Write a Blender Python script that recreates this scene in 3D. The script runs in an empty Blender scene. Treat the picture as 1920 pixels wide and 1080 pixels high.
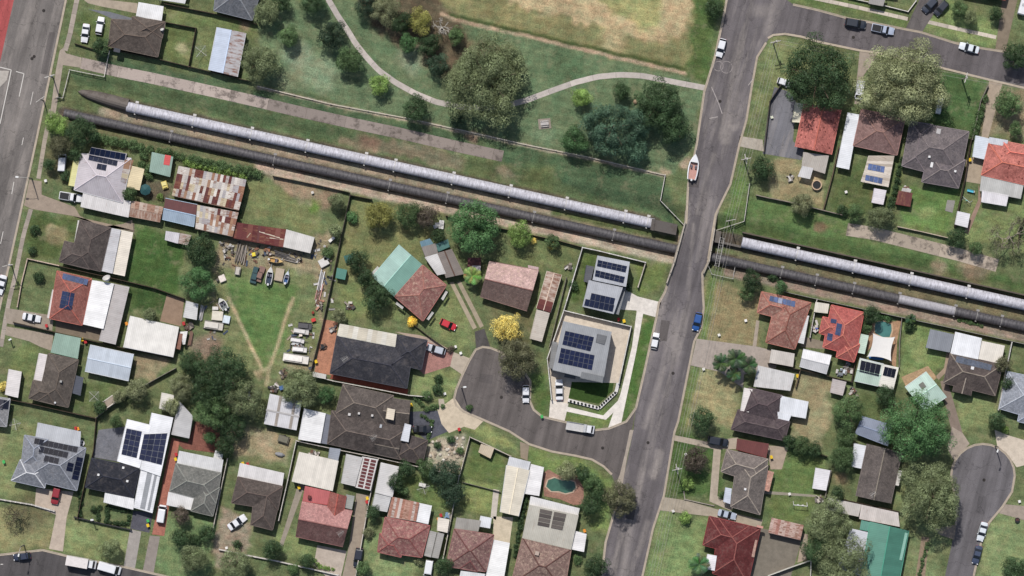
import bpy, math, random
import numpy as np
from mathutils import Vector, Matrix
from mathutils.geometry import tessellate_polygon
random.seed(7); RNG = np.random.default_rng(7)
SC = bpy.context.scene; COL = SC.collection
# ------------------------------------------------------------ camera, sky, sun, exposure
S = 0.125            # metres of ground for one pixel of the 1920 px photograph
CAMH = 1000.0        # flying height
cam = bpy.data.cameras.new('camera'); camo = bpy.data.objects.new('camera', cam); COL.objects.link(camo)
camo.location = (0, 0, CAMH); cam.sensor_width = 36; cam.lens = 36 * CAMH / (1920 * S); cam.clip_end = 4000; cam.clip_start = 10
SC.camera = camo
SUN_EL = math.radians(57); SUN_H = (-0.29, 0.957)     # horizontal direction towards the sun (x east, y north)
w = bpy.data.worlds.new('World'); SC.world = w; w.use_nodes = True
nt = w.node_tree; sky = nt.nodes.new('ShaderNodeTexSky'); sky.sky_type = 'NISHITA'; sky.sun_disc = False
sky.sun_elevation = SUN_EL; sky.sun_rotation = math.atan2(SUN_H[0], SUN_H[1]); sky.air_density = 1.0; sky.dust_density = 2.0
nt.links.new(sky.outputs[0], nt.nodes['Background'].inputs[0]); nt.nodes['Background'].inputs[1].default_value = 0.105
sl = bpy.data.lights.new('sun', 'SUN'); slo = bpy.data.objects.new('sun', sl); COL.objects.link(slo)
sl.energy = 4.2; sl.angle = math.radians(1.0); sl.color = (1.0, 0.97, 0.925)
slo.rotation_euler = Vector((SUN_H[0] * math.cos(SUN_EL), SUN_H[1] * math.cos(SUN_EL), math.sin(SUN_EL))).to_track_quat('Z', 'Y').to_euler()
SC.view_settings.view_transform = 'Standard'; SC.view_settings.look = 'None'; SC.view_settings.exposure = 0.08; SC.view_settings.gamma = 1.0
SC.cycles.max_bounces = 6
KALB = 1.48          # light reaching level ground; seen colour / KALB = base colour
def lin(c):
    c = c / 255.0
    return c / 12.92 if c <= 0.04045 else ((c + 0.055) / 1.055) ** 2.4
def alb(rgb, k=1.0): return tuple(min(0.82, lin(c) / KALB * k) for c in rgb)

# ------------------------------------------------------------ photograph pixel -> place
def G(px, py, z=0.0):
    f = (CAMH - z) / CAMH
    return Vector(((px - 960) * S * f, (540 - py) * S * f, z))
def ss(a, b, x):
    t = np.clip((x - a) / (b - a), 0, 1); return t * t * (3 - 2 * t)
R2L = [(1372,-60),(1362,0),(1354,42),(1340,107),(1320,172),(1306,270),(1290,345),(1286,417),(1270,470),(1264,492),(1246,548),(1235,568),(1230,597),(1219,645),(1207,700),(1192,765),(1187,810),(1167,910),(1150,965),(1135,1017),(1131,1052),(1120,1140)]
R2R = [(1478,-60),(1474,0),(1458,45),(1437,80),(1420,107),(1410,162),(1400,225),(1387,270),(1370,345),(1342,402),(1337,430),(1327,490),(1317,512),(1318,545),(1320,577),(1315,615),(1302,640),(1292,690),(1272,790),(1265,810),(1245,930),(1225,990),(1205,1080),(1190,1140)]
def xat(line, y): return np.interp(y, [p[1] for p in line], [p[0] for p in line])
def hump(py): return 1.5 * np.where(np.abs(py - 460) < 100, 0.5 + 0.5 * np.cos(np.pi * np.clip((py - 460) / 100, -1, 1)), 0)
def terr(px, py):
    px = np.asarray(px, float); py = np.asarray(py, float)
    s = -0.217 * px + 0.976 * py
    c = ss(92, 126, s) * (1 - ss(195, 208, s)) * ss(112, 160, px)
    l = xat(R2L, py) - 5; r = xat(R2R, py) + 5
    d = np.maximum(np.maximum(l - px, px - r), 0)
    emb = hump(py) * (1 - ss(0, 32, d))
    return -1.3 * c + emb * (1 - c)
def tz(px, py): return float(terr(px, py))

# ------------------------------------------------------------ materials
MATS = {}
def newmat(name):
    m = bpy.data.materials.new(name); m.use_nodes = True; m.node_tree.nodes.clear(); MATS[name] = m
    return m, m.node_tree.nodes, m.node_tree.links
def N(n, t, **kw):
    x = n.new(t)
    for k, v in kw.items():
        if isinstance(k, str) and hasattr(x, k): setattr(x, k, v)
    return x
def noise(n, l, vec, scale, detail=4, rough=0.55):
    x = n.new('ShaderNodeTexNoise'); x.inputs['Scale'].default_value = scale; x.inputs['Detail'].default_value = detail; x.inputs['Roughness'].default_value = rough
    if vec is not None: l.new(vec, x.inputs['Vector'])
    return x.outputs['Fac']
def rng(n, l, v, a, b, c, d):
    x = n.new('ShaderNodeMapRange'); x.inputs[1].default_value = a; x.inputs[2].default_value = b; x.inputs[3].default_value = c; x.inputs[4].default_value = d
    l.new(v, x.inputs[0]); return x.outputs[0]
def math_(n, l, op, a, b):
    x = n.new('ShaderNodeMath'); x.operation = op
    for i, v in ((0, a), (1, b)):
        if isinstance(v, (int, float)): x.inputs[i].default_value = v
        else: l.new(v, x.inputs[i])
    return x.outputs[0]
def mul(n, l, col, fac):           # colour * scalar
    x = n.new('ShaderNodeVectorMath'); x.operation = 'SCALE'; l.new(col, x.inputs[0])
    if isinstance(fac, (int, float)): x.inputs['Scale'].default_value = fac
    else: l.new(fac, x.inputs['Scale'])
    return x.outputs[0]
def mix(n, l, fac, a, b):
    x = n.new('ShaderNodeMix'); x.data_type = 'RGBA'
    if isinstance(fac, (int, float)): x.inputs[0].default_value = fac
    else: l.new(fac, x.inputs[0])
    for i, v in ((6, a), (7, b)):
        if isinstance(v, tuple): x.inputs[i].default_value = (*v, 1)
        else: l.new(v, x.inputs[i])
    return x.outputs[2]
def bsdf(m, n, l, col, rough=0.85, spec=0.3, metal=0.0, bump=None, bs=0.3, bd=0.05):
    p = n.new('ShaderNodeBsdfPrincipled'); o = n.new('ShaderNodeOutputMaterial')
    if isinstance(col, tuple): p.inputs['Base Color'].default_value = (*col, 1)
    else: l.new(col, p.inputs['Base Color'])
    p.inputs['Roughness'].default_value = rough; p.inputs['Specular IOR Level'].default_value = spec; p.inputs['Metallic'].default_value = metal
    if bump is not None:
        b = n.new('ShaderNodeBump'); b.inputs['Strength'].default_value = bs; b.inputs['Distance'].default_value = bd
        l.new(bump, b.inputs['Height']); l.new(b.outputs[0], p.inputs['Normal'])
    l.new(p.outputs[0], o.inputs[0]); return p
def geo(n): return n.new('ShaderNodeNewGeometry').outputs['Position']
def ocol(n): return n.new('ShaderNodeObjectInfo').outputs['Color']
def orand(n): return n.new('ShaderNodeObjectInfo').outputs['Random']
def uv(n): return n.new('ShaderNodeTexCoord').outputs['UV']
def sepx(n, l, v):
    x = n.new('ShaderNodeSeparateXYZ'); l.new(v, x.inputs[0]); return x.outputs
def comb(n, l, a, b, c=0.0):
    x = n.new('ShaderNodeCombineXYZ')
    for i, v in enumerate((a, b, c)):
        if isinstance(v, (int, float)): x.inputs[i].default_value = v
        else: l.new(v, x.inputs[i])
    return x.outputs[0]

# ground: painted cover colour with grass and soil texture
m, n, l = newmat('ground'); at = n.new('ShaderNodeAttribute'); at.attribute_name = 'cover'; p = geo(n)
f1 = rng(n, l, noise(n, l, p, 3.2, 5, 0.75), 0.3, 0.7, 0.5, 1.5); f2 = rng(n, l, noise(n, l, p, 0.5, 5, 0.65), 0.3, 0.7, 0.72, 1.28)
sx_ = sepx(n, l, p); stk = noise(n, l, comb(n, l, math_(n, l, 'ADD', math_(n, l, 'MULTIPLY', sx_[0], 0.12), math_(n, l, 'MULTIPLY', sx_[1], 0.02)), math_(n, l, 'ADD', math_(n, l, 'MULTIPLY', sx_[1], 1.1), math_(n, l, 'MULTIPLY', sx_[0], 0.24))), 1.0, 3, 0.6)
f3 = math_(n, l, 'MULTIPLY', rng(n, l, noise(n, l, p, 0.12, 4), 0.3, 0.7, 0.82, 1.18), rng(n, l, stk, 0.3, 0.7, 0.84, 1.16))
c = mul(n, l, at.outputs['Color'], math_(n, l, 'MULTIPLY', math_(n, l, 'MULTIPLY', f1, f2), f3))
warm = n.new('ShaderNodeVectorMath'); warm.operation = 'MULTIPLY'; l.new(c, warm.inputs[0]); warm.inputs[1].default_value = (1.16, 1.05, 0.98)
cool = n.new('ShaderNodeVectorMath'); cool.operation = 'MULTIPLY'; l.new(c, cool.inputs[0]); cool.inputs[1].default_value = (0.88, 1.0, 0.92)
c = mix(n, l, rng(n, l, noise(n, l, p, 0.33, 6, 0.7), 0.38, 0.62, 0, 1), cool.outputs[0], warm.outputs[0])
sp = math_(n, l, 'MAXIMUM', rng(n, l, noise(n, l, p, 1.3, 4, 0.8), 0.6, 0.78, 0, 0.5), rng(n, l, noise(n, l, p, 0.27, 6, 0.72), 0.54, 0.7, 0, 0.42))
bsdf(m, n, l, mix(n, l, sp, c, alb((158, 148, 118))), 0.95, 0.1, bump=noise(n, l, p, 4, 5, 0.8), bs=0.6, bd=0.15)

# asphalt (object colour)
def asphalt(name, patch):
    m, n, l = newmat(name); p = geo(n); s = sepx(n, l, p)
    along = comb(n, l, math_(n, l, 'ADD', math_(n, l, 'MULTIPLY', s[0], 0.55), math_(n, l, 'MULTIPLY', s[1], -0.14)), math_(n, l, 'MULTIPLY', s[1], 0.03))
    tr = rng(n, l, noise(n, l, along, 1.0, 3), 0.35, 0.65, 0.76, 1.2)
    g = rng(n, l, noise(n, l, p, 5, 4, 0.8), 0.3, 0.7, 0.78, 1.22); b = rng(n, l, noise(n, l, p, 0.25, 4), 0.3, 0.7, 0.88, 1.12)
    c = mul(n, l, ocol(n), math_(n, l, 'MULTIPLY', math_(n, l, 'MULTIPLY', tr, g), b))
    if patch:
        a2 = comb(n, l, math_(n, l, 'ADD', math_(n, l, 'MULTIPLY', s[0], 0.33), math_(n, l, 'MULTIPLY', s[1], -0.075)), math_(n, l, 'MULTIPLY', s[1], 0.055), 3.3)
        wr = n.new('ShaderNodeAttribute'); wr.attribute_name = 'wear'
        pf = math_(n, l, 'MAXIMUM', rng(n, l, noise(n, l, a2, 1.0, 5, 0.65), 0.5, 0.68, 0, 0.55), math_(n, l, 'MULTIPLY', wr.outputs['Fac'], rng(n, l, noise(n, l, a2, 2.6, 5, 0.7), 0.35, 0.65, 0.35, 1.0)))
        pf2 = math_(n, l, 'MULTIPLY', pf, rng(n, l, noise(n, l, p, 1.2, 5, 0.8), 0.35, 0.65, 0.5, 1.0)); c = mix(n, l, pf2, c, alb((176, 166, 158)))
    v = n.new('ShaderNodeTexVoronoi'); v.feature = 'DISTANCE_TO_EDGE'; v.inputs['Scale'].default_value = 0.16
    wp = n.new('ShaderNodeVectorMath'); wp.operation = 'ADD'; nz = n.new('ShaderNodeTexNoise'); nz.inputs['Scale'].default_value = 0.5; l.new(p, nz.inputs['Vector'])
    l.new(p, wp.inputs[0]); l.new(mul(n, l, nz.outputs['Color'], 3.0), wp.inputs[1]); l.new(wp.outputs[0], v.inputs['Vector'])
    ck = rng(n, l, v.outputs['Distance'], 0.0, 0.012, 0.62, 1.0)
    bsdf(m, n, l, mul(n, l, c, ck), 0.88, 0.3, bump=noise(n, l, p, 9, 3, 0.8), bs=0.3, bd=0.02)
asphalt('asphalt', False); asphalt('asphalt_worn', True)
# concrete (object colour)
m, n, l = newmat('concrete'); p = geo(n)
f = math_(n, l, 'MULTIPLY', rng(n, l, noise(n, l, p, 0.7, 6, 0.7), 0.3, 0.7, 0.78, 1.16), rng(n, l, noise(n, l, p, 6, 4, 0.8), 0.3, 0.7, 0.88, 1.12))
f = math_(n, l, 'MULTIPLY', f, rng(n, l, orand(n), 0, 1, 0.92, 1.06))
st = rng(n, l, noise(n, l, p, 0.35, 5, 0.75), 0.58, 0.72, 0, 0.4)
bsdf(m, n, l, mix(n, l, st, mul(n, l, ocol(n), f), alb((105, 96, 86))), 0.9, 0.25, bump=noise(n, l, p, 12, 3), bs=0.2, bd=0.02)
m, n, l = newmat('slab_stained'); p = geo(n)
f = rng(n, l, noise(n, l, p, 6, 4, 0.8), 0.3, 0.7, 0.85, 1.15); f = math_(n, l, 'MULTIPLY', f, rng(n, l, orand(n), 0, 1, 0.8, 1.1))
st = rng(n, l, noise(n, l, p, 0.45, 6, 0.7), 0.5, 0.62, 0, 0.75)
bsdf(m, n, l, mix(n, l, st, mul(n, l, ocol(n), f), alb((92, 84, 78))), 0.95, 0.15)
# block paving / bricks
m, n, l = newmat('paving'); p = geo(n); br = n.new('ShaderNodeTexBrick'); br.inputs['Scale'].default_value = 1.6; l.new(p, br.inputs['Vector'])
br.inputs['Color1'].default_value = (0.8, 0.8, 0.8, 1); br.inputs['Color2'].default_value = (1.15, 1.1, 1.05, 1); br.inputs['Mortar'].default_value = (0.6, 0.6, 0.6, 1); br.inputs['Mortar Size'].default_value = 0.03
x = n.new('ShaderNodeVectorMath'); x.operation = 'MULTIPLY'; l.new(br.outputs['Color'], x.inputs[0]); l.new(ocol(n), x.inputs[1])
bsdf(m, n, l, mul(n, l, x.outputs[0], rng(n, l, noise(n, l, p, 0.8, 5, 0.7), 0.3, 0.7, 0.75, 1.2)), 0.9, 0.2)
# roof tiles (object colour, UV in metres: u along the eaves, v up the slope)
def tilemat(name, mott, mcol):
    m, n, l = newmat(name); u = uv(n); p = geo(n); br = n.new('ShaderNodeTexBrick'); l.new(u, br.inputs['Vector']); br.inputs['Scale'].default_value = 1.0
    br.inputs['Brick Width'].default_value = 0.32; br.inputs['Row Height'].default_value = 0.36; br.inputs['Mortar Size'].default_value = 0.03; br.inputs['Mortar Smooth'].default_value = 0.4
    br.inputs['Color1'].default_value = (0.78, 0.78, 0.78, 1); br.inputs['Color2'].default_value = (1.18, 1.16, 1.14, 1); br.inputs['Mortar'].default_value = (0.5, 0.5, 0.5, 1)
    x = n.new('ShaderNodeVectorMath'); x.operation = 'MULTIPLY'; l.new(br.outputs['Color'], x.inputs[0]); l.new(ocol(n), x.inputs[1])
    c = mul(n, l, x.outputs[0], math_(n, l, 'MULTIPLY', rng(n, l, noise(n, l, p, 0.5, 6, 0.7), 0.3, 0.7, 0.72, 1.25), rng(n, l, noise(n, l, p, 2.2, 3, 0.8), 0.3, 0.7, 0.85, 1.15)))
    if name == 'tile_spotted':
        vo = n.new('ShaderNodeTexVoronoi'); vo.inputs['Scale'].default_value = 0.95; l.new(u, vo.inputs['Vector']); c = mix(n, l, rng(n, l, vo.outputs['Distance'], 0.17, 0.24, 0.85, 0), c, mcol)
        c = mix(n, l, rng(n, l, noise(n, l, p, 0.35, 5, 0.7), 0.52, 0.7, 0, 0.55), c, mcol)
    else: c = mix(n, l, rng(n, l, noise(n, l, p, 1.4 if mott > 0.5 else 0.5, 6, 0.8), 0.5, 0.66, 0, mott), c, mcol)
    s = sepx(n, l, u); wv = math_(n, l, 'FRACT', math_(n, l, 'MULTIPLY', s[1], 1 / 0.36), 0.0)
    bsdf(m, n, l, c, 0.9, 0.2, bump=wv, bs=0.5, bd=0.04)
tilemat('tile', 0.35, alb((120, 110, 102))); tilemat('tile_lichen', 0.75, alb((196, 172, 152))); tilemat('tile_spotted', 0.8, alb((104, 48, 42)))
# corrugated sheet roofs
def metalmat(name, rust, rough=0.5, metal=0.0, ribs=0.16):
    m, n, l = newmat(name); u = uv(n); p = geo(n); s = sepx(n, l, u)
    sh = n.new('ShaderNodeTexWhiteNoise'); sh.noise_dimensions = '2D'; l.new(comb(n, l, math_(n, l, 'FLOOR', math_(n, l, 'MULTIPLY', s[0], 1 / 0.84), 0.0), orand(n)), sh.inputs['Vector'])
    rib = math_(n, l, 'FRACT', math_(n, l, 'MULTIPLY', s[0], 1 / 0.42), 0.0); ribd = rng(n, l, math_(n, l, 'ABSOLUTE', math_(n, l, 'SUBTRACT', rib, 0.5), 0.0), 0.3, 0.5, 1.0, 1 - ribs)
    c = mul(n, l, ocol(n), math_(n, l, 'MULTIPLY', math_(n, l, 'MULTIPLY', rng(n, l, sh.outputs['Value'], 0, 1, 0.94, 1.05), ribd), rng(n, l, noise(n, l, p, 0.4, 5, 0.65), 0.3, 0.7, 0.86, 1.1)))
    st = noise(n, l, comb(n, l, math_(n, l, 'MULTIPLY', s[0], 2.2), math_(n, l, 'MULTIPLY', s[1], 0.5), orand(n)), 1.0, 6, 0.72)
    c = mix(n, l, rng(n, l, st, 0.62 - 0.2 * rust, 0.74 - 0.16 * rust, 0, min(0.9, 0.25 + rust)), c, mix(n, l, noise(n, l, p, 3), alb((92, 52, 42)), alb((165, 118, 92))) if rust > 0.15 else alb((150, 142, 134)))
    bsdf(m, n, l, c, rough, 0.35, metal, bump=rib, bs=0.35, bd=0.03)
metalmat('metal', 0.0); metalmat('metal_old', 0.22, 0.7); metalmat('metal_rust', 0.75, 0.85); metalmat('metal_patchy', 1.0, 0.85)
# plain coatings (object colour)
def paint(name, rough, spec, var=0.12, metal=0.0, coat=0.0):
    m, n, l = newmat(name); p = geo(n)
    q = bsdf(m, n, l, mul(n, l, ocol(n), rng(n, l, noise(n, l, p, 1.5, 5, 0.7), 0.3, 0.7, 1 - var, 1 + var)), rough, spec, metal)
    q.inputs['Coat Weight'].default_value = coat; q.inputs['Coat Roughness'].default_value = 0.08
paint('plain', 0.7, 0.3); paint('rough', 0.95, 0.1, 0.3); paint('carpaint', 0.35, 0.5, 0.03, 0.0, 0.6); paint('fabric', 0.95, 0.1, 0.05)
m, n, l = newmat('car_glass'); bsdf(m, n, l, (0.012, 0.014, 0.017), 0.12, 0.5)
m, n, l = newmat('rubber'); bsdf(m, n, l, (0.02, 0.02, 0.02), 0.9, 0.2)
m, n, l = newmat('lamp'); bsdf(m, n, l, (0.7, 0.7, 0.7), 0.2, 0.5)
m, n, l = newmat('red_lens'); bsdf(m, n, l, (0.35, 0.02, 0.02), 0.3, 0.5)
m, n, l = newmat('solar_cell'); p = geo(n); bsdf(m, n, l, mul(n, l, ocol(n), rng(n, l, noise(n, l, p, 2.0, 2), 0.3, 0.7, 0.8, 1.25)), 0.13, 0.35)
m, n, l = newmat('solar_frame'); bsdf(m, n, l, (0.11, 0.115, 0.13), 0.4, 0.4)
# pool water
m, n, l = newmat('water'); p = geo(n); bsdf(m, n, l, mul(n, l, ocol(n), rng(n, l, noise(n, l, p, 0.6, 3), 0.3, 0.7, 0.85, 1.15)), 0.06, 0.5, bump=noise(n, l, p, 2.5, 3), bs=0.1, bd=0.05)
# pipes: painted steel and tarred steel, streaked round the girth (UV: u along, v round)
def pipemat(name, base, dirt, lo, hi, mx, speck):
    m, n, l = newmat(name); u = uv(n); s = sepx(n, l, u)
    st = noise(n, l, comb(n, l, math_(n, l, 'MULTIPLY', s[0], 2.4), math_(n, l, 'MULTIPLY', s[1], 0.7)), 1.0, 6, 0.75)
    c = mix(n, l, rng(n, l, st, lo, hi, 0, mx), base, dirt)
    big = noise(n, l, comb(n, l, math_(n, l, 'MULTIPLY', s[0], 0.12), s[1]), 1.0, 3)
    c = mul(n, l, c, rng(n, l, big, 0.3, 0.7, 0.8, 1.15))
    c = mix(n, l, rng(n, l, noise(n, l, u, 3.0, 4, 0.8), 0.62, 0.7, 0, speck), c, alb((165, 160, 160)))
    bsdf(m, n, l, c, 0.6, 0.35)
pipemat('pipe_white', alb((216, 214, 222)), alb((128, 124, 128)), 0.4, 0.68, 0.85, 0.0)
pipemat('pipe_dark', alb((100, 96, 98)), alb((44, 42, 44)), 0.4, 0.62, 0.8, 0.5)
pipemat('pipe_pale', alb((180, 176, 180)), alb((112, 108, 110)), 0.45, 0.7, 0.7, 0.2)
# foliage and bark
m, n, l = newmat('foliage'); at = n.new('ShaderNodeAttribute'); at.attribute_name = 'tint'; tn = at.outputs['Fac']; p = geo(n)
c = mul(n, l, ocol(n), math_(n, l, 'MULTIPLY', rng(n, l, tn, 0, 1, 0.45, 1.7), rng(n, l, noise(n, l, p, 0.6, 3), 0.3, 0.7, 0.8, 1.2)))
d = n.new('ShaderNodeBsdfDiffuse'); t = n.new('ShaderNodeBsdfTranslucent'); l.new(c, d.inputs[0]); l.new(mul(n, l, c, 1.2), t.inputs[0])
gl = n.new('ShaderNodeBsdfGlossy'); gl.inputs['Roughness'].default_value = 0.45; gl.inputs[0].default_value = (0.8, 0.8, 0.8, 1)
a = n.new('ShaderNodeMixShader'); a.inputs[0].default_value = 0.2; l.new(d.outputs[0], a.inputs[1]); l.new(t.outputs[0], a.inputs[2])
b = n.new('ShaderNodeMixShader'); b.inputs[0].default_value = 0.012; l.new(a.outputs[0], b.inputs[1]); l.new(gl.outputs[0], b.inputs[2])
o = n.new('ShaderNodeOutputMaterial'); l.new(b.outputs[0], o.inputs[0])
m, n, l = newmat('bark'); p = geo(n); bsdf(m, n, l, mul(n, l, ocol(n), rng(n, l, noise(n, l, p, 5, 4), 0.3, 0.7, 0.6, 1.3)), 0.95, 0.1)

# ------------------------------------------------------------ mesh helpers
ORG = {}
class MB:
    def __init__(s): s.v = []; s.f = []; s.m = []; s.uv = []
    def face(s, pts, mi=0, uvs=None):
        b = len(s.v); s.v += [tuple(p) for p in pts]; s.f.append(tuple(range(b, b + len(pts)))); s.m.append(mi)
        s.uv += uvs if uvs else [(p[0], p[1]) for p in pts]
    def box(s, c, d, rz=0.0, mi=0):
        cx, cy, cz = c; hx, hy, hz = d[0] / 2, d[1] / 2, d[2] / 2; co, si = math.cos(rz), math.sin(rz)
        P = [(cx + x * co - y * si, cy + x * si + y * co, cz + z) for z in (-hz, hz) for x, y in ((-hx, -hy), (hx, -hy), (hx, hy), (-hx, hy))]
        for q in ((3, 2, 1, 0), (4, 5, 6, 7), (0, 1, 5, 4), (1, 2, 6, 5), (2, 3, 7, 6), (3, 0, 4, 7)): s.face([P[i] for i in q], mi)
    def prism(s, poly, z0, z1, mi=0):          # poly: list of (x,y), any winding
        a = sum(poly[i][0] * poly[(i + 1) % len(poly)][1] - poly[(i + 1) % len(poly)][0] * poly[i][1] for i in range(len(poly)))
        if a < 0: poly = poly[::-1]
        for t in tessellate_polygon([[Vector((x, y, 0)) for x, y in poly]]):
            tri = [poly[i] for i in t]
            if (tri[1][0] - tri[0][0]) * (tri[2][1] - tri[0][1]) - (tri[2][0] - tri[0][0]) * (tri[1][1] - tri[0][1]) < 0: tri = tri[::-1]
            s.face([(x, y, z1) for x, y in tri], mi); s.face([(x, y, z0) for x, y in tri[::-1]], mi)
        for i in range(len(poly)):
            a, b = poly[i], poly[(i + 1) % len(poly)]
            s.face([(a[0], a[1], z0), (b[0], b[1], z0), (b[0], b[1], z1), (a[0], a[1], z1)], mi)
    def tube(s, path, radii, seg=6, mi=0, cap=True):
        path = [Vector(p) for p in path]; rings = []
        if not isinstance(radii, (list, tuple)): radii = [radii] * len(path)
        for i, p in enumerate(path):
            d = (path[min(i + 1, len(path) - 1)] - path[max(i - 1, 0)]).normalized()
            u = d.cross(Vector((0, 0, 1)) if abs(d.z) < 0.9 else Vector((1, 0, 0))).normalized(); v = d.cross(u)
            rings.append([p + (u * math.cos(k * 2 * math.pi / seg) + v * math.sin(k * 2 * math.pi / seg)) * radii[i] for k in range(seg)])
        L = 0.0
        for i in range(len(path) - 1):
            L2 = L + (path[i + 1] - path[i]).length
            for k in range(seg):
                k2 = (k + 1) % seg; a0, a1 = k / seg * 2 * math.pi * radii[i], (k + 1) / seg * 2 * math.pi * radii[i]
                s.face([rings[i][k], rings[i][k2], rings[i + 1][k2], rings[i + 1][k]], mi, [(L, a0), (L, a1), (L2, a1), (L2, a0)])
            L = L2
        if cap: s.face(rings[0][::-1], mi); s.face(rings[-1], mi)
    def blob(s, c, r, seg=8, rings=5, mi=0, sq=1.0):
        P = [[(c[0] + r * math.sin(t) * math.cos(a), c[1] + r * math.sin(t) * math.sin(a), c[2] + sq * r * math.cos(t)) for a in [2 * math.pi * k / seg for k in range(seg)]] for t in [math.pi * j / rings for j in range(rings + 1)]]
        for j in range(rings):
            for k in range(seg):
                k2 = (k + 1) % seg; q = [P[j][k], P[j + 1][k], P[j + 1][k2], P[j][k2]]
                if j == 0: q = q[1:] if False else [P[0][0], P[1][k], P[1][k2]]
                if j == rings - 1: q = [P[j][k], P[j + 1][0], P[j][k2]]
                s.face(q, mi)
def mkmesh(name, mb, mats, org=(0, 0, 0), smooth=False):
    me = bpy.data.meshes.new(name); o = Vector(org)
    me.from_pydata([(v[0] - o.x, v[1] - o.y, v[2] - o.z) for v in mb.v], [], mb.f)
    for k in mats: me.materials.append(MATS[k])
    me.polygons.foreach_set('material_index', mb.m)
    ul = me.uv_layers.new(name='UVMap'); ul.data.foreach_set('uv', [c for p in mb.uv for c in p])
    if smooth: me.polygons.foreach_set('use_smooth', [True] * len(mb.f))
    me.update(); return me
def link(o, parent=None):
    COL.objects.link(o)
    if parent is not None: o.parent = parent
    return o
def build(name, mb, mats, parent=None, rgb=None, k=1.0, smooth=False, org=None):
    if isinstance(mats, str): mats = [mats]
    og = org if org is not None else (ORG[parent.name] if parent is not None else Vector((0, 0, 0)))
    o = bpy.data.objects.new(name, mkmesh(name, mb, mats, og, smooth)); link(o, parent)
    if parent is None: o.location = og
    if rgb is not None: o.color = (*alb(rgb, k), 1)
    ORG[o.name] = Vector(og); return o
def thing(name, label, cat, loc=(0, 0, 0), rz=0.0, group=None):
    o = bpy.data.objects.new(name, None); link(o); o.location = loc; o.rotation_euler = (0, 0, rz); o.empty_display_size = 0.5
    ORG[o.name] = Vector(loc); return tag(o, label, cat, group)
def tag(o, label, cat, group=None):
    o['label'] = label; o['category'] = cat
    if group: o['group'] = group
    return o
def struct(o, label=None, cat=None):
    o['kind'] = 'structure'
    if label: o['label'] = label
    if cat: o['category'] = cat
    return o
def inst(name, mesh, parent, loc=(0, 0, 0), rz=0.0, scale=(1, 1, 1), color=None):
    o = bpy.data.objects.new(name, mesh); link(o, parent); o.location = loc; o.rotation_euler = (0, 0, rz); o.scale = scale
    if color: o.color = (*color, 1)
    return o
ub = MB(); ub.box((0, 0, 0.5), (1, 1, 1)); UNIT = {k: mkmesh('unit_' + k, ub, [k]) for k in ('plain', 'rough', 'concrete')}
# ------------------------------------------------------------ the ground, one sheet with painted cover
def vnoise(x, y, cell, seed):
    r = np.random.default_rng(seed); T = r.random((256, 256)); gx = x / cell + 1000; gy = y / cell + 1000
    ix = np.floor(gx).astype(int); iy = np.floor(gy).astype(int); fx = gx - ix; fy = gy - iy; fx = fx * fx * (3 - 2 * fx); fy = fy * fy * (3 - 2 * fy)
    g = lambda a, b: T[a % 256, b % 256]
    return (g(ix, iy) * (1 - fx) + g(ix + 1, iy) * fx) * (1 - fy) + (g(ix, iy + 1) * (1 - fx) + g(ix + 1, iy + 1) * fx) * fy
st = 3.2
gx = np.concatenate([[-9000, -3000, -800, -200], np.arange(-60, 1981, st), [2120, 2700, 5000, 11000]])
gy = np.concatenate([[-9000, -3000, -800, -200], np.arange(-60, 1141, st), [1280, 1900, 4000, 10000]])
PX, PY = np.meshgrid(gx, gy); nx, ny = len(gx), len(gy); fx_, fy_ = PX.ravel(), PY.ravel()
wx = fx_ + 13 * (vnoise(fx_, fy_, 34, 1) - 0.5) + 12 * (vnoise(fx_, fy_, 11, 2) - 0.5); wy = fy_ + 13 * (vnoise(fx_, fy_, 34, 3) - 0.5) + 12 * (vnoise(fx_, fy_, 11, 4) - 0.5)
cover = np.tile(np.array([96, 106, 70], float), (len(fx_), 1))
def segd(x, y, a, b):
    dx, dy = b[0] - a[0], b[1] - a[1]; t = np.clip(((x - a[0]) * dx + (y - a[1]) * dy) / (dx * dx + dy * dy + 1e-9), 0, 1)
    return np.hypot(x - a[0] - t * dx, y - a[1] - t * dy)
def blend(sel, al, rgb): cover[sel] = cover[sel] * (1 - al[:, None]) + np.array(rgb, float) * al[:, None]
def ppoly(pts, rgb, fe=7, a=1.0):
    xs = [p[0] for p in pts]; ys = [p[1] for p in pts]
    sel = np.where((wx > min(xs) - 30) & (wx < max(xs) + 30) & (wy > min(ys) - 30) & (wy < max(ys) + 30))[0]; x, y = wx[sel], wy[sel]
    ins = np.zeros(len(sel), bool); d = np.full(len(sel), 1e9)
    for i in range(len(pts)):
        p, q = pts[i], pts[(i + 1) % len(pts)]; d = np.minimum(d, segd(x, y, p, q))
        c = ((p[1] > y) != (q[1] > y)); ins ^= c & (x < (q[0] - p[0]) * (y - p[1]) / (q[1] - p[1] + 1e-9) + p[0])
    sd = np.where(ins, d, -d); blend(sel, a * ss(-fe, fe, sd), rgb)
def pline(pts, w_, rgb, fe=4, a=1.0):
    xs = [p[0] for p in pts]; ys = [p[1] for p in pts]
    ux = 0.8 * fx_ + 0.2 * wx; uy = 0.8 * fy_ + 0.2 * wy
    sel = np.where((ux > min(xs) - 40) & (ux < max(xs) + 40) & (uy > min(ys) - 40) & (uy < max(ys) + 40))[0]; d = np.full(len(sel), 1e9)
    for i in range(len(pts) - 1): d = np.minimum(d, segd(ux[sel], uy[sel], pts[i], pts[i + 1]))
    blend(sel, a * (1 - ss(w_ / 2 - fe, w_ / 2 + fe, d)), rgb)
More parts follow.
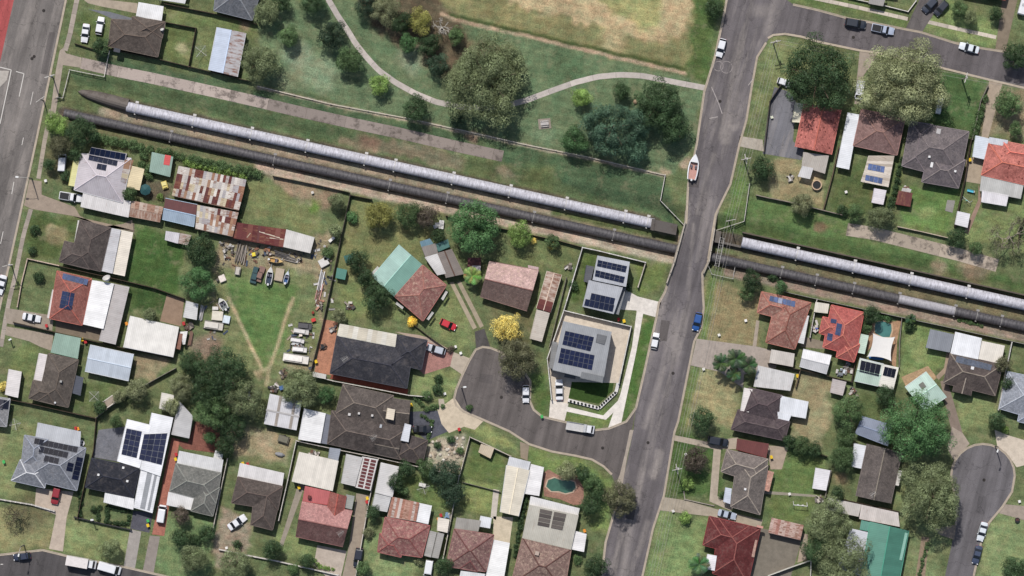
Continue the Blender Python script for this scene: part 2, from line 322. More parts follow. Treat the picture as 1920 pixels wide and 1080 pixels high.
def pblob(x, y, r, rgb, a=1.0):
    d = np.hypot(wx - x, wy - y); sel = np.where(d < 1.5 * r)[0]; blend(sel, a * (1 - ss(0.4 * r, 1.3 * r, d[sel])), rgb)
GP = [
 ([(480,0),(830,0),(960,60),(1290,140),(1320,180),(1300,290),(1250,330),(960,265),(480,160)], (94,111,80)),
 ([(660,-30),(840,-20),(880,70),(860,130),(830,150),(770,95),(700,55)], (92,80,62)), ([(850,70),(960,90),(940,110),(870,100)], (106,98,72)),
 ([(800,-60),(1345,-60),(1320,110),(1290,135),(1180,112),(960,58),(840,28)], (124,120,78)),
 ([(890,-60),(1320,-60),(1278,75),(1240,78),(1080,38),(960,12)], (172,150,112)), ([(1080,-60),(1250,-60),(1225,50),(1150,25)], (142,140,88)),
 ([(1312,-60),(1360,-60),(1325,155),(1290,140)], (74,94,50)),
 ([(205,105),(480,165),(960,270),(1240,330),(1275,420),(1225,408),(940,300),(160,130)], (72,92,64)),
 ([(130,140),(200,140),(480,205),(950,310),(1270,415),(1225,405),(240,185),(150,165)], (84,102,68)), ([(640,255),(760,265),(950,315),(980,335),(860,318),(690,280),(640,268)], (132,122,96)),
 ([(55,395),(150,410),(110,490),(50,485)], (78,92,52)), ([(250,425),(345,450),(330,560),(235,520)], (66,92,46)), ([(240,535),(320,550),(310,590),(245,580)], (62,84,44)),
 ([(150,15),(205,35),(200,90),(145,80)], (84,98,56)), ([(310,45),(365,55),(352,125),(300,110)], (92,105,62)), ([(370,55),(410,65),(390,130),(356,125)], (100,110,70)), ([(310,10),(480,50),(470,70),(310,35)], (100,112,68)),
 ([(465,335),(620,360),(600,440),(470,405)], (112,118,76)), ([(500,325),(640,355),(610,400),(520,350)], (142,122,98)),
 ([(410,450),(620,440),(600,700),(480,710),(400,600)], (140,127,98)), ([(415,505),(590,510),(600,640),(520,705),(470,700),(400,650)], (110,118,78)), ([(430,525),(560,535),(545,630),(500,690),(455,620)], (90,116,64)),
 ([(665,370),(830,400),(790,470),(640,620),(630,500)], (112,115,74)), ([(630,530),(700,530),(760,600),(640,600)], (110,120,74)),
 ([(770,600),(850,540),(900,640),(870,660)], (114,124,78)), ([(910,560),(1000,585),(990,680),(930,640)], (100,100,68)), ([(950,420),(1080,450),(1070,520),(950,500)], (102,110,70)),
 ([(1095,475),(1120,480),(1090,570),(1070,560)], (74,92,46)), ([(1185,495),(1255,490),(1240,545),(1200,555)], (98,112,62)), ([(1206,588),(1228,600),(1190,765),(1163,795),(1185,690)], (74,100,48)),
 ([(1065,772),(1160,760),(1140,800),(1060,785)], (98,114,62)), ([(1000,700),(1030,690),(1033,760),(1020,778),(1000,765)], (82,102,54)),
 ([(1325,520),(1425,545),(1420,650),(1310,640)], (134,120,84)), ([(1300,690),(1390,690),(1380,800),(1280,800)], (142,134,94)), ([(1265,815),(1360,830),(1345,930),(1250,930)], (72,94,50)), ([(1235,960),(1330,970),(1310,1090),(1210,1090)], (112,130,82)),
 ([(1400,220),(1440,90),(1460,70),(1600,100),(1600,190)], (112,120,78)), ([(1440,300),(1550,300),(1540,390),(1440,370)], (142,130,94)), ([(1340,430),(1410,365),(1600,410),(1590,440),(1900,520),(1940,545),(1450,450)], (84,106,60)),
 ([(1570,300),(1690,300),(1680,410),(1560,400)], (86,98,58)), ([(1690,350),(1800,350),(1780,440),(1690,425)], (94,120,64)), ([(1820,380),(1940,380),(1940,480),(1800,450)], (110,122,76)), ([(1395,300),(1400,380),(1355,415),(1375,340)], (90,114,62)),
 ([(1490,-30),(1700,35),(1700,52),(1480,5)], (92,108,62)), ([(1740,-20),(1880,60),(1860,90),(1730,55)], (118,134,82)), ([(1760,130),(1850,150),(1840,250),(1740,240)], (74,100,58)), ([(1850,160),(1930,170),(1930,260),(1840,250)], (125,115,88)),
 ([(1690,600),(1745,610),(1790,680),(1690,720)], (108,125,74)), ([(1490,690),(1570,715),(1540,840),(1480,830)], (140,130,96)), ([(1790,745),(1870,755),(1870,800),(1800,810)], (122,132,86)), ([(1480,840),(1550,860),(1530,930),(1440,920)], (94,114,64)), ([(1440,920),(1530,940),(1520,980),(1440,970)], (96,112,64)),
 ([(1860,960),(1940,940),(1940,1090),(1830,1090)], (118,132,88)), ([(1690,960),(1790,990),(1760,1090),(1690,1090)], (106,116,78)), ([(1600,740),(1680,750),(1640,800),(1590,800)], (85,98,60)), ([(1690,880),(1720,850),(1700,950),(1670,950)], (112,122,80)),
 ([(0,770),(70,790),(50,930),(-40,930)], (114,122,80)), ([(-40,940),(100,965),(90,1030),(-40,1040)], (130,127,84)), ([(120,970),(245,1000),(230,1060),(115,1040)], (122,132,86)), ([(300,960),(400,970),(395,1090),(290,1080)], (104,122,80)),
 ([(425,800),(555,820),(540,870),(440,860)], (144,130,98)), ([(410,950),(480,980),(450,1070),(400,1060)], (142,126,108)), ([(520,1000),(600,1010),(590,1050),(520,1040)], (118,132,84)), ([(690,990),(800,1050),(770,1090),(680,1090)], (116,130,86)),
 ([(740,890),(860,890),(840,960),(800,950)], (96,112,64)), ([(865,895),(940,915),(930,965),(860,960)], (118,128,76)), ([(885,825),(950,855),(935,910),(870,890)], (88,104,58)), ([(870,788),(960,823),(970,850),(880,815)], (126,134,82)), ([(995,842),(1100,862),(1150,905),(1140,1000),(1110,1000),(1100,920),(1000,870)], (106,124,70)),
 ([(775,700),(860,690),(840,760),(770,735)], (118,130,82)), ([(805,820),(875,820),(860,880),(795,880)], (165,152,134)), ([(20,640),(75,655),(60,740),(20,700)], (100,112,68)), ([(140,720),(230,715),(180,775),(135,765)], (88,100,60)), ([(250,665),(320,675),(300,700),(250,715)], (138,124,96)),
 ([(78,270),(150,290),(130,345),(80,330)], (92,92,64)), ([(180,255),(480,325),(470,345),(240,300)], (96,104,70)), ([(270,330),(330,345),(310,380),(260,370)], (96,88,70)),
]
for pts, c in GP: ppoly(pts, c)
for x, y, r, c in [(560,110,34,(120,132,106)),(600,140,38,(116,130,102)),(770,110,30,(118,130,104)),(540,150,25,(114,122,92)),(1060,130,45,(86,108,76)),(1020,245,25,(102,120,90)),(690,268,20,(140,112,92)),(940,316,11,(150,132,106)),(900,310,40,(94,106,68)),(1010,335,40,(96,106,66)),
  (103,428,12,(190,165,125)),(112,440,22,(130,118,84)),(590,385,16,(94,126,58)),(385,650,34,(128,108,92)),(1150,72,30,(160,142,104)),(1215,30,30,(150,146,92)),(1520,330,18,(165,148,112)),(1545,428,14,(110,90,66)),(1250,325,10,(165,145,118)),(1290,310,14,(150,130,110)),(1205,600,9,(150,142,100)),
  (60,960,40,(98,96,66)),(500,830,25,(160,142,112)),(650,640,20,(120,108,80)),(1575,900,18,(140,122,88)),(330,40,20,(110,120,76)),(340,95,16,(165,148,110)),(455,45,14,(140,118,92)),(1645,370,14,(120,110,72)),(1740,400,22,(125,140,86)),(1720,650,25,(122,134,84)),(280,700,22,(140,126,96)),(1830,500,30,(140,122,96)),(1760,505,20,(140,125,98)),(885,260,12,(130,110,90))]: pblob(x, y, r, c)
pline([(484,164),(620,197),(760,223),(860,245),(985,273),(1100,296),(1245,330)], 6, (160,144,126), 2)
pline([(845,31),(960,57),(1135,97),(1285,130)], 9, (68,80,44)); pline([(828,26),(845,36),(960,62),(1135,103),(1285,137)], 7, (158,136,112), 2)
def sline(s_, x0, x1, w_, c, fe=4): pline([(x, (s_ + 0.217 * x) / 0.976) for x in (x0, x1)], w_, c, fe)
sline(143, 238, 1228, 26, (84,74,64)); sline(143, 1335, 1990, 30, (78,68,60)); sline(181, 120, 1990, 24, (88,78,68))  # dark earth bands under the pipes, with the pipes' shade put into the colour
sline(162, 190, 1270, 17, (146,130,110)); sline(163, 1040, 1262, 12, (86,96,58)); sline(162, 1400, 1990, 15, (112,104,76)); sline(201, 470, 1268, 18, (164,144,128)); sline(201, 1365, 1990, 17, (134,114,102)); sline(203, 180, 470, 14, (100,100,70))
for q in ([(430,560),(490,690)], [(550,560),(505,690)], [(478,700),(505,690),(500,720)]): pline(q, 7, (168,152,116), 3)
for q in ([(1336,525),(1318,635)], [(1303,692),(1280,795)]): pline(q, 16, (96,112,64), 5)
lum_ = cover @ np.array([0.3, 0.59, 0.11]); sat_ = np.where(cover[:, 1] >= cover[:, 0], 0.86, 0.8); cover = np.clip((lum_[:, None] + sat_[:, None] * (cover - lum_[:, None])) * 1.1 + np.array([0.0, 0.0, 1.0]), 0, 255)
V = np.empty((len(fx_), 3)); V[:, 0] = (fx_ - 960) * S; V[:, 1] = (540 - fy_) * S; V[:, 2] = terr(fx_, fy_)
ii = (np.arange(ny - 1)[:, None] * nx + np.arange(nx - 1)[None]).ravel()
F = np.stack([ii, ii + nx, ii + nx + 1, ii + 1], 1)
def npmesh(name, V, F, mat, smooth=False):
    me = bpy.data.meshes.new(name); me.vertices.add(len(V)); me.vertices.foreach_set('co', V.astype(np.float32).ravel()); k = F.shape[1]
    me.loops.add(F.size); me.loops.foreach_set('vertex_index', F.astype(np.int32).ravel())
    me.polygons.add(len(F)); me.polygons.foreach_set('loop_start', np.arange(0, F.size, k, dtype=np.int32)); me.polygons.foreach_set('loop_total', np.full(len(F), k, np.int32))
    if smooth: me.polygons.foreach_set('use_smooth', np.ones(len(F), bool))
    me.materials.append(MATS[mat]); me.update(calc_edges=True); return me
me = npmesh('ground', V, F, 'ground', True)
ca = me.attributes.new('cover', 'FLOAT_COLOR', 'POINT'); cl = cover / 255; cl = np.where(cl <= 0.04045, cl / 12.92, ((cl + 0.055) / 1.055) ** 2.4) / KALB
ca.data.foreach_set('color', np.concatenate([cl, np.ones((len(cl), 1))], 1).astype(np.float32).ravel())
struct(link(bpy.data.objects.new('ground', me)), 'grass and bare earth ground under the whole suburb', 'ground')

# ------------------------------------------------------------ roads
def strip_road(name, L, R, rgb, mat, zf, label, n_=320, z=0.05):
    y0, y1 = max(L[0][1], R[0][1]), min(L[-1][1], R[-1][1]); mb = MB(); rows = []
    for i in range(n_ + 1):
        y = y0 + (y1 - y0) * i / n_; a, b = float(xat(L, y)), float(xat(R, y)); rows.append([G(a + (b - a) * k / 14, y, 0) + Vector((0, 0, z + float(zf(y)))) for k in range(15)])
    for i in range(n_):
        for k in range(14): mb.face([rows[i][k], rows[i + 1][k], rows[i + 1][k + 1], rows[i][k + 1]])
    o = build(name, mb, mat, None, rgb, smooth=True); nv = len(o.data.vertices); co = np.empty(nv * 3, np.float32); o.data.vertices.foreach_get('co', co); co = co.reshape(-1, 3); qx = co[:, 0] / S + 960; qy = 540 - co[:, 1] / S; wv = np.zeros(nv)
    for pts, w_, am in WEAR:
        d_ = np.min([segd(qx, qy, pts[i], pts[i + 1]) for i in range(len(pts) - 1)], 0); wv = np.maximum(wv, am * (1 - ss(w_ * 0.15, w_ * 0.6, d_)))
    o.data.attributes.new('wear', 'FLOAT', 'POINT').data.foreach_set('value', wv.astype(np.float32)); return struct(o, label, 'road')
WEAR = [([(1385,90),(1370,170),(1352,260)], 12, .6), ([(1365,215),(1360,262)], 26, .75), ([(1385,235),(1372,240)], 18, .7), ([(1340,290),(1318,345),(1308,400)], 12, .45), ([(1300,420),(1292,520),(1290,560)], 8, .55), ([(1245,690),(1222,760),(1210,800)], 14, .6), ([(1240,700),(1225,790),(1205,880),(1185,960)], 10, .5), ([(1235,850),(1225,890)], 22, .8), ([(1205,880),(1180,1000),(1165,1090)], 16, .7), ([(1215,980),(1195,1040)], 14, .5), ([(1420,20),(1450,20)], 30, .5), ([(1455,0),(1440,60)], 24, .5)]
def sheet(name, pts, rgb, mat='concrete', z=0.03, parent=None, label=None, cat=None):
    mb = MB(); mb.prism([tuple(G(*p)[:2]) for p in pts], -0.15, z); o = build(name, mb, mat, parent, rgb)
    if parent is None: struct(o, label, cat)
    return o
strip_road('road', R2L, R2R, (107,101,102), 'asphalt_worn', hump, 'worn grey street that crosses the pipelines on a bridge')
sheet('road', [(124,0),(67,270),(8,540),(-30,715),(-330,715),(-330,-60),(137,-60)], (116,110,106), 'asphalt_worn', 0.036, label='wide highway with faded lane lines and a red bus lane')
R3N = [(1470,-4),(1487,8),(1535,19),(1590,34),(1630,41),(1675,50),(1700,55),(1727,60),(1790,80),(1840,90),(1880,96),(1920,104),(1990,119)]
R3S = [(1432,84),(1440,72),(1450,66),(1472,64),(1502,69),(1540,80),(1612,95),(1648,100),(1775,130),(1855,150),(1920,165),(1990,181)]
sheet('road', R3N + R3S[::-1] + [(1410,60),(1420,0)], (104,98,99), 'asphalt', 0.042, label='dark side street with utes parked below the footpath')
R4 = [(1192,765),(1174,790),(1142,803),(1115,806),(1060,791),(1017,781),(1001,768),(994,752),(995,715),(985,700),(965,678),(940,660),(920,652),(905,650),(892,655),(880,675),(867,702),(855,730),(851,747),(855,760),(870,772),(905,787),(955,809),(992,833),(1035,847),(1080,855),(1110,862),(1132,875),(1147,890),(1155,912),(1168,908)]
sheet('road', R4, (104,97,94), 'asphalt', 0.044, label='short dark cul-de-sac with a square parking end')
R5 = [(1772,1080),(1792,985),(1794,950),(1788,925)] + [(1843 + 60 * math.cos(math.radians(a)), 892 + 60 * math.sin(math.radians(a))) for a in range(165, 361, 15)] + [(1898,922),(1880,950),(1855,980),(1840,1017),(1826,1080),(1812,1140),(1756,1140)]
sheet('road', R5, (108,104,106), 'asphalt', 0.036, label='cul-de-sac with a round turning circle')
R6 = [(-60,1050),(0,1040),(80,1031),(125,1042),(230,1062),(287,1075),(400,1100),(560,1140),(-60,1140)]
sheet('road', R6, (84,80,80), 'asphalt', 0.036, label='dark residential street with a box truck parked beside it')
sheet('bus_lane', [(-40,-60),(38,-60),(26,0),(0,116),(-40,290)], (172,84,82), 'asphalt', 0.042, label='faded red painted bus lane on the highway', cat='road marking')
for pts, w_ in (([(26,341),(22,364)], 1.2), ([(6,434),(1,457)], 1.2), ([(44,258),(41,272)], 1.2), ([(62,172),(57,196)], 1.0), ([(0,126),(21,131),(17,152),(0,232)], 1.6), ([(30,134),(45,138),(36,181)], 1.4), ([(1,1000 + 58),(6,1058)], 1.4)):
    mb = MB()
    for i in range(len(pts) - 1):
        a, b = G(*pts[i]), G(*pts[i + 1]); nn = Vector((-(b - a).y, (b - a).x, 0)).normalized() * w_ * S * 0.5; mb.face([v + Vector((0, 0, 0.049)) for v in (a - nn, b - nn, b + nn, a + nn)][::1])
    struct(build('lane_marking', mb, 'plain', None, (215,210,202)), 'white painted line on the highway', 'road marking')
sheet('traffic_island', [(-20,132),(17,133),(13,150),(-20,185)], (190,182,172), 'concrete', 0.12, label='pale concrete traffic island on the highway', cat='traffic island')
def kerb(pts, rgb, label, zf=None, wk=0.2, wg=0.3, side=1, h=0.13):
    P = []
    for i in range(len(pts) - 1):
        a, b = pts[i], pts[i + 1]; k = max(1, int(math.hypot(b[0] - a[0], b[1] - a[1]) / 8))
        P += [(a[0] + (b[0] - a[0]) * j / k, a[1] + (b[1] - a[1]) * j / k) for j in range(k)]
    P.append(pts[-1]); W = [G(*p) for p in P]; mb = MB(); rows = []
    for i in range(len(W)):
        d = (W[min(i + 1, len(W) - 1)] - W[max(i - 1, 0)]).normalized(); nn = Vector((-d.y, d.x, 0)) * side; z = float(zf(P[i][1])) if zf else 0
        rows.append([W[i] + nn * o_ + Vector((0, 0, z + zz)) for o_, zz in ((-wg, 0.02), (-wg, 0.062), (0, 0.058), (0.04, h), (wk, h), (wk + 0.02, -0.1))])
    for i in range(len(rows) - 1):
        for k in range(5): mb.face([rows[i][k], rows[i + 1][k], rows[i + 1][k + 1], rows[i][k + 1]] if side < 0 else [rows[i][k + 1], rows[i + 1][k + 1], rows[i + 1][k], rows[i][k]])
    return struct(build('kerb', mb, 'concrete', None, rgb), label, 'kerb')
KC = (186,172,154)
kerb([p for p in R2L if p[1] < 770], KC, 'concrete kerb along the park side of the bridge street', hump, side=-1)
kerb([p for p in R2L if p[1] > 905], KC, 'concrete kerb below the cul-de-sac corner on the bridge street', hump, side=-1)
kerb([p for p in R2R if p[1] > 78], KC, 'concrete kerb along the power pole side of the bridge street', hump, side=1)
kerb(R3N[1:], KC, 'kerb beside the footpath of the side street', side=1); kerb(R3S[1:], KC, 'kerb below the big tree on the side street', side=-1)
kerb(R4[:-2], KC, 'pale kerb round the square cul-de-sac', side=-1); kerb(R5[1:-2], KC, 'kerb round the turning circle', side=1)
kerb(R6[:-2], KC, 'kerb beside the parked box truck', side=1); kerb([(137,-60),(124,0),(67,270),(8,540),(-30,715)], KC, 'kerb along the highway', side=1)
sheet('gutter', [(1181,806),(1188,806),(1175,862),(1168,905),(1160,925),(1153,912),(1162,890),(1172,850)], (172,160,146), 'concrete', 0.062, label='concrete drain strip across the mouth of the cul-de-sac', cat='gutter')
# ------------------------------------------------------------ slab paths: every slab its own piece
def slabpath(name, pts, w_, ln, rgb, label, mat='concrete', z=0.035, cat='path'):
    W = [G(*p) for p in pts]; cum = [0]
    for i in range(len(W) - 1): cum.append(cum[-1] + (W[i + 1] - W[i]).length)
    def atl(d):
        i = max(0, min(len(W) - 2, int(np.searchsorted(cum, d, 'right')) - 1)); t = (d - cum[i]) / (cum[i + 1] - cum[i]); q = W[i].lerp(W[i + 1], t)
        a = W[max(0, i - 1)]; b = W[min(len(W) - 1, i + 2)]; tt = ((W[i + 1] - W[i]).normalized() * 2 + (b - a).normalized()).normalized(); return q, Vector((-tt.y, tt.x, 0))
    root = None; d = 0.0; hw = w_ * S / 2; ms = MB()
    bed = []; sd = []
    for k in range(int(cum[-1] / 1.2) + 2):
        q, nn = atl(min(cum[-1], k * 1.2)); bed.append((q + nn * (hw - 0.02))[:2]); sd.append((q - nn * (hw - 0.02))[:2])
    mb = MB()
    for k in range(len(bed) - 1): mb.prism([tuple(bed[k]), tuple(bed[k + 1]), tuple(sd[k + 1]), tuple(sd[k])], -0.1, z - 0.02)
    root = struct(build(name, mb, 'rough', None, (84,78,66)), label, cat)
    while d < cum[-1] - 0.3:
        e = min(cum[-1], d + ln * random.uniform(0.95, 1.05)); mb = MB(); k = max(1, int((e - d) / 1.2))
        for j in range(k):
            a0, n0 = atl(d + 0.02 + (e - d - 0.04) * j / k); a1, n1 = atl(d + 0.02 + (e - d - 0.04) * (j + 1) / k)
            mb.prism([tuple((a0 + n0 * hw)[:2]), tuple((a1 + n1 * hw)[:2]), tuple((a1 - n1 * hw)[:2]), tuple((a0 - n0 * hw)[:2])], -0.05, z)
        u_ = 1.22 if (name == 'slab_strip' and atl(d)[0].x < -61 ) else 1.0; q_ = u_ * random.uniform(0.94, 1.06); o = build('slab', mb, mat, root, tuple(min(255, c * q_) for c in rgb)); d = e
    return root
slabpath('footpath', [(606,-30),(616,0),(635,32),(652,57),(667,82),(687,107),(710,132),(742,155),(780,176),(817,191),(855,199),(900,203),(945,199),(987,188),(1035,170),(1080,154),(1120,144),(1162,140),(1205,142),(1280,157),(1323,165)], 10.5, 5.6, (200,190,182), 'curving grey concrete path through the park')
slabpath('slab_strip', [(152,118),(225,135),(282,146),(410,174),(480,190),(555,208),(655,230),(750,250),(845,272),(943,293)], 21, 9.0, (150,138,130), 'old stained concrete slab strip in the grass beside the park', 'slab_stained', cat='concrete strip')
slabpath('slab_strip', [(1588,430),(1640,438),(1720,458),(1800,478),(1870,498)], 24, 11.0, (176,162,146), 'old concrete slab strip below the back fences', 'slab_stained', cat='concrete strip')
slabpath('footpath', [(152,-30),(144,0),(130,70),(122,95)], 9, 2.4, (170,158,146), 'footpath beside the highway above the pipeline')
slabpath('footpath', [(96,205),(84,262),(72,335)], 8, 2.4, (168,156,142), 'footpath beside the highway past the trees')
slabpath('footpath', [(58,392),(44,440),(28,520),(18,560),(10,600),(2,650)], 8, 2.4, (170,158,146), 'footpath beside the highway past the brown house')
slabpath('footpath', [(1500,-9),(1600,12),(1704,36)], 7, 2.4, (208,196,180), 'pale footpath beside the side street before the driveway')
slabpath('footpath', [(1740,41),(1800,55),(1868,70)], 7, 2.4, (208,196,180), 'pale footpath beside the side street after the driveway')
SH = [
 ('driveway', [(118,90),(124,100),(153,108),(152,127),(118,122),(104,215),(94,215),(105,130),(112,95)], (165,152,138), 'concrete', 0.05),
 ('driveway', [(150,-6),(258,6),(256,25),(190,12),(165,6)], (172,158,140), 'concrete', 0.03), ('path', [(165,17),(205,22),(248,34),(246,42),(212,36),(190,26)], (120,122,128), 'concrete', 0.03),
 ('driveway', [(55,337),(78,340),(78,365),(140,388),(150,405),(190,425),(230,420),(248,412),(250,432),(205,420),(137,405),(60,392),(45,385)], (162,146,130), 'concrete', 0.048),
 ('driveway', [(10,577),(100,592),(98,620),(55,614),(12,606)], (168,155,140), 'concrete', 0.048), ('driveway', [(12,612),(100,627),(97,658),(75,650),(55,640),(10,628)], (172,158,142), 'concrete', 0.044), ('courtyard', [(105,600),(190,617),(186,640),(104,622)], (130,116,100), 'concrete', 0.026),
 ('driveway', [(68,915),(138,922),(125,970),(118,1034),(92,1029),(105,965),(65,950)], (192,176,160), 'concrete', 0.03), ('driveway', [(250,958),(287,960),(280,999),(244,991)], (98,98,108), 'paving', 0.034), ('driveway', [(244,992),(265,997),(253,1066),(232,1061)], (168,161,154), 'concrete', 0.03), ('driveway', [(281,1004),(300,1006),(288,1074),(268,1069)], (152,142,134), 'concrete', 0.03),
 ('driveway', [(322,820),(337,824),(308,1005),(285,1002)], (184,122,106), 'paving', 0.034), ('courtyard', [(322,822),(352,830),(366,790),(412,795),(412,850),(345,842)], (146,98,86), 'paving', 0.028),
 ('deck', [(185,806),(235,800),(224,866),(174,857)], (128,130,138), 'paving', 0.2),
 ('path', [(560,905),(572,910),(530,1025),(524,1020)], (158,148,134), 'concrete', 0.03), ('driveway', [(595,1022),(650,1033),(637,1090),(622,1090),(588,1060)], (192,178,164), 'concrete', 0.03), ('driveway', [(668,925),(692,928),(668,1090),(640,1090),(655,1020)], (164,150,134), 'concrete', 0.036),
 ('driveway', [(925,968),(962,970),(955,1022),(925,1012)], (206,192,168), 'concrete', 0.03), ('path', [(925,917),(936,919),(930,975),(920,970)], (205,196,184), 'concrete', 0.03),
 ('driveway', [(843,530),(850,528),(894,614),(887,618)], (172,158,136), 'concrete', 0.03), ('driveway', [(857,530),(864,527),(907,611),(900,615)], (172,158,136), 'concrete', 0.03), ('driveway', [(890,622),(908,616),(919,650),(893,655)], (86,82,80), 'asphalt', 0.05),
 ('driveway', [(795,642),(800,640),(852,660),(845,686),(795,702),(786,694)], (182,136,128), 'paving', 0.03), ('driveway', [(850,660),(881,672),(866,702),(844,687)], (188,174,156), 'concrete', 0.05), ('path', [(740,622),(785,628),(806,634),(851,660),(846,668),(798,642)], (184,164,150), 'concrete', 0.028),
 ('courtyard', [(606,598),(634,604),(622,704),(590,697)], (196,142,116), 'paving', 0.034), ('path', [(622,702),(766,730),(763,740),(618,710)], (150,84,70), 'paving', 0.028),
 ('driveway', [(768,772),(822,770),(832,790),(856,802),(800,826),(768,800)], (96,98,108), 'paving', 0.034), ('driveway', [(820,768),(852,745),(870,773),(906,790),(890,806),(870,800),(842,812),(828,795)], (208,192,168), 'concrete', 0.05), ('path', [(975,828),(992,834),(989,864),(976,858)], (152,138,120), 'concrete', 0.05), ('path', [(822,748),(832,748),(836,772),(824,774)], (188,176,160), 'concrete', 0.03),
 ('driveway', [(1160,540),(1176,545),(1196,556),(1240,567),(1231,595),(1205,588),(1192,582),(1158,580)], (232,224,214), 'concrete', 0.05), ('courtyard', [(1057,584),(1182,613),(1160,718),(1073,718),(1064,757),(1034,752),(1028,670),(1048,610)], (222,208,190), 'concrete', 0.03),
 ('footpath', [(1194,582),(1206,588),(1193,660),(1176,740),(1165,792),(1146,803),(1140,803),(1153,765),(1163,740),(1185,650)], (234,226,216), 'concrete', 0.056), ('driveway', [(1032,750),(1066,757),(1058,792),(1029,785)], (226,216,204), 'concrete', 0.056), ('footpath', [(1062,762),(1131,779),(1158,752),(1156,768),(1136,787),(1060,771)], (232,224,214), 'concrete', 0.062),
 ('lawn', [(1072,716),(1151,718),(1148,733),(1122,757),(1066,746)], (60,82,40), 'rough', 0.05),
 ('driveway', [(1306,635),(1345,640),(1420,650),(1460,660),(1455,690),(1395,702),(1393,728),(1350,697),(1295,685)], (170,158,148), 'concrete', 0.05), ('driveway', [(1245,932),(1285,938),(1345,955),(1430,975),(1425,992),(1330,968),(1238,957)], (174,162,144), 'concrete', 0.05), ('path', [(1260,815),(1325,828),(1384,820),(1382,842),(1352,842),(1345,930),(1376,950),(1370,958),(1330,940),(1338,842),(1264,826)], (188,174,156), 'concrete', 0.046),
 ('driveway', [(1425,990),(1505,1008),(1480,1090),(1400,1090)], (130,122,110), 'concrete', 0.03), ('path', [(1505,1000),(1515,1002),(1512,1050),(1495,1055)], (170,154,136), 'concrete', 0.03),
 ('driveway', [(1612,95),(1645,101),(1632,125),(1620,140),(1614,195),(1602,195)], (168,154,140), 'concrete', 0.05), ('driveway', [(1855,150),(1880,156),(1852,262),(1840,258)], (172,156,138), 'concrete', 0.05), ('driveway', [(1698,54),(1728,61),(1768,0),(1728,-10)], (106,100,98), 'asphalt', 0.05), ('driveway', [(1866,94),(1885,98),(1912,-20),(1882,-20)], (142,128,110), 'concrete', 0.05),
 ('courtyard', [(1452,163),(1480,172),(1492,190),(1487,265),(1508,282),(1502,300),(1430,288),(1440,210)], (120,119,124), 'asphalt_worn', 0.03), ('driveway', [(1387,255),(1430,262),(1432,284),(1385,274)], (178,168,154), 'concrete', 0.05),
 ('path', [(1763,715),(1776,712),(1805,812),(1785,812)], (146,130,118), 'concrete', 0.03), ('driveway', [(1785,800),(1805,812),(1818,832),(1788,862),(1776,840)], (168,154,140), 'concrete', 0.05), ('driveway', [(1865,806),(1890,816),(1930,828),(1930,870),(1906,876),(1892,855),(1870,838)], (208,194,176), 'concrete', 0.05), ('driveway', [(1881,945),(1930,950),(1930,978),(1873,962)], (170,156,142), 'concrete', 0.05), ('driveway', [(1752,990),(1793,984),(1789,1012),(1760,1002)], (154,140,126), 'concrete', 0.05), ('garden_bed', [(1728,1006),(1742,1008),(1734,1085),(1716,1085)], (150,132,112), 'rough', 0.04),
 ('courtyard', [(313,552),(345,562),(340,612),(300,602)], (158,134,114), 'concrete', 0.03), ('courtyard', [(1830,292),(1845,300),(1838,345),(1808,340),(1812,300)], (172,156,136), 'concrete', 0.03), ('path', [(1835,345),(1842,375),(1815,440),(1808,435),(1834,375)], (158,132,116), 'concrete', 0.03),
 ('path', [(1778,640),(1785,662),(1772,700),(1760,712),(1754,706),(1770,690)], (170,150,130), 'concrete', 0.03), ('patio', [(1690,707),(1714,697),(1740,686),(1757,708),(1745,718),(1700,728)], (192,164,130), 'paving', 0.03),
 ('patio', [(1630,618),(1640,600),(1675,603),(1690,600),(1682,640),(1680,690),(1668,680),(1672,640),(1640,625),(1634,650),(1625,660)], (188,152,122), 'paving', 0.05), ('patio', [(1018,888),(1028,880),(1045,890),(1080,888),(1094,915),(1095,945),(1075,947),(1050,936),(1020,930)], (172,132,116), 'paving', 0.05),
 ('path', [(1437,835),(1478,838),(1466,880),(1445,880)], (180,162,144), 'concrete', 0.028), ('slab', [(1776,375),(1791,376),(1786,399),(1772,395)], (150,146,140), 'concrete', 0.08), ('path', [(1430,920),(1530,928),(1529,932),(1430,926)], (160,152,136), 'concrete', 0.03),
 ('path', [(1418,600),(1424,602),(1418,650),(1411,650)], (178,164,148), 'concrete', 0.03), ('courtyard', [(1510,632),(1545,640),(1545,655),(1500,650)], (150,138,122), 'concrete', 0.026), ('courtyard', [(205,425),(252,418),(252,436),(226,430)], (120,108,96), 'concrete', 0.028),
]
LBL = {}
for nm, pts, rgb, mt, z in SH:
    b = {'concrete': 'concrete', 'paving': 'block paved', 'asphalt': 'dark sealed', 'asphalt_worn': 'grey sealed', 'rough': 'planted'}[mt]
    sheet(nm, pts, rgb, mt, z, None, b + ' ' + nm.replace('_', ' ') + ' laid beside a house', nm.replace('_', ' '))
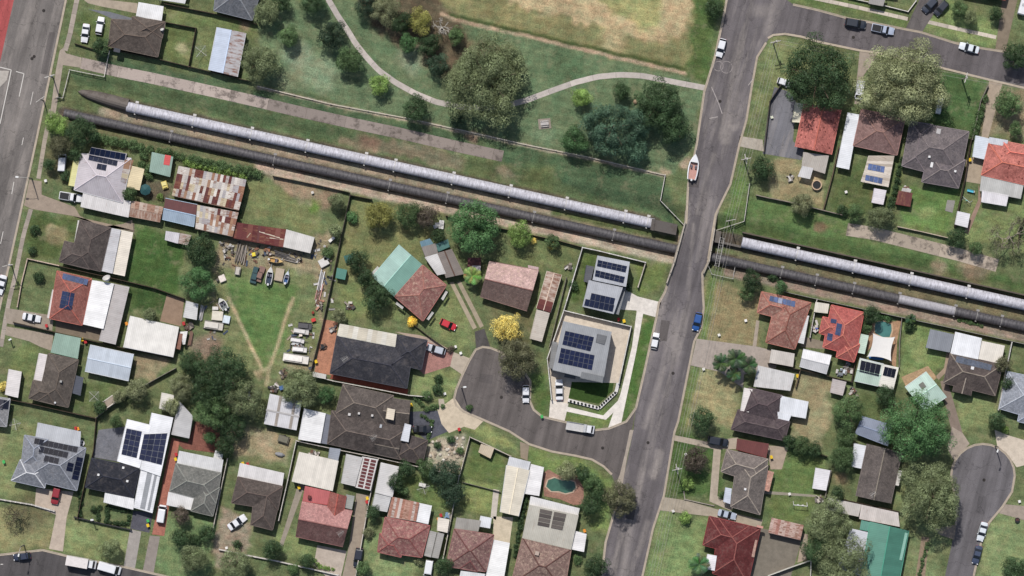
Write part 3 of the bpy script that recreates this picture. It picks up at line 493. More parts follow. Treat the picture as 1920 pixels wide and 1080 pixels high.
# ------------------------------------------------------------ pools
def pool(pts, rgb, crgb, label):
    c = sum((G(*p) for p in pts), Vector()) / len(pts); t = thing('swimming_pool', label, 'swimming pool', (c.x, c.y, 0))
    W = [G(*p) for p in pts]; mb = MB(); mb.prism([tuple(v[:2]) for v in W], -1.2, 0.06); build('water', mb, 'water', t, rgb)
    mb = MB(); nn = len(W)
    O = [c + (v - c) * (1 + 0.35 / (v - c).length) for v in W]
    for i in range(nn):
        j = (i + 1) % nn; a, b, d, e = W[i], W[j], O[j], O[i]
        mb.prism([tuple(a[:2]), tuple(b[:2]), tuple(d[:2]), tuple(e[:2])], -0.1, 0.12)
    build('coping', mb, 'concrete', t, crgb)
pool([(1642,604),(1655,602),(1671,608),(1672,620),(1668,632),(1655,632),(1641,625),(1640,612)], (80,130,124), (200,170,140), 'rectangular teal pool beside the white shade sail')
pool([(1024,912),(1028,900),(1040,896),(1054,901),(1066,900),(1077,904),(1079,914),(1073,922),(1060,925),(1048,921),(1034,921)], (74,112,96), (206,180,158), 'kidney shaped green pool in a brick surround')
# ------------------------------------------------------------ pipelines
def pipeline(name, label, x0, x1, s0, r, zc, sup, mat, brights=(), cap=True):
    P = lambda x: G(x, (s0 + 0.217 * x) / 0.976, zc)
    t = thing(name, label, 'pipeline', tuple(P(x0) - Vector((0, 0, zc + 1.3)))); cuts = [x0] + [x for x in sup if x0 < x < x1] + [x1]
    for i in range(len(cuts) - 1):
        a, b = P(cuts[i]), P(cuts[i + 1]); k = max(2, int((b - a).length / 3)); mb = MB(); mb.tube([a.lerp(b, j / k) for j in range(k + 1)], r, 28)
        m_ = mat
        for u0, u1, mm in brights:
            if u0 <= cuts[i] and cuts[i + 1] <= u1: m_ = mm
        o = build('pipe_section', mb, m_, t, smooth=True)
        for p in o.data.polygons:
            if len(p.vertices) > 4: p.use_smooth = False
    d = (P(x1) - P(x0)).normalized(); nn = Vector((-d.y, d.x, 0))
    for x in sup:
        if not x0 - 5 < x < x1 + 5: continue
        c = P(x); mb = MB(); mb.tube([c - d * 0.07, c + d * 0.07], r + 0.08, 28)
        rz = math.atan2(d.y, d.x); gz = -1.3
        for s_ in (-1, 1):
            q = c + nn * s_ * (r + 0.1); mb.box((q.x, q.y, (c.z + 0.3 + gz) / 2), (0.3, 0.3, c.z + 0.3 - gz), rz)
        q = c + nn * (r + 0.32); mb.box((q.x, q.y, c.z + 0.35), (0.75, 0.5, 0.25), rz)
        build('support_ring', mb, 'plain', t, (206,202,196) if mat != 'pipe_dark' else (150,146,142))
    return t
SUPW = [255,363,471,575,685,740,849,956,1061,1171,1214]; SUPE = [1494,1601,1707,1814]
pipeline('water_pipeline', 'long silvery white water pipeline beside the park grass', 238, 1226, 143.4, 1.2, 0.25, SUPW, 'pipe_white')
pipeline('water_pipeline', 'silvery white water pipeline below the old slab strip, past the bridge', 1391, 1990, 141.5, 1.25, 0.25, SUPE, 'pipe_white')
pipeline('water_pipeline', 'dark tarred pipeline running under the road bridge', 120, 1990, 181.2, 1.06, -0.08, [320,514,730,838,1000,1150,1465,1530,1600,1685,1790,1831,1877], 'pipe_dark', [(1684,1791,'pipe_pale')])
mb = MB(); rows = []      # half-buried concrete housing where the white pipe goes underground
for i, (x, rr) in enumerate([(146,0.15),(152,0.7),(165,1.1),(185,1.35),(210,1.5),(240,1.55)]):
    c = G(x, (141 + 0.217 * x) / 0.976 - (240 - x) * 0.06, 0); zt = -0.9 + 0.3 * i; zt = -0.6 + 0.42 * i if i < 5 else 1.55
    rows.append([c + Vector((0.217 * math.cos(a) * rr, 0.976 * math.cos(a) * rr, max(0.02, math.sin(a)) * (zt + 1.3) - 1.3)) for a in [math.pi * k / 8 for k in range(9)]])
for i in range(len(rows) - 1):
    for k in range(8): mb.face([rows[i][k], rows[i][k + 1], rows[i + 1][k + 1], rows[i + 1][k]])
mb.face(rows[-1]); tag(build('pipe_housing', mb, 'slab_stained', None, (120,112,106), org=G(190, 190, -1.3)), 'weathered concrete housing tapering into the grass where the white pipe begins', 'pipe housing')
mb = MB(); mb.prism([tuple(G(*p)[:2]) for p in [(1224,411),(1270,421),(1267,441),(1221,431)]], -1.4, 1.3); mb.prism([tuple(G(*p)[:2]) for p in [(1222,410),(1228,411),(1225,433),(1219,431)]], -1.4, 1.6)
tag(build('pipe_chamber', mb, 'slab_stained', None, (104,98,94), org=G(1245, 425, -1.3)), 'dark concrete chamber at the bridge that swallows the white pipe', 'pipe chamber')
mb = MB(); mb.prism([tuple(G(*p)[:2]) for p in [(1340,432),(1352,434),(1350,456),(1338,454)]], -1.4, 1.0); mb.prism([tuple(G(*p)[:2]) for p in [(1352,452),(1391,461),(1390,465),(1351,456)]], -1.4, 0.1)
tag(build('pipe_chamber', mb, 'slab_stained', None, (110,104,98), org=G(1350, 445, -1.3)), 'concrete pit beside the bridge where the far white pipe starts', 'pipe chamber')
mb = MB()
for s_, x0, x1 in ((123, 1392, 1990),):
    a, b = [G(x, (s_ + 0.217 * x) / 0.976) for x in (x0, x1)]; d = (b - a).normalized(); nn = Vector((-d.y, d.x, 0)) * 0.15; mb.prism([tuple(v[:2]) for v in (a - nn, b - nn, b + nn, a + nn)], -1.5, 0.25)
tag(build('retaining_wall', mb, 'slab_stained', None, (112,102,92), org=G(1392, 435, -1.3)), 'long low retaining wall above the white pipe past the bridge', 'wall')
# bridge deck and parapets
mb = MB(); ys = list(range(395, 526, 10))
for i in range(len(ys) - 1):
    y, y2 = ys[i], ys[i + 1]; q = [G(float(xat(R2L, y)) - 3, y), G(float(xat(R2L, y2)) - 3, y2), G(float(xat(R2R, y2)) + 3, y2), G(float(xat(R2R, y)) + 3, y)]; h0, h1 = float(hump(y)) + 0.03, float(hump(y2)) + 0.03
    top = [q[0] + Vector((0, 0, h0)), q[1] + Vector((0, 0, h1)), q[2] + Vector((0, 0, h1)), q[3] + Vector((0, 0, h0))]; bot = [v - Vector((0, 0, 0.35)) for v in top]
    mb.face(top); mb.face(bot[::-1]); mb.face([top[1], top[0], bot[0], bot[1]]); mb.face([top[3], top[2], bot[2], bot[3]])
tag(build('road_bridge', mb, 'concrete', None, (150,142,132), org=G(1300, 460, 0)), 'short concrete road bridge deck over the two pipelines', 'bridge')

# worn marks, patches and covers on the streets
for pts, rgb, z in [([(1292,330),(1312,332),(1310,352),(1291,350)], (92,86,85), 0.062), ([(1240,600),(1256,602),(1250,640),(1234,638)], (94,88,86), 0.058), ([(1180,930),(1196,932),(1188,975),(1172,972)], (90,85,84), 0.058), ([(900,700),(925,704),(922,720),(898,716)], (94,88,86), 0.05), ([(1700,72),(1740,80),(1738,88),(1698,80)], (92,87,88), 0.048), ([(1835,930),(1850,932),(1846,965),(1830,962)], (98,94,96), 0.042), ([(92,60),(104,62),(88,140),(76,138)], (104,98,95), 0.042)]:
    zz = float(hump(pts[0][1])) if 1150 < pts[0][0] < 1330 else 0
    sheet('road_patch', pts, rgb, 'asphalt', z + zz, label='darker rectangular repair patch in the road', cat='road patch')
for k, (x, y) in enumerate([(1262,700),(1350,190),(1130,840),(940,745),(1600,70),(1845,900),(60,110),(82,20),(64,106),(1215,830)]):
    g_ = G(x, y); mb = MB(); mb.tube([(g_.x, g_.y, 0.0), (g_.x, g_.y, 0.068)], 0.38, 14); o = struct(build('manhole_cover', mb, 'rough', None, (62,58,56)), 'round iron manhole cover in the road', 'manhole cover')
for cx, cy, r_ in ((1347,124,9), (1362,126,11)):
    c_ = G(cx, cy); mb = MB(); R_ = r_ * S
    for k in range(30):
        if k % 7 == 3: continue
        a0, a1 = 2 * math.pi * k / 30, 2 * math.pi * (k + 1) / 30; mb.face([(c_.x + q * math.cos(t_), c_.y + q * math.sin(t_), 0.062) for q, t_ in ((R_ - 0.07, a0), (R_ + 0.07, a0), (R_ + 0.07, a1), (R_ - 0.07, a1))])
    struct(build('tyre_mark', mb, 'rough', None, (158,150,146)), 'pale circular scuff on the bridge street', 'road mark')
for pts in ([(1334,163),(1347,193)], [(1347,193),(1354,213)], [(1412,148),(1403,160)], [(1330,222),(1346,219)]):
    a_, b_ = G(*pts[0]), G(*pts[1]); n_ = Vector((-(b_ - a_).y, (b_ - a_).x, 0)).normalized() * 0.09; mb = MB(); mb.face([v + Vector((0, 0, 0.062)) for v in (a_ - n_, b_ - n_, b_ + n_, a_ + n_)]); struct(build('tyre_mark', mb, 'rough', None, (176,168,164)), 'pale scrape line on the bridge street', 'road mark')
# ------------------------------------------------------------ buildings
SOLM = {}
class Bld:
    def __init__(s, name, label, cat, eave, group=None, at=None):
        s.name, s.eave = name, eave; s.planes = []; s.wc = (168,150,132); s.t = thing(name, label, cat, (at[0], at[1], 0), 0, group)
    def zat(s, x, y):
        best = None
        for tri in s.planes:
            a, b, c = tri; d = (b.x - a.x) * (c.y - a.y) - (c.x - a.x) * (b.y - a.y)
            if abs(d) < 1e-9: continue
            u = ((x - a.x) * (c.y - a.y) - (c.x - a.x) * (y - a.y)) / d; v = ((b.x - a.x) * (y - a.y) - (x - a.x) * (b.y - a.y)) / d
            if u >= -0.03 and v >= -0.03 and u + v <= 1.03:
                z = a.z + u * (b.z - a.z) + v * (c.z - a.z); best = z if best is None else max(best, z)
        return best if best is not None else s.eave
def full(q): return list(q) if len(q) == 4 else [q[0], q[1], q[2], (q[0][0] + q[2][0] - q[1][0], q[0][1] + q[2][1] - q[1][1])]
def ccw(c):
    a = sum(c[i].x * c[(i + 1) % 4].y - c[(i + 1) % 4].x * c[i].y for i in range(4)); return c if a > 0 else [c[0], c[3], c[2], c[1]]
def slopeuv(pts, off):
    a, b = pts[0], pts[1]; u = Vector((b.x - a.x, b.y - a.y, 0)).normalized(); nrm = (pts[1] - pts[0]).cross(pts[2] - pts[0]).normalized(); v = nrm.cross(u)
    return [((p - a).dot(u) + off[0], (p - a).dot(v) + off[1]) for p in pts]
def fade(rgb, k=0.8):
    l_ = 0.3 * rgb[0] + 0.59 * rgb[1] + 0.11 * rgb[2]; return tuple(l_ + k * (v - l_) + 7 for v in rgb)
def roofsolid(b, faces, rim, rgb, mat, name='roof', th=0.2, frgb=None):
    rgb = fade(rgb)
    mb = MB(); off = (random.random() * 9, random.random() * 9)
    for f in faces:
        mb.face(f, 0, slopeuv(f, off))
        for i in range(1, len(f) - 1): b.planes.append((f[0], f[i], f[i + 1]))
    n_ = len(rim)
    low = [p - Vector((0, 0, th)) for p in rim]
    mb.face(low[::-1], 1)
    for i in range(n_): mb.face([rim[i], low[i], low[(i + 1) % n_], rim[(i + 1) % n_]][::-1] if False else [low[i], low[(i + 1) % n_], rim[(i + 1) % n_], rim[i]], 1)
    return build(name, mb, [mat, 'plain'], b.t, rgb)
def bar(mb, a, b, w_, h):
    d = (b - a); L = d.length
    if L < 0.05: return
    d /= L; sd = d.cross(Vector((0, 0, 1)))
    if sd.length < 0.01: return
    sd = sd.normalized() * w_ / 2; up = sd.cross(d).normalized() * h
    if up.z < 0: up = -up
    q = [a - sd - up * 0.3, a + sd - up * 0.3, a + sd * 0.4 + up, a - sd * 0.4 + up]; r = [p + d * L for p in q]
    for i in range(4): mb.face([q[i], q[(i + 1) % 4], r[(i + 1) % 4], r[i]])
    mb.face(q[::-1]); mb.face(r)
def walls(b, c, inset, z1, rgb, mat='rough'):
    ctr = sum(c, Vector()) / 4; e0 = (c[1] - c[0]).normalized(); e1 = (c[3] - c[0]).normalized()
    q = [c[0] + (e0 + e1) * inset, c[1] + (-e0 + e1) * inset, c[2] + (-e0 - e1) * inset, c[3] + (e0 - e1) * inset]
    mb = MB(); mb.prism([tuple(v[:2]) for v in q], 0.0, z1); return build('wall', mb, mat, b.t, rgb)
def pitched(b, kind, quad, rgb, mat='tile', pitch=23, eave=None, flip=False, cap=None, gut=None, dz=0.0, noscale=False):
    eave = (b.eave if eave is None else eave) + dz; c = ccw([G(p[0], p[1], eave) for p in full(quad)])
    if ((c[1] - c[0]).length < (c[2] - c[1]).length) != flip: c = c[1:] + c[:1]
    half = ((c[2] - c[1]).length + (c[3] - c[0]).length) / 4; rise = half * math.tan(math.radians(pitch)); m0, m1 = (c[0] + c[3]) / 2, (c[1] + c[2]) / 2; L = (m1 - m0).length; d = (m1 - m0) / L
    i0 = i1 = 0.0
    if kind == 'hip': i0 = i1 = min(half * 1.0, L * 0.49)
    if kind == 'hip0': i0 = min(half, L * 0.9)
    if kind == 'hip1': i1 = min(half, L * 0.9)
    r0 = m0 + d * i0 + Vector((0, 0, rise)); r1 = m1 - d * i1 + Vector((0, 0, rise))
    fs = [[c[0], c[1], r1, r0], [c[2], c[3], r0, r1], [c[1], c[2], r1], [c[3], c[0], r0]]
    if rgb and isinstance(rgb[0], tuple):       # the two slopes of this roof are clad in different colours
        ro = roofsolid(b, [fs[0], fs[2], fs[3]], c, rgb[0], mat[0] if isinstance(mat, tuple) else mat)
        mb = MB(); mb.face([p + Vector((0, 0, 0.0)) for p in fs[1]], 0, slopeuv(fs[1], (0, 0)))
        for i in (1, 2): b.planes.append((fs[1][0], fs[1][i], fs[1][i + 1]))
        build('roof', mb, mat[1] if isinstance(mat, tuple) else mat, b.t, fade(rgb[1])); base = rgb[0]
    else: ro = roofsolid(b, fs, c, rgb, mat); base = rgb
    mb = MB(); lines = [(r0, r1)]
    if i0 > 0: lines += [(c[0], r0), (c[3], r0)]
    if i1 > 0: lines += [(c[1], r1), (c[2], r1)]
    for p, q in lines: bar(mb, p + Vector((0, 0, 0.03)), q + Vector((0, 0, 0.03)), 0.3, 0.09)
    build('ridge_cap', mb, 'rough' if 'tile' in str(mat) else 'plain', ro if ro.parent else b.t, cap or tuple(min(255, x * 1.12 + 6) for x in base))
    mb = MB(); sides = [0, 1, 2, 3] if kind == 'hip' else [0, 2]
    for i in sides:
        p, q = c[i], c[(i + 1) % 4]; o_ = (p - q).cross(Vector((0, 0, 1))).normalized() * -0.06; bar(mb, p + o_ - Vector((0, 0, 0.06)), q + o_ - Vector((0, 0, 0.06)), 0.15, 0.1)
    build('gutter', mb, 'plain', b.t, gut or tuple(min(235, x * 1.2 + 14) for x in base))
    walls(b, c, 0.45 if eave > 2.5 else 0.15, eave - 0.15, b.wc)
    return c
def flat(b, quad, rgb, mat='metal', h=2.5, slope=0.25, name='roof', posts=False, th=0.12, wallin=0.12, flip=False):
    c = ccw([G(p[0], p[1], h) for p in full(quad)])
    if ((c[1] - c[0]).length < (c[2] - c[1]).length) != flip: c = c[1:] + c[:1]
    c = [c[0], c[1], c[2] + Vector((0, 0, slope)), c[3] + Vector((0, 0, slope))]
    ro = roofsolid(b, [c], c, rgb, mat, name, th)
    if posts:
        for i in range(4):
            ctr = sum(c, Vector()) / 4; p = c[i] + (ctr - c[i]) * 0.05; inst('post', UNIT['plain'], b.t, (p.x - ORG[b.t.name].x, p.y - ORG[b.t.name].y, 0), 0, (0.1, 0.1, c[i].z - th), alb((170,165,158)))
    else: walls(b, c, wallin, h - th - 0.01, b.wc)
    mb = MB(); p, q = c[0], c[1]; o_ = (p - q).cross(Vector((0, 0, 1))).normalized() * -0.07; bar(mb, p + o_ - Vector((0, 0, 0.05)), q + o_ - Vector((0, 0, 0.05)), 0.14, 0.08)
    build('gutter', mb, 'plain', b.t, tuple(min(235, x * 1.05 + 8) for x in rgb)); return c
def quadpt(q, u, v): return (q[0][0] * (1 - u) * (1 - v) + q[1][0] * u * (1 - v) + q[2][0] * u * v + q[3][0] * (1 - u) * v, q[0][1] * (1 - u) * (1 - v) + q[1][1] * u * (1 - v) + q[2][1] * u * v + q[3][1] * (1 - u) * v)
def grid(b, quad, nx_, ny_, name, fn, gap=0.04, lift=0.1):
    q = full(quad)
    for j in range(ny_):
        for i in range(nx_):
            cs = [quadpt(q, (i + a) / nx_, (j + c) / ny_) for a, c in ((gap, gap), (1 - gap, gap), (1 - gap, 1 - gap), (gap, 1 - gap))]
            W = []
            for p in cs:
                g = G(p[0], p[1], b.eave + 0.7); W.append(Vector((g.x, g.y, 0)))
            m_ = sum(W, Vector()) / 4; e = 0.25     # fit the roof plane under this piece's centre
            z0 = b.zat(m_.x, m_.y); zx = (b.zat(m_.x + e, m_.y) - b.zat(m_.x - e, m_.y)) / (2 * e); zy = (b.zat(m_.x, m_.y + e) - b.zat(m_.x, m_.y - e)) / (2 * e)
            zx = max(-0.8, min(0.8, zx)); zy = max(-0.8, min(0.8, zy))
            for p in W: p.z = z0 + zx * (p.x - m_.x) + zy * (p.y - m_.y) + lift
            fn(b, name, ccw(W), i, j)
def solar(b, quad, nx_, ny_, rgb=(34,40,66), lift=0.12, gap=0.02, tilt=0):
    def f(b, name, W, i, j):
        mb = MB(); c = sum(W, Vector()) / 4; low = [p - Vector((0, 0, 0.06)) for p in W]; inn = [p + (c - p).normalized() * 0.03 + Vector((0, 0, 0.004)) for p in W]
        for k in range(4):
            k2 = (k + 1) % 4; mb.face([low[k], low[k2], W[k2], W[k]], 0); mb.face([W[k], W[k2], inn[k2], inn[k]], 0)
        mb.face(inn, 1); mb.face(low[::-1], 0); t = random.uniform(0.9, 1.12); build('solar_panel', mb, ['solar_frame', 'solar_cell'], b.t, tuple(min(255, x * t) for x in rgb))
    grid(b, quad, nx_, ny_, 'solar_panel', f, gap, lift)
def sheets(b, quad, nx_, ny_, pal, mats=('metal_rust', 'metal_old'), parent=None, lift=0.05, gap=-0.012, wts=None):
    def f(b, name, W, i, j):
        dz = Vector((0, 0, random.uniform(0, 0.03) + (0.025 if i % 2 else 0))); W = [p + dz for p in W]; mb = MB(); mb.face(W, 0, slopeuv(W, (random.random() * 9, random.random() * 9))); low = [p - Vector((0, 0, 0.03)) for p in W]
        for k in range(4): mb.face([low[k], low[(k + 1) % 4], W[(k + 1) % 4], W[k]], 0)
        build('roof_sheet', mb, random.choice(mats), parent or b.t, random.choices(pal, wts)[0])
    grid(b, quad, nx_, ny_, 'roof_sheet', f, gap, lift)
def topbox(b, x, y, sx, sy, h, rgb, name, rz=-0.22, mat='plain'):
    g = G(x, y, b.eave + 0.8); z = b.zat(g.x, g.y); mb = MB(); mb.box((g.x, g.y, z + h / 2 - 0.1), (sx, sy, h + 0.2), rz); build(name, mb, mat, b.t, rgb)
def dish(b, x, y, r=0.5, rgb=(215,212,208)):
    g = G(x, y, b.eave + 1); z = b.zat(g.x, g.y); mb = MB(); mb.tube([(g.x, g.y, z - 0.05), (g.x, g.y, z + 0.5)], 0.05, 6); rows = []
    ax = Vector((-0.3, 0.75, 0.6)).normalized(); u = ax.cross(Vector((0, 0, 1))).normalized(); v = ax.cross(u); c = Vector((g.x, g.y, z + 0.5))
    rows = [[c + ax * (k * k * 0.12 * r) + (u * math.cos(a) + v * math.sin(a)) * r * k / 3 for a in [2 * math.pi * j / 12 for j in range(12)]] for k in range(4)]
    for k in range(3):
        for j in range(12): mb.face([rows[k][j], rows[k][(j + 1) % 12], rows[k + 1][(j + 1) % 12], rows[k + 1][j]])
    build('satellite_dish', mb, 'plain', b.t, rgb)
def antenna(b, x, y, s_=1.6, rz=0.6):
    g = G(x, y, b.eave + 1); z = b.zat(g.x, g.y); mb = MB(); mb.tube([(g.x, g.y, z - 0.05), (g.x, g.y, z + 2.2)], 0.04, 5); co, si = math.cos(rz), math.sin(rz); zz = z + 2.1
    mb.tube([(g.x - co * s_ / 2, g.y - si * s_ / 2, zz), (g.x + co * s_ / 2, g.y + si * s_ / 2, zz)], 0.03, 5)
    for k in range(6):
        t = -s_ / 2 + s_ * k / 6; h = 0.75 - 0.05 * k; mb.tube([(g.x + co * t - si * h, g.y + si * t + co * h, zz), (g.x + co * t + si * h, g.y + si * t - co * h, zz)], 0.018, 4)
    build('antenna', mb, 'plain', b.t, (200,196,190))
def house(name, label, cat, items, eave=2.8, wall=None, group=None):
    pts = [p for it in items if it[0] in ('hip', 'gable', 'hip0', 'hip1', 'flat', 'ver') for p in it[1]]
    at_ = G(sum(p[0] for p in pts) / len(pts), sum(p[1] for p in pts) / len(pts)); b = Bld(name, label, cat, eave, group, at_)
    if wall: b.wc = wall
    for it in items:
        k = it[0]; o = it[-1] if isinstance(it[-1], dict) else {}; a = [x for x in it[1:] if not isinstance(x, dict)]
        if k in ('hip', 'gable', 'hip0', 'hip1'): pitched(b, k, *a, **o)
        elif k == 'flat': flat(b, *a, **o)
        elif k == 'ver': flat(b, *a, **{'name': 'veranda_roof', 'posts': True, 'h': 2.42, **o})
        elif k == 'solar': solar(b, *a, **o)
        elif k == 'sheets': sheets(b, *a, **o)
        elif k == 'box': topbox(b, *a, **o)
        elif k == 'dish': dish(b, *a)
        elif k == 'ant': antenna(b, *a)
    return b
WH = (232,230,228); CR = (222,208,184); BR = (92,80,72); RUST = [(206,196,186),(190,182,176),(222,214,204),(112,58,48),(168,130,104),(205,190,160),(150,104,84),(178,172,172),(96,46,42)]
house('house', 'brown tiled hip roof house with white carport beside the white parked cars', 'house', [
 ('hip', [(209,36),(309,42),(296,107),(203,87)], (96,84,76)), ('hip', [(248,31),(310,41),(304,72),(243,68)], (98,86,78), {'flip': True, 'dz': -0.03}),
 ('ver', [(260,4),(307,12),(303,40),(255,29)], WH), ('box', 219, 94, 1.5, 0.9, 0.5, (70,72,80), 'air_conditioner'), ('dish', 305, 58)])
house('house', 'slate grey tiled house at the park corner, ridge pointing away from the shed', 'house', [('hip', [(408,-40),(490,-20),(473,38),(401,20)], (112,116,124), {'cap': (150,152,156)})])
house('house', 'house with white veranda cut off above the back lawn', 'house', [('hip', [(270,-70),(360,-55),(348,-8),(258,-25)], BR), ('ver', [(298,-12),(350,-3),(347,6),(295,-2)], WH)])
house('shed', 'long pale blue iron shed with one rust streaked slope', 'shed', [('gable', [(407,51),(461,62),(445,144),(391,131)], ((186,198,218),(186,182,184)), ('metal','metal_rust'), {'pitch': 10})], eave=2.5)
house('house', 'pinkish rusting iron hip roof house with dark solar rows by the highway', 'house', [
 ('hip', [(152,288),(246,297),(230,380),(139,356)], (196,186,190), 'metal_old', {'pitch': 24}), ('flat', [(172,276),(238,288),(234,303),(166,289)], (190,184,186), 'metal_old', {'h': 3.4}),
 ('solar', [(171,276),(236,288),(234,301),(167,289)], 7, 1, {'rgb': (22,30,52)}), ('solar', [(167,290),(221,301),(219,312),(165,300)], 6, 1, {'rgb': (22,30,52)}), ('solar', [(183,306),(201,309),(199,321),(181,317)], 2, 1, {'rgb': (22,30,52)}),
 ('ver', [(140,292),(151,294),(141,350),(129,348)], (214,208,130)), ('ver', [(156,362),(246,377),(241,407),(151,387)], (218,212,208), 'metal_old'), ('ver', [(241,309),(271,317),(262,357),(233,350)], (220,198,150)), ('sheets', [(234,300),(250,300),(235,345),(226,340)], 1, 5, RUST)])
house('shed', 'small green roofed shed with a bright red roof patch', 'shed', [('flat', [(285,285),(325,294),(319,331),(280,321)], (140,170,152), {'h': 2.4}), ('sheets', [(309,290),(320,292),(317,310),(306,308)], 1, 1, [(214,88,86)], {'mats': ('metal',)})])
house('shed', 'huge patchwork shed of rusty mismatched iron sheets', 'shed', [
 ('flat', [(335,311),(462,337),(448,394),(322,366)], (150,120,104), 'metal_rust', {'h': 3.2, 'slope': 0.4}), ('flat', [(370,384),(447,398),(436,443),(366,428)], (170,150,136), 'metal_rust', {'h': 3.0}),
 ('sheets', [(335,311),(462,337),(456,364),(329,339)], 24, 2, RUST, {'wts': [5,4,5,2,3,3,1,3,1], 'mats': ('metal_old','metal_old','metal_rust')}), ('sheets', [(329,339),(456,364),(448,393),(322,366)], 24, 2, RUST, {'wts': [3,3,4,4,2,3,3,2,3]}),
 ('sheets', [(370,384),(447,399),(441,422),(368,406)], 14, 2, RUST, {'wts': [4,4,4,2,2,2,1,4,1], 'mats': ('metal_old','metal_rust')}), ('sheets', [(368,406),(441,422),(436,443),(366,428)], 14, 2, RUST, {'wts': [4,4,4,1,2,2,1,4,0], 'mats': ('metal_old','metal_rust')})], eave=3.0)
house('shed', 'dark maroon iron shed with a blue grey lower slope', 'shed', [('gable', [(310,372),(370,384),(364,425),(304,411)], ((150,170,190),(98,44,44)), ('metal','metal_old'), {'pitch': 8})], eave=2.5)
house('shed', 'brown and white patchy flat shed between the carport and maroon shed', 'shed', [('flat', [(247,376),(306,388),(300,416),(242,405)], (178,150,132), 'metal_patchy', {'h': 2.4}), ('sheets', [(247,376),(306,388),(303,402),(245,390)], 8, 1, [(200,180,164),(190,160,140),(176,140,120),(120,60,50)], {'wts': [5,4,3,1]})], eave=2.4)
house('shed', 'little white shed below the patchwork iron shed', 'shed', [('flat', [(311,433),(337,437),(334,456),(309,449)], (210,204,208), {'h': 2.1}), ('flat', [(338,437),(359,441),(352,460),(334,456)], (176,160,150), 'metal_rust', {'h': 2.0})], eave=2.2)
house('shed', 'low maroon iron lean-to with loose boards on top', 'shed', [('flat', [(437,416),(536,430),(531,463),(433,445)], (106,48,46), 'metal_old', {'h': 2.3}), ('sheets', [(437,416),(484,423),(480,453),(433,445)], 5, 2, [(106,48,46),(96,44,44),(124,70,60),(150,110,96)], {'mats': ('metal_old','metal_rust'), 'wts': [4,4,2,1]}), ('sheets', [(489,424),(536,430),(531,463),(485,454)], 5, 2, [(106,48,46),(112,56,50),(128,76,66)], {'mats': ('metal_old','metal_rust')}), ('box', 505, 440, 5, 0.25, 0.08, (205,190,170), 'board', {'rz': -0.3}), ('box', 515, 447, 4, 0.2, 0.08, (205,190,170), 'board', {'rz': -0.1}), ('box', 470, 436, 3, 0.2, 0.08, (180,160,140), 'board', {'rz': 0.9})], eave=2.4)
house('shed', 'pale ribbed shed at the end of the maroon lean-to', 'shed', [('flat', [(537,430),(590,445),(582,474),(531,462)], (214,208,200), {'h': 2.5})])
house('house', 'brown tiled house with grey and cream back verandas', 'house', [
 ('hip', [(150,412),(208,427),(189,509),(131,495)], (88,78,74)), ('hip', [(121,452),(180,466),(168,505),(111,491)], (90,80,76), {'dz': -0.02}), ('ver', [(207,427),(227,431),(211,513),(189,508)], (194,192,194), 'metal_old', {'h': 2.6}), ('ver', [(227,431),(250,436),(234,518),(211,513)], (224,212,192), {'h': 2.45}), ('ver', [(147,413),(155,415),(148,458),(140,456)], (220,214,208))])
house('house', 'red tiled house with white veranda and two solar arrays', 'house', [
 ('hip', [(107,508),(172,523),(154,610),(93,597)], (164,94,82), 'tile'), ('ver', [(99,543),(115,546),(105,600),(89,596)], (216,208,202)), ('flat', [(172,525),(214,532),(194,617),(155,608)], (238,236,234), {'h': 2.7}), ('ver', [(215,532),(243,538),(217,646),(186,639)], (182,174,170), 'metal_old'),
 ('solar', [(118,512),(166,524),(163,535),(116,523)], 6, 1, {'rgb': (70,84,116)}), ('solar', [(117,545),(141,550),(135,582),(111,577)], 2, 4, {'rgb': (52,62,92)}), ('dish', 202, 527, 1.0)])
house('carport', 'flat green carport beside the brown hip roof', 'carport', [('ver', [(104,624),(152,634),(146,672),(95,660)], (140,172,152), {'h': 2.6, 'name': 'roof'})])
house('house', 'brown tiled L-shaped house below the green carport', 'house', [('hip', [(91,663),(147,675),(128,764),(71,751)], (96,86,78)), ('hip', [(62,713),(112,724),(103,759),(54,747)], (94,84,76), {'dz': -0.02}), ('ver', [(74,662),(89,665),(79,715),(64,712)], (214,204,200)), ('ver', [(140,703),(157,708),(151,742),(135,737)], (62,68,84)), ('box', 115, 715, 0.5, 0.5, 0.8, (170,168,164), 'flue'), ('box', 103, 755, 0.4, 0.4, 0.4, (220,220,220), 'vent')])
house('shed', 'big pale blue garage with shallow iron roof', 'shed', [('gable', [(169,647),(251,665),(241,714),(159,696)], (184,194,206), 'metal', {'pitch': 6})], eave=2.7)
house('shed', 'large cream flat roofed garage behind the white backed house', 'shed', [('flat', [(244,592),(336,613),(325,669),(231,650)], (232,226,216), {'h': 2.8})])
house('shed', 'white ribbed garden shed on the lawn by the highway', 'shed', [('flat', [(17,692),(41,697),(34,746),(10,740)], (214,206,202), {'h': 2.2})])
house('house', 'house at the highway edge showing only its solar panels', 'house', [('hip', [(-70,735),(19,748),(12,800),(-80,790)], (150,150,152)), ('solar', [(-14,746),(17,751),(15,768),(-16,764)], 3, 1, {'rgb': (38,40,52)})])
house('shed', 'small white shed with boards leaning beside it in the scrap yard', 'shed', [('flat', [(350,564),(372,570),(369,600),(344,595)], (206,204,202), {'h': 2.2})])
house('shed', 'little white and rusty lean-to against the cream garage', 'shed', [('flat', [(338,622),(352,621),(347,646),(344,646),(342,640)][:4], (226,222,216), {'h': 2.0}), ('flat', [(334,624),(343,626),(338,656),(328,653)], (150,98,80), 'metal_rust', {'h': 1.9})], eave=2)
house('shed', 'small cream garden shed beside the white flat roof', 'shed', [('flat', [(304,736),(327,741),(321,772),(299,766)], (216,210,196), {'h': 2.3})])
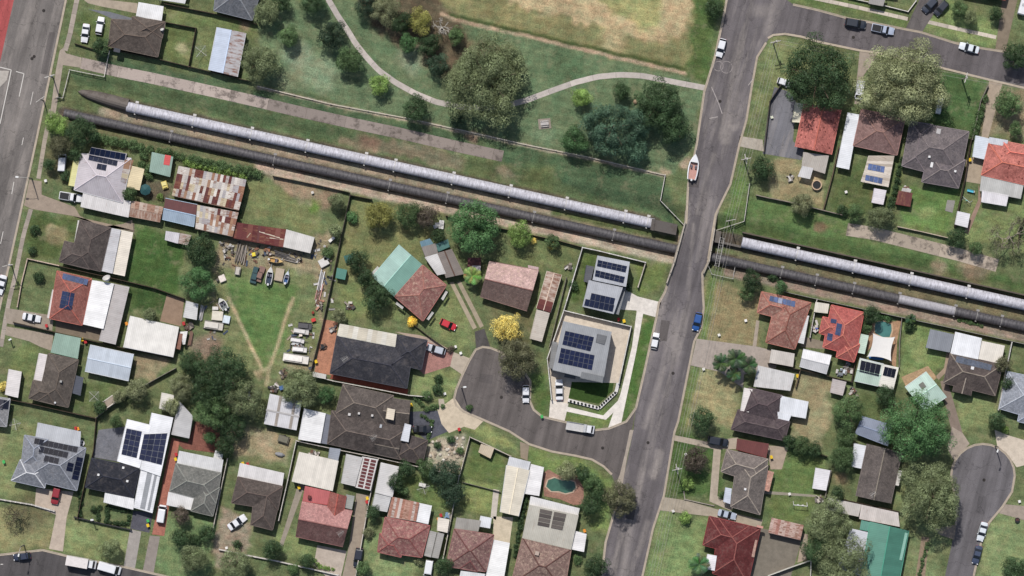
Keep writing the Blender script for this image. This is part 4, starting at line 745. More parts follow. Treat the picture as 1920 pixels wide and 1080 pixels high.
house('house', 'blue grey tiled house with black solar rows and striped veranda', 'house', [
 ('hip', [(64,824),(161,840),(144,920),(46,897)], (134,138,148), {'cap': (168,170,178), 'flip': False}), ('hip', [(38,862),(92,872),(84,915),(21,901)], (138,142,152), {'cap': (220,220,222), 'dz': -0.02}), ('hip', [(46,816),(90,824),(80,880),(40,872)], (138,142,152), {'dz': -0.04}), ('ver', [(71,792),(152,809),(150,838),(66,820)], (188,190,194), {'h': 2.6}),
 ('solar', [(65,821),(146,838),(144,849),(63,832)], 9, 1, {'rgb': (24,26,36)}), ('solar', [(75,836),(129,848),(126,859),(72,848)], 6, 1, {'rgb': (24,26,36)}), ('solar', [(85,853),(112,859),(110,870),(82,864)], 3, 1, {'rgb': (24,26,36)}), ('solar', [(144,856),(156,859),(146,901),(134,898)], 1, 5, {'rgb': (26,30,50)}), ('solar', [(128,866),(139,869),(136,885),(124,882)], 1, 2, {'rgb': (26,30,50)})])
house('house', 'charcoal tiled house joined to a white flat roof with solar panels', 'house', [
 ('hip', [(172,859),(262,877),(250,933),(160,914)], (46,48,58), {'cap': (58,60,70)}), ('flat', [(239,786),(284,797),(262,878),(220,865)], (236,236,238), {'h': 2.95}), ('flat', [(285,774),(325,783),(301,893),(263,880)], (232,232,234), {'h': 3.1}), ('ver', [(265,880),(301,891),(286,962),(251,952)], (230,230,232), {'h': 2.7}), ('ver', [(197,924),(252,935),(250,955),(194,941)], (236,234,232), {'h': 2.5}),
 ('sheets', [(266,884),(299,892),(285,958),(253,950)], 7, 1, [(150,152,156),(232,232,234)], {'mats': ('metal',), 'wts': [3,4]}), ('solar', [(237,803),(266,809),(256,859),(227,852)], 3, 5, {'rgb': (44,48,70)}), ('solar', [(270,814),(314,812),(303,872),(260,861)], 4, 5, {'rgb': (44,48,70)}), ('box', 231, 877, 0.5, 0.5, 0.4, WH, 'vent'), ('box', 239, 902, 0.5, 0.5, 0.4, WH, 'vent'), ('box', 185, 890, 0.5, 0.5, 0.4, WH, 'vent')])
house('house', 'grey green tiled house with white back strip by the red brick drive', 'house', [('hip', [(330,869),(415,887),(405,944),(318,921)], (120,120,114), {'cap': (150,150,142)}), ('hip', [(372,905),(412,914),(399,968),(358,958)], (116,116,110), {'cap': (150,150,142), 'dz': -0.02}), ('ver', [(316,922),(364,931),(360,956),(312,946)], (224,220,216)), ('ver', [(336,845),(419,862),(415,888),(331,870)], (216,214,212)), ('flat', [(404,844),(419,848),(416,862),(400,858)], (230,228,224), {'h': 2.0})])
house('carport', 'long grey flat carport beside the white solar roof', 'carport', [('ver', [(336,752),(362,780),(355,822),(322,815)], (184,182,182), {'name': 'roof'})])
house('house', 'brown tiled house behind the white sedan on bare earth', 'house', [('hip', [(446,894),(530,912),(521,957),(434,943)], (92,80,74)), ('hip', [(480,905),(530,913),(511,994),(470,984)], (94,82,76), {'dz': -0.02}), ('ver', [(450,868),(533,887),(529,912),(445,894)], (222,216,212))])
house('shed', 'big square cream garage above the red roofed house', 'shed', [('flat', [(561,847),(635,864),(624,920),(547,902)], (226,216,200), {'h': 2.8}), ('flat', [(619,839),(639,842),(634,864),(616,859)], (140,146,158), {'h': 2.3})])
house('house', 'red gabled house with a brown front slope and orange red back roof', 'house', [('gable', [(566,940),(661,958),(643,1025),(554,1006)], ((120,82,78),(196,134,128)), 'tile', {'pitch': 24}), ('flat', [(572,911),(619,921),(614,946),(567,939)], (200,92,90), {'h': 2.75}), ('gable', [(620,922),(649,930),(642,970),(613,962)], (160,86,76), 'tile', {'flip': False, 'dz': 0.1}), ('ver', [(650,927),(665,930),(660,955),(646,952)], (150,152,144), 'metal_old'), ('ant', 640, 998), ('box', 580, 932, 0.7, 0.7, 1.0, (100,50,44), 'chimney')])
house('shed', 'grey flat shed with a pergola of dark red slats', 'shed', [('flat', [(650,851),(680,858),(666,912),(640,906)], (188,184,180), 'metal_old', {'h': 2.5}), ('ver', [(680,856),(709,861),(695,920),(667,914)], (206,200,194), {'h': 2.4}), ('sheets', [(682,858),(707,863),(694,919),(669,913)], 2, 9, [(104,44,46),(96,40,42)], {'mats': ('metal_old',), 'gap': 0.12})], eave=2.3)
house('house', 'pinkish tiled hip house with a rust striped veranda', 'house', [('hip', [(722,970),(806,986),(791,1045),(710,1034)], (160,98,94), 'tile_lichen', {'cap': (146,92,88)}), ('hip', [(712,1000),(760,1008),(752,1045),(708,1035)], (140,84,80), 'tile_lichen', {'dz': -0.05}), ('ver', [(735,932),(786,943),(780,977),(726,968)], (196,170,158), 'metal_rust', {'h': 2.6}), ('sheets', [(735,932),(786,943),(780,977),(727,968)], 10, 1, [(206,190,180),(190,150,132),(180,130,112),(214,204,196)], {'mats': ('metal_old','metal_rust')}), ('ver', [(786,943),(810,948),(803,983),(780,978)], (226,226,226))])
house('shed', 'long light grey shed in two levels behind the rust striped veranda', 'shed', [('flat', [(715,867),(749,875),(736,932),(704,924)], (206,202,198), {'h': 2.8}), ('flat', [(704,925),(734,931),(726,960),(697,955)], (190,188,186), {'h': 2.5})])
house('shed', 'small cream shed beside coloured bins', 'shed', [('flat', [(822,970),(843,974),(839,999),(820,995)], (222,210,194), {'h': 2.2})])
house('shed', 'twin narrow grey roofed shed beside the pink hip house', 'shed', [('flat', [(807,995),(819,998),(808,1045),(796,1042)], (160,156,150), 'metal_old', {'h': 2.3}), ('flat', [(821,998),(833,1001),(822,1047),(810,1045)], (156,152,146), 'metal_old', {'h': 2.3})])
house('house', 'mauve brown tiled hip house beside a long white carport', 'house', [('hip', [(852,992),(926,1003),(911,1072),(836,1062)], (140,98,94), 'tile_lichen', {'cap': (118,80,76)}), ('hip', [(870,1025),(905,1030),(895,1072),(862,1066)], (112,72,70), 'tile_lichen', {'flip': False, 'dz': -0.05}), ('ver', [(856,970),(902,976),(897,996),(852,990)], (158,152,142), 'metal_old'), ('ver', [(901,967),(922,971),(919,990),(897,986)], (226,228,230)), ('ver', [(927,1012),(956,1018),(944,1090),(911,1083)], (236,234,230)), ('ver', [(864,1070),(910,1076),(905,1092),(860,1088)], (226,226,224))])
house('shed', 'long narrow cream shed with a white upper end', 'shed', [('gable', [(950,872),(993,882),(972,968),(938,960)], (222,210,186), 'metal', {'pitch': 8}), ('flat', [(955,856),(995,866),(991,882),(951,872)], (214,214,216), {'h': 2.6})], eave=2.6)
house('shed', 'small white shed beside the kidney pool', 'shed', [('flat', [(996,870),(1020,876),(1011,930),(985,926)], (228,224,222), {'h': 2.3})])
house('shed', 'tan cubby box on a back lawn beside the cul-de-sac', 'shed', [('flat', [(902,832),(927,840),(920,859),(897,847)], (208,186,154), {'h': 1.6})])
house('house', 'mottled brown tiled house with a beige iron extension and skylights', 'house', [('hip', [(980,1008),(1071,1030),(1058,1110),(958,1095)], (140,108,98), 'tile_lichen', {'cap': (110,80,74)}), ('flat', [(992,946),(1085,966),(1071,1030),(979,1008)], (186,180,164), 'metal_old', {'h': 2.95}), ('ver', [(995,930),(1087,953),(1084,966),(992,946)], (228,224,220)), ('ver', [(1077,995),(1100,1001),(1095,1035),(1072,1030)], (226,222,220)), ('sheets', [(1011,953),(1064,964),(1056,995),(1006,985)], 2, 4, [(98,90,84),(80,72,68)], {'mats': ('metal',), 'gap': 0.07, 'lift': 0.12}), ('box', 1007, 1037, 0.9, 0.9, 0.9, (190,170,156), 'chimney')])
house('house', 'grey brown house of interlocking hips beside a maroon carport', 'house', [('hip', [(1363,843),(1440,861),(1430,910),(1352,884)], (128,116,110), {'cap': (168,156,144)}), ('hip', [(1382,860),(1440,873),(1425,965),(1370,950)], (118,108,102), {'cap': (168,156,144), 'dz': -0.02}), ('ver', [(1382,822),(1442,832),(1437,858),(1380,842)], (116,52,48), 'metal_old', {'h': 2.5}), ('ver', [(1440,882),(1451,885),(1442,922),(1432,919)], (196,140,120), 'tile_lichen'), ('ver', [(1361,914),(1372,916),(1369,945),(1357,941)], (190,196,210)), ('box', 1397, 917, 0.5, 0.5, 0.4, WH, 'vent')])
house('house', 'dark maroon tiled hip house with a white awning', 'house', [('hip', [(1348,973),(1426,991),(1402,1095),(1336,1075)], (112,44,44), {'cap': (150,92,86)}), ('hip', [(1330,968),(1405,986),(1393,1042),(1318,1022)], (116,46,46), {'cap': (150,92,86), 'dz': -0.02}), ('ver', [(1327,1039),(1344,1042),(1340,1070),(1322,1067)], (226,222,226), {'h': 3.0}), ('ver', [(1407,1010),(1420,1013),(1414,1045),(1403,1042)], (196,150,132), 'tile_lichen', {'h': 2.9}), ('box', 1425, 988, 1.5, 0.5, 0.5, (205,150,136), 'chimney')])
house('shed', 'shed with a rust flaked red and white iron roof', 'shed', [('flat', [(1447,971),(1507,985),(1501,1012),(1441,998)], (188,150,140), 'metal_patchy', {'h': 2.5}), ('sheets', [(1447,971),(1507,985),(1501,1012),(1441,998)], 10, 1, [(196,160,148),(180,130,118),(206,180,168)], {'mats': ('metal_rust','metal_patchy')})], eave=2.5)
house('house', 'dark brown gabled house with pale awnings beside the big bright tree', 'house', [('gable', [(1626,832),(1691,848),(1670,944),(1605,930)], (104,94,90), 'tile', {'cap': (150,140,128)}), ('ver', [(1602,831),(1625,836),(1616,879),(1597,875)], (216,218,224)), ('ver', [(1681,881),(1691,883),(1685,911),(1676,909)], (206,200,190)), ('ant', 1636, 925)])
house('shed', 'slate blue iron roof half hidden under the big bright tree', 'shed', [('gable', [(1616,781),(1674,798),(1665,836),(1603,812)], (128,138,160), 'metal', {'pitch': 8})], eave=2.6)
house('shed', 'white garden shed beside the hedge, behind the swing', 'shed', [('flat', [(1530,877),(1557,882),(1549,920),(1524,916)], (222,218,222), {'h': 2.2})])
house('house', 'sea green iron gabled house with a grey side roof', 'house', [('gable', [(1632,978),(1704,995),(1682,1110),(1612,1095)], ((74,142,120),(60,126,104)), 'metal', {'pitch': 12}), ('ver', [(1554,933),(1615,946),(1610,968),(1548,955)], (200,192,184), 'metal_old', {'h': 2.3}), ('ver', [(1615,946),(1684,961),(1687,987),(1611,972)], (210,198,190), 'metal_old', {'h': 2.5}), ('ver', [(1596,991),(1634,999),(1612,1080),(1570,1066)], (196,198,206), {'h': 2.5}), ('ver', [(1695,998),(1702,1000),(1691,1051),(1683,1049)], (120,176,156), {'h': 2.9}), ('flat', [(1615,975),(1635,980),(1632,996),(1612,992)], (92,158,138), {'h': 2.6})])
house('house', 'terracotta L-shaped house with a row of pale solar panels and white side roof', 'house', [('hip', [(1457,553),(1521,568),(1490,655),(1436,642)], (164,104,90), 'tile_lichen', {'cap': (146,96,84)}), ('hip', [(1428,547),(1490,561),(1480,602),(1420,586)], (166,108,94), 'tile_lichen', {'dz': -0.02}), ('solar', [(1444,554),(1492,565),(1490,576),(1442,564)], 6, 1, {'rgb': (84,98,132)}), ('ver', [(1501,589),(1517,592),(1507,645),(1491,641)], (208,206,204))])
house('shed', 'beige flat shed below the terracotta L-shaped house', 'shed', [('flat', [(1446,655),(1490,663),(1487,687),(1442,679)], (204,194,182), {'h': 2.4})])
house('shed', 'white gabled shed with a grey lower slope beside the red house', 'shed', [('gable', [(1506,655),(1559,667),(1550,701),(1499,687)], ((196,194,194),(232,230,230)), 'metal', {'pitch': 10})], eave=2.4)
house('shed', 'tiny cream shed at the pipeline fence', 'shed', [('flat', [(1529,566),(1555,570),(1552,587),(1526,584)], (222,212,192), {'h': 2.1})])
house('house', 'bright red tiled house with scattered solar panels beside the pool', 'house', [('hip', [(1559,572),(1620,586),(1604,667),(1543,651)], (196,92,84), {'cap': (206,128,112)}), ('hip', [(1575,635),(1612,645),(1601,679),(1568,670)], (192,90,82), {'cap': (206,128,112), 'dz': -0.02}), ('hip', [(1543,594),(1580,603),(1572,634),(1536,625)], (190,92,84), {'cap': (206,128,112), 'dz': -0.02}), ('solar', [(1558,597),(1569,599),(1568,607),(1557,605)], 1, 1, {'rgb': (64,74,104)}), ('solar', [(1569,605),(1579,608),(1575,630),(1565,627)], 1, 3, {'rgb': (64,74,104)}), ('solar', [(1552,624),(1562,626),(1560,640),(1550,637)], 1, 2, {'rgb': (64,74,104)})])
house('shed', 'narrow pale green shed between the red house and the pool', 'shed', [('flat', [(1615,626),(1629,629),(1621,664),(1607,661)], (184,208,186), {'h': 2.3})])
house('shed', 'green and cream shed carrying two black solar blocks', 'shed', [('gable', [(1612,672),(1657,683),(1647,724),(1602,714)], ((180,204,186),(196,204,190)), 'metal', {'pitch': 7}), ('flat', [(1657,683),(1685,689),(1675,731),(1648,724)], (226,220,206), {'h': 2.75}), ('solar', [(1615,675),(1653,684),(1648,706),(1611,697)], 4, 1, {'rgb': (22,24,36)}), ('solar', [(1659,687),(1681,692),(1677,709),(1655,704)], 3, 1, {'rgb': (22,24,36)})], eave=2.5)
house('shed', 'pale mint roof set at an angle beside the round bright tree', 'shed', [('gable', [(1737,697),(1775,744),(1733,772),(1697,726)], (178,208,192), 'metal', {'pitch': 8, 'flip': True}), ('box', 1730, 723, 1.2, 1.4, 0.2, (120,120,112), 'skylight', {'rz': 0.6})], eave=2.6)
house('carport', 'slate grey flat carport joined to the white roof', 'carport', [('ver', [(1744,617),(1789,627),(1781,660),(1736,651)], (134,138,146), {'name': 'roof'})])
house('house', 'dark brown house with a long solar row under white and cream flat roofs', 'house', [('hip', [(1782,662),(1880,684),(1866,742),(1769,718)], (92,80,76), {'cap': (150,138,126)}), ('gable', [(1796,700),(1828,707),(1820,742),(1786,734)], (86,74,70), 'tile', {'cap': (160,148,136), 'flip': False, 'dz': 0.03}), ('flat', [(1791,622),(1841,634),(1834,673),(1782,662)], (234,234,236), {'h': 2.9}), ('flat', [(1841,639),(1884,648),(1876,685),(1834,675)], (228,218,202), {'h': 2.75}), ('solar', [(1794,667),(1861,684),(1857,695),(1791,679)], 9, 1, {'rgb': (86,92,104)}), ('box', 1823, 690, 0.7, 0.7, 0.4, WH, 'vent')])
house('house', 'light blue grey house at the lawn edge beyond the white fence', 'house', [('hip', [(1890,697),(1970,714),(1955,790),(1874,766)], (156,162,174), {'cap': (190,194,202)}), ('hip', [(1915,760),(1960,768),(1950,800),(1908,790)], (150,156,168), {'dz': -0.02})])
house('house', 'dark plum tiled house with white L-shaped and grey white verandas', 'house', [('hip', [(1404,727),(1468,742),(1456,790),(1390,775)], (88,74,78), {'cap': (100,86,88)}), ('hip', [(1384,768),(1481,791),(1471,826),(1371,805)], (86,72,76), {'cap': (104,92,92), 'dz': -0.02}), ('ver', [(1421,685),(1490,701),(1482,732),(1413,724)], (204,200,196), 'metal_old'), ('flat', [(1464,742),(1516,753),(1511,784),(1458,775)], (226,228,232), {'h': 2.75}), ('flat', [(1458,772),(1484,778),(1479,790),(1454,786)], (226,228,232), {'h': 2.7}), ('ver', [(1396,727),(1411,730),(1404,773),(1389,770)], (222,212,206), {'h': 2.9})])
house('shed', 'small pinkish grey shed with rust below the cluttered yard', 'shed', [('flat', [(1562,710),(1587,716),(1580,742),(1557,736)], (186,174,170), 'metal_old', {'h': 2.1})])
house('house', 'bright red tiled house under the big dark tree', 'house', [('gable', [(1508,194),(1577,206),(1559,290),(1491,275)], (206,110,98), 'tile_spotted', {'cap': (206,120,104)}), ('ver', [(1506,285),(1554,292),(1547,325),(1503,311)], (180,170,158), 'metal_old'), ('ver', [(1504,311),(1525,315),(1519,335),(1496,330)], (212,208,206)), ('ver', [(1492,192),(1506,195),(1500,230),(1486,229)], (224,214,180))])
house('carport', 'long white ribbed carport between the red and pink roofs', 'carport', [('ver', [(1590,211),(1611,215),(1592,318),(1569,313)], (224,226,230), {'name': 'roof'})])
house('house', 'dusty pink tiled house with a pale boarded back roof and solar panels', 'house', [('hip', [(1615,205),(1697,221),(1682,291),(1600,273)], (150,112,106), 'tile', {'cap': (160,126,116), 'flip': False}), ('ver', [(1628,292),(1677,292),(1666,350),(1615,340)], (206,194,178), 'metal_old', {'h': 2.5}), ('sheets', [(1630,293),(1677,292),(1666,350),(1615,340)], 1, 11, [(212,200,186),(190,176,160),(222,210,196)], {'mats': ('metal_old',)}), ('solar', [(1629,306),(1660,312),(1658,324),(1627,318)], 4, 1, {'rgb': (92,108,148)}), ('solar', [(1624,327),(1656,334),(1654,345),(1622,338)], 4, 1, {'rgb': (92,108,148)})])
house('shed', 'small lilac white shed at the hedge below the boarded roof', 'shed', [('flat', [(1640,353),(1662,357),(1656,384),(1635,380)], (218,208,214), {'h': 2.1})])
house('house', 'large grey brown tiled house of several hips with white vents', 'house', [('hip', [(1707,228),(1817,247),(1800,330),(1691,311)], (118,108,110), {'cap': (134,124,124)}), ('hip', [(1742,285),(1810,300),(1797,353),(1728,341)], (112,102,106), {'cap': (140,130,128), 'dz': -0.03}), ('hip', [(1707,227),(1750,234),(1734,322),(1691,311)], (116,106,108), {'dz': -0.02}), ('box', 1747, 309, 0.6, 1.2, 0.3, WH, 'skylight'), ('box', 1742, 294, 0.5, 0.5, 0.4, WH, 'vent'), ('box', 1791, 321, 0.5, 0.5, 0.4, WH, 'vent'), ('box', 1760, 246, 1.0, 1.2, 0.3, (190,186,184), 'skylight')])
house('shed', 'small maroon rusted shed on the back lawn with a white edge', 'shed', [('flat', [(1685,357),(1711,362),(1707,387),(1679,382)], (112,52,50), 'metal_rust', {'h': 2.1}), ('flat', [(1692,352),(1709,355),(1707,361),(1690,358)], (214,206,200), {'h': 1.9})], eave=2)
house('shed', 'white garden shed against the dark fence of the play lawn', 'shed', [('flat', [(1796,396),(1819,401),(1814,427),(1791,421)], (214,212,214), {'h': 2.2})])
house('house', 'orange red tiled house with grey and white awnings', 'house', [('hip', [(1854,268),(1960,290),(1945,352),(1840,328)], (212,116,102), 'tile_spotted', {'cap': (216,128,108)}), ('hip', [(1880,264),(1950,278),(1946,310),(1872,300)], (212,118,104), 'tile', {'dz': 0.02}), ('ver', [(1830,254),(1856,260),(1845,299),(1824,294)], (204,212,222)), ('ver', [(1840,329),(1920,343),(1914,372),(1837,357)], (190,188,182)), ('ver', [(1841,357),(1891,366),(1887,386),(1840,378)], (226,220,222), {'h': 2.2}), ('ver', [(1855,257),(1890,263),(1888,274),(1853,268)], (214,218,224), {'h': 2.9})])
house('house', 'house edge with grey porch roof above the pale footpath', 'house', [('hip', [(1580,-80),(1690,-60),(1680,-12),(1570,-30)], (150,140,134)), ('ver', [(1630,-14),(1662,-8),(1656,11),(1629,6)], (158,152,146))])
house('house', 'house edge with a red roof above the shrubs of the side street', 'house', [('hip', [(1820,-70),(1900,-55),(1885,0),(1805,-15)], (186,96,84))])
house('house', 'house with a sea green iron half and a terracotta half set diagonally', 'house', [('hip', [(792,497),(837,535),(793,602),(740,556)], (158,100,92), 'tile_lichen', {'cap': (170,120,108), 'pitch': 22}), ('gable', [(749,459),(793,497),(740,557),(698,519)], ((150,190,176),(112,164,146)), 'metal', {'pitch': 5, 'eave': 2.75}), ('ver', [(827,560),(836,545),(839,547),(830,563)], (222,216,206)), ('ver', [(800,598),(810,584),(813,586),(803,600)], (222,216,206)), ('ver', [(744,566),(757,576),(755,579),(742,569)], (222,216,206)), ('ver', [(695,513),(708,499),(711,502),(698,517)], (222,216,206)), ('solar', [(820,562),(839,542),(836,540),(817,559)][:4], 1, 1, {'rgb': (200,180,170), 'lift': -3.0})][:-1])
house('shed', 'brown grey gabled garage at the end of the twin track driveway', 'shed', [('gable', [(821,474),(846,467),(869,514),(837,521)], (128,116,108), 'metal_old', {'pitch': 12, 'cap': (104,78,66)}), ('flat', [(797,482),(820,475),(836,513),(821,516)], (206,202,198), {'h': 2.3}), ('flat', [(790,463),(817,456),(821,473),(797,481)], (142,132,124), 'metal_old', {'h': 2.35}), ('flat', [(787,453),(806,447),(812,456),(790,463)], (108,146,164), {'h': 2.2}), ('flat', [(814,459),(840,448),(843,462),(822,471)], (78,128,120), {'h': 2.2})], eave=2.5)
house('shed', 'tiny maroon shed beside the palm', 'shed', [('flat', [(877,483),(902,483),(901,508),(876,506)], (96,42,44), 'metal_old', {'h': 2.0}), ('sheets', [(885,498),(901,498),(901,508),(884,507)], 2, 1, [(206,196,196),(196,186,190)], {'mats': ('metal_old',)})], eave=2)
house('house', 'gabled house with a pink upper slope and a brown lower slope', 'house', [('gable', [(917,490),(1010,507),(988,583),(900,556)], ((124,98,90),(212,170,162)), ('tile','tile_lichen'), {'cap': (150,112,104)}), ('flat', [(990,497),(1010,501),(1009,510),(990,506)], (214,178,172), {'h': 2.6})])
house('shed', 'long narrow shed with a flaking rust and white roof', 'shed', [('gable', [(1026,508),(1053,515),(1032,586),(1006,578)], (200,176,158), 'metal_patchy', {'pitch': 6}), ('sheets', [(1012,560),(1037,567),(1032,586),(1006,578)], 1, 2, [(96,40,38),(110,52,46)], {'mats': ('metal_old',)}), ('flat', [(1007,580),(1031,587),(1016,641),(994,635)], (194,182,168), 'metal_old', {'h': 2.2})], eave=2.4)
house('house', 'long charcoal tiled house with a cream pergola roof and orange paving', 'house', [('hip', [(632,628),(774,656),(763,728),(619,700)], (62,62,70), {'cap': (72,72,80)}), ('hip', [(742,627),(801,638),(790,693),(732,680)], (60,60,68), {'cap': (72,72,80), 'dz': -0.02}), ('ver', [(637,607),(744,627),(741,650),(632,629)], (226,218,200), {'h': 2.9}), ('sheets', [(637,607),(744,627),(741,650),(632,629)], 12, 1, [(228,220,202),(216,206,186),(232,226,212)], {'mats': ('metal',)}), ('flat', [(587,697),(612,702),(611,710),(586,705)], (224,218,208), {'h': 2.2}), ('ant', 648, 672), ('box', 670, 669, 0.4, 0.4, 0.5, (50,50,56), 'vent'), ('box', 735, 681, 0.4, 0.4, 0.5, (50,50,56), 'vent')])
house('house', 'sprawling brown tiled house with many crossing ridges beside the stone garden', 'house', [('hip', [(643,721),(738,742),(727,800),(629,776)], (96,86,80), {'cap': (132,120,110)}), ('hip', [(622,770),(772,800),(752,862),(614,832)], (84,74,70), {'cap': (120,108,100), 'dz': -0.02}), ('gable', [(722,745),(770,752),(766,800),(715,795)], (94,84,78), 'tile', {'cap': (150,138,126), 'dz': 0.02}), ('hip', [(750,812),(802,826),(792,871),(742,858)], (82,72,70), {'cap': (112,100,92), 'dz': -0.04}), ('gable', [(705,815),(752,824),(746,860),(700,850)], (82,74,70), 'tile', {'cap': (130,120,110), 'dz': 0.02}), ('flat', [(727,765),(741,768),(738,788),(724,785)], (214,198,172), {'h': 4.6}), ('ver', [(760,794),(771,797),(766,829),(752,826)], (206,208,214), {'h': 4.2}), ('box', 698, 779, 0.5, 0.5, 0.5, (205,200,196), 'vent'), ('box', 673, 775, 0.5, 0.5, 0.5, (205,200,196), 'vent'), ('box', 655, 777, 0.6, 0.6, 0.5, (205,200,196), 'vent'), ('box', 714, 799, 0.5, 0.8, 0.3, (180,182,186), 'skylight'), ('ant', 702, 819)])
house('shed', 'white flat shed against the sprawling brown house', 'shed', [('flat', [(571,766),(611,775),(601,831),(560,824)], (228,226,224), {'h': 2.6}), ('flat', [(612,776),(630,781),(619,834),(602,831)], (104,108,122), {'h': 2.3})])
house('shed', 'white shed roof divided into four by grey skylight strips', 'shed', [('flat', [(506,738),(566,752),(556,806),(495,794)], (208,206,208), {'h': 2.7}), ('sheets', [(524,742),(529,743),(519,799),(514,798)], 1, 2, [(160,150,140)], {'mats': ('metal_old',)}), ('sheets', [(551,749),(556,750),(546,804),(541,803)], 1, 2, [(160,150,140)], {'mats': ('metal_old',)}), ('sheets', [(500,767),(561,780),(560,783),(499,770)], 1, 1, [(190,186,184)], {'mats': ('metal',), 'lift': 0.09})], eave=2.6)
GREY = (152,154,157)
house('house', 'new two storey grey house with three solar arrays beside the pipeline', 'house', [('flat', [(1120,479),(1181,491),(1174,537),(1111,524)], (182,184,190), {'h': 5.6, 'slope': 0.3}), ('flat', [(1104,525),(1168,539),(1151,588),(1092,574)], (176,178,184), {'h': 4.9, 'slope': 0.3}), ('flat', [(1168,539),(1174,540),(1160,590),(1152,588)], (120,122,126), {'h': 3.4}), ('flat', [(1100,497),(1114,500),(1107,531),(1095,528)], (70,72,82), {'h': 3.0}), ('solar', [(1121,487),(1176,499),(1173,511),(1119,499)], 6, 2, {'rgb': (34,40,62)}), ('solar', [(1117,506),(1172,519),(1169,531),(1115,518)], 6, 2, {'rgb': (34,40,62)}), ('solar', [(1109,549),(1154,559),(1151,572),(1106,562)], 5, 1, {'rgb': (34,40,62)}), ('solar', [(1098,560),(1152,572),(1149,585),(1095,573)], 6, 1, {'rgb': (34,40,62)})], eave=5.5, wall=(205,202,198))
house('house', 'new square grey flat roofed house with two large solar arrays and planter wall', 'house', [('flat', [(1056,602),(1147,622),(1131,716),(1036,693)], GREY, {'h': 5.6, 'slope': 0.3}), ('flat', [(1036,640),(1046,642),(1038,692),(1030,690)], (122,122,122), {'h': 3.2}), ('flat', [(1091,697),(1132,706),(1130,717),(1088,708)], (118,120,122), {'h': 5.95, 'slope': 0.1}), ('flat', [(1121,626),(1138,630),(1133,646),(1118,642)], (96,98,102), {'h': 5.95, 'slope': 0.1}), ('solar', [(1060,620),(1114,632),(1107,659),(1054,646)], 6, 3, {'rgb': (34,40,66)}), ('solar', [(1052,652),(1115,666),(1110,694),(1046,680)], 7, 3, {'rgb': (34,40,66)}), ('flat', [(1060,697),(1080,702),(1079,710),(1058,706)], (84,84,86), {'h': 3.0})], eave=5.5, wall=(205,202,198))
# ------------------------------------------------------------ trees, shrubs, palms
def cards(C, Nn, s_, seed_rng, asp=0.62):
    n_ = len(C); Nn = Nn + seed_rng.normal(0, 0.26, Nn.shape); Nn /= np.linalg.norm(Nn, axis=1)[:, None] + 1e-9
    r_ = seed_rng.normal(size=Nn.shape); u = np.cross(Nn, r_); u /= np.linalg.norm(u, axis=1)[:, None] + 1e-9; v = np.cross(Nn, u)
    sz = (s_ * seed_rng.uniform(0.65, 1.35, n_))[:, None]; u = u * sz * 0.5; v = v * sz * 0.5 * asp
    V = np.stack([C - u * 1.1, C - v - u * 0.1, C + u * 1.1, C + v - u * 0.1], 1).reshape(-1, 3); F = np.arange(4 * n_).reshape(-1, 4); return V, F
def crown_mesh(R, Hc, z0, seed, dens=1.0, lump=1.0, spread=1.0):
    g = np.random.default_rng(seed); s_ = min(0.31, 0.17 + 0.016 * R); rp0 = (0.38 * R if R < 2.5 else 0.62 + 0.125 * R) * lump; npf = int(max(9, 3.0 * (R / rp0) ** 2))
    ph = g.uniform(0, 6.28, 4); am = g.uniform(0.05, 0.13, 4); CC, NN, TT = [], [], []
    rr = np.sqrt(g.uniform(0.0, 1.0, npf)); th = np.arange(npf) * 2.39996 + g.uniform(0, 1, npf)
    lob = 1 + sum(am[k] * np.sin((k + 2) * th + ph[k]) for k in range(4)); rc = rr * (R - rp0 * 0.6) * np.clip(lob, 0.62, 1.2)
    zc = z0 + Hc * np.sqrt(np.clip(1 - (rr * 0.93) ** 2, 0, 1)) * g.uniform(0.5, 1.0, npf); rp = rp0 * g.uniform(0.65, 1.2, npf)
    ntot = int(dens * 5.2 * math.pi * R * R / (0.6 * s_ * s_)); share = rp ** 2 / np.sum(rp ** 2); pt = g.uniform(0.2, 0.85, npf)
    for k in range(npf):
        m_ = max(8, int(ntot * 0.8 * share[k])); d = g.normal(size=(m_, 3)); d[:, 2] = np.abs(d[:, 2]) * 1.0 - 0.25; d /= np.linalg.norm(d, axis=1)[:, None]
        rad = rp[k] * g.uniform(0.72, 1.06, m_)[:, None]; c = np.array([rc[k] * math.cos(th[k]), rc[k] * math.sin(th[k]), zc[k]]); P = c + d * rad * np.array([1, 1, 0.85]); CC.append(P); NN.append(d)
        TT.append(np.clip(pt[k] + g.normal(0, 0.14, m_), 0, 1))
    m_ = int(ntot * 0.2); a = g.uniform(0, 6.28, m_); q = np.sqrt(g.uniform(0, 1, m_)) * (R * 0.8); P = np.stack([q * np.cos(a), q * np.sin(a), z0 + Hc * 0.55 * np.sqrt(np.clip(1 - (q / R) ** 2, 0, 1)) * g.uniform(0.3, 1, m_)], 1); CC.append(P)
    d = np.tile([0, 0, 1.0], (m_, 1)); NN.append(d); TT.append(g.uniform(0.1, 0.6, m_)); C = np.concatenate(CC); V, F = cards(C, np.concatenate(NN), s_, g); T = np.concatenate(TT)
    me = npmesh('crown', V, F, 'foliage'); at_ = me.attributes.new('tint', 'FLOAT', 'FACE'); at_.data.foreach_set('value', T.astype(np.float32)); return me
FC = {'dk': (54,71,47), 'dk2': (49,64,49), 'gr': (74,93,60), 'br': (106,128,70), 'ol': (95,103,74), 'gy': (112,116,86), 'yo': (122,121,68), 'ye': (196,180,104), 'or': (222,180,80), 'bg': (74,98,78), 'pu': (80,72,63), 'bn': (82,82,62), 'be': (68,95,60), 'pg': (110,124,92)}
FK = 1.85
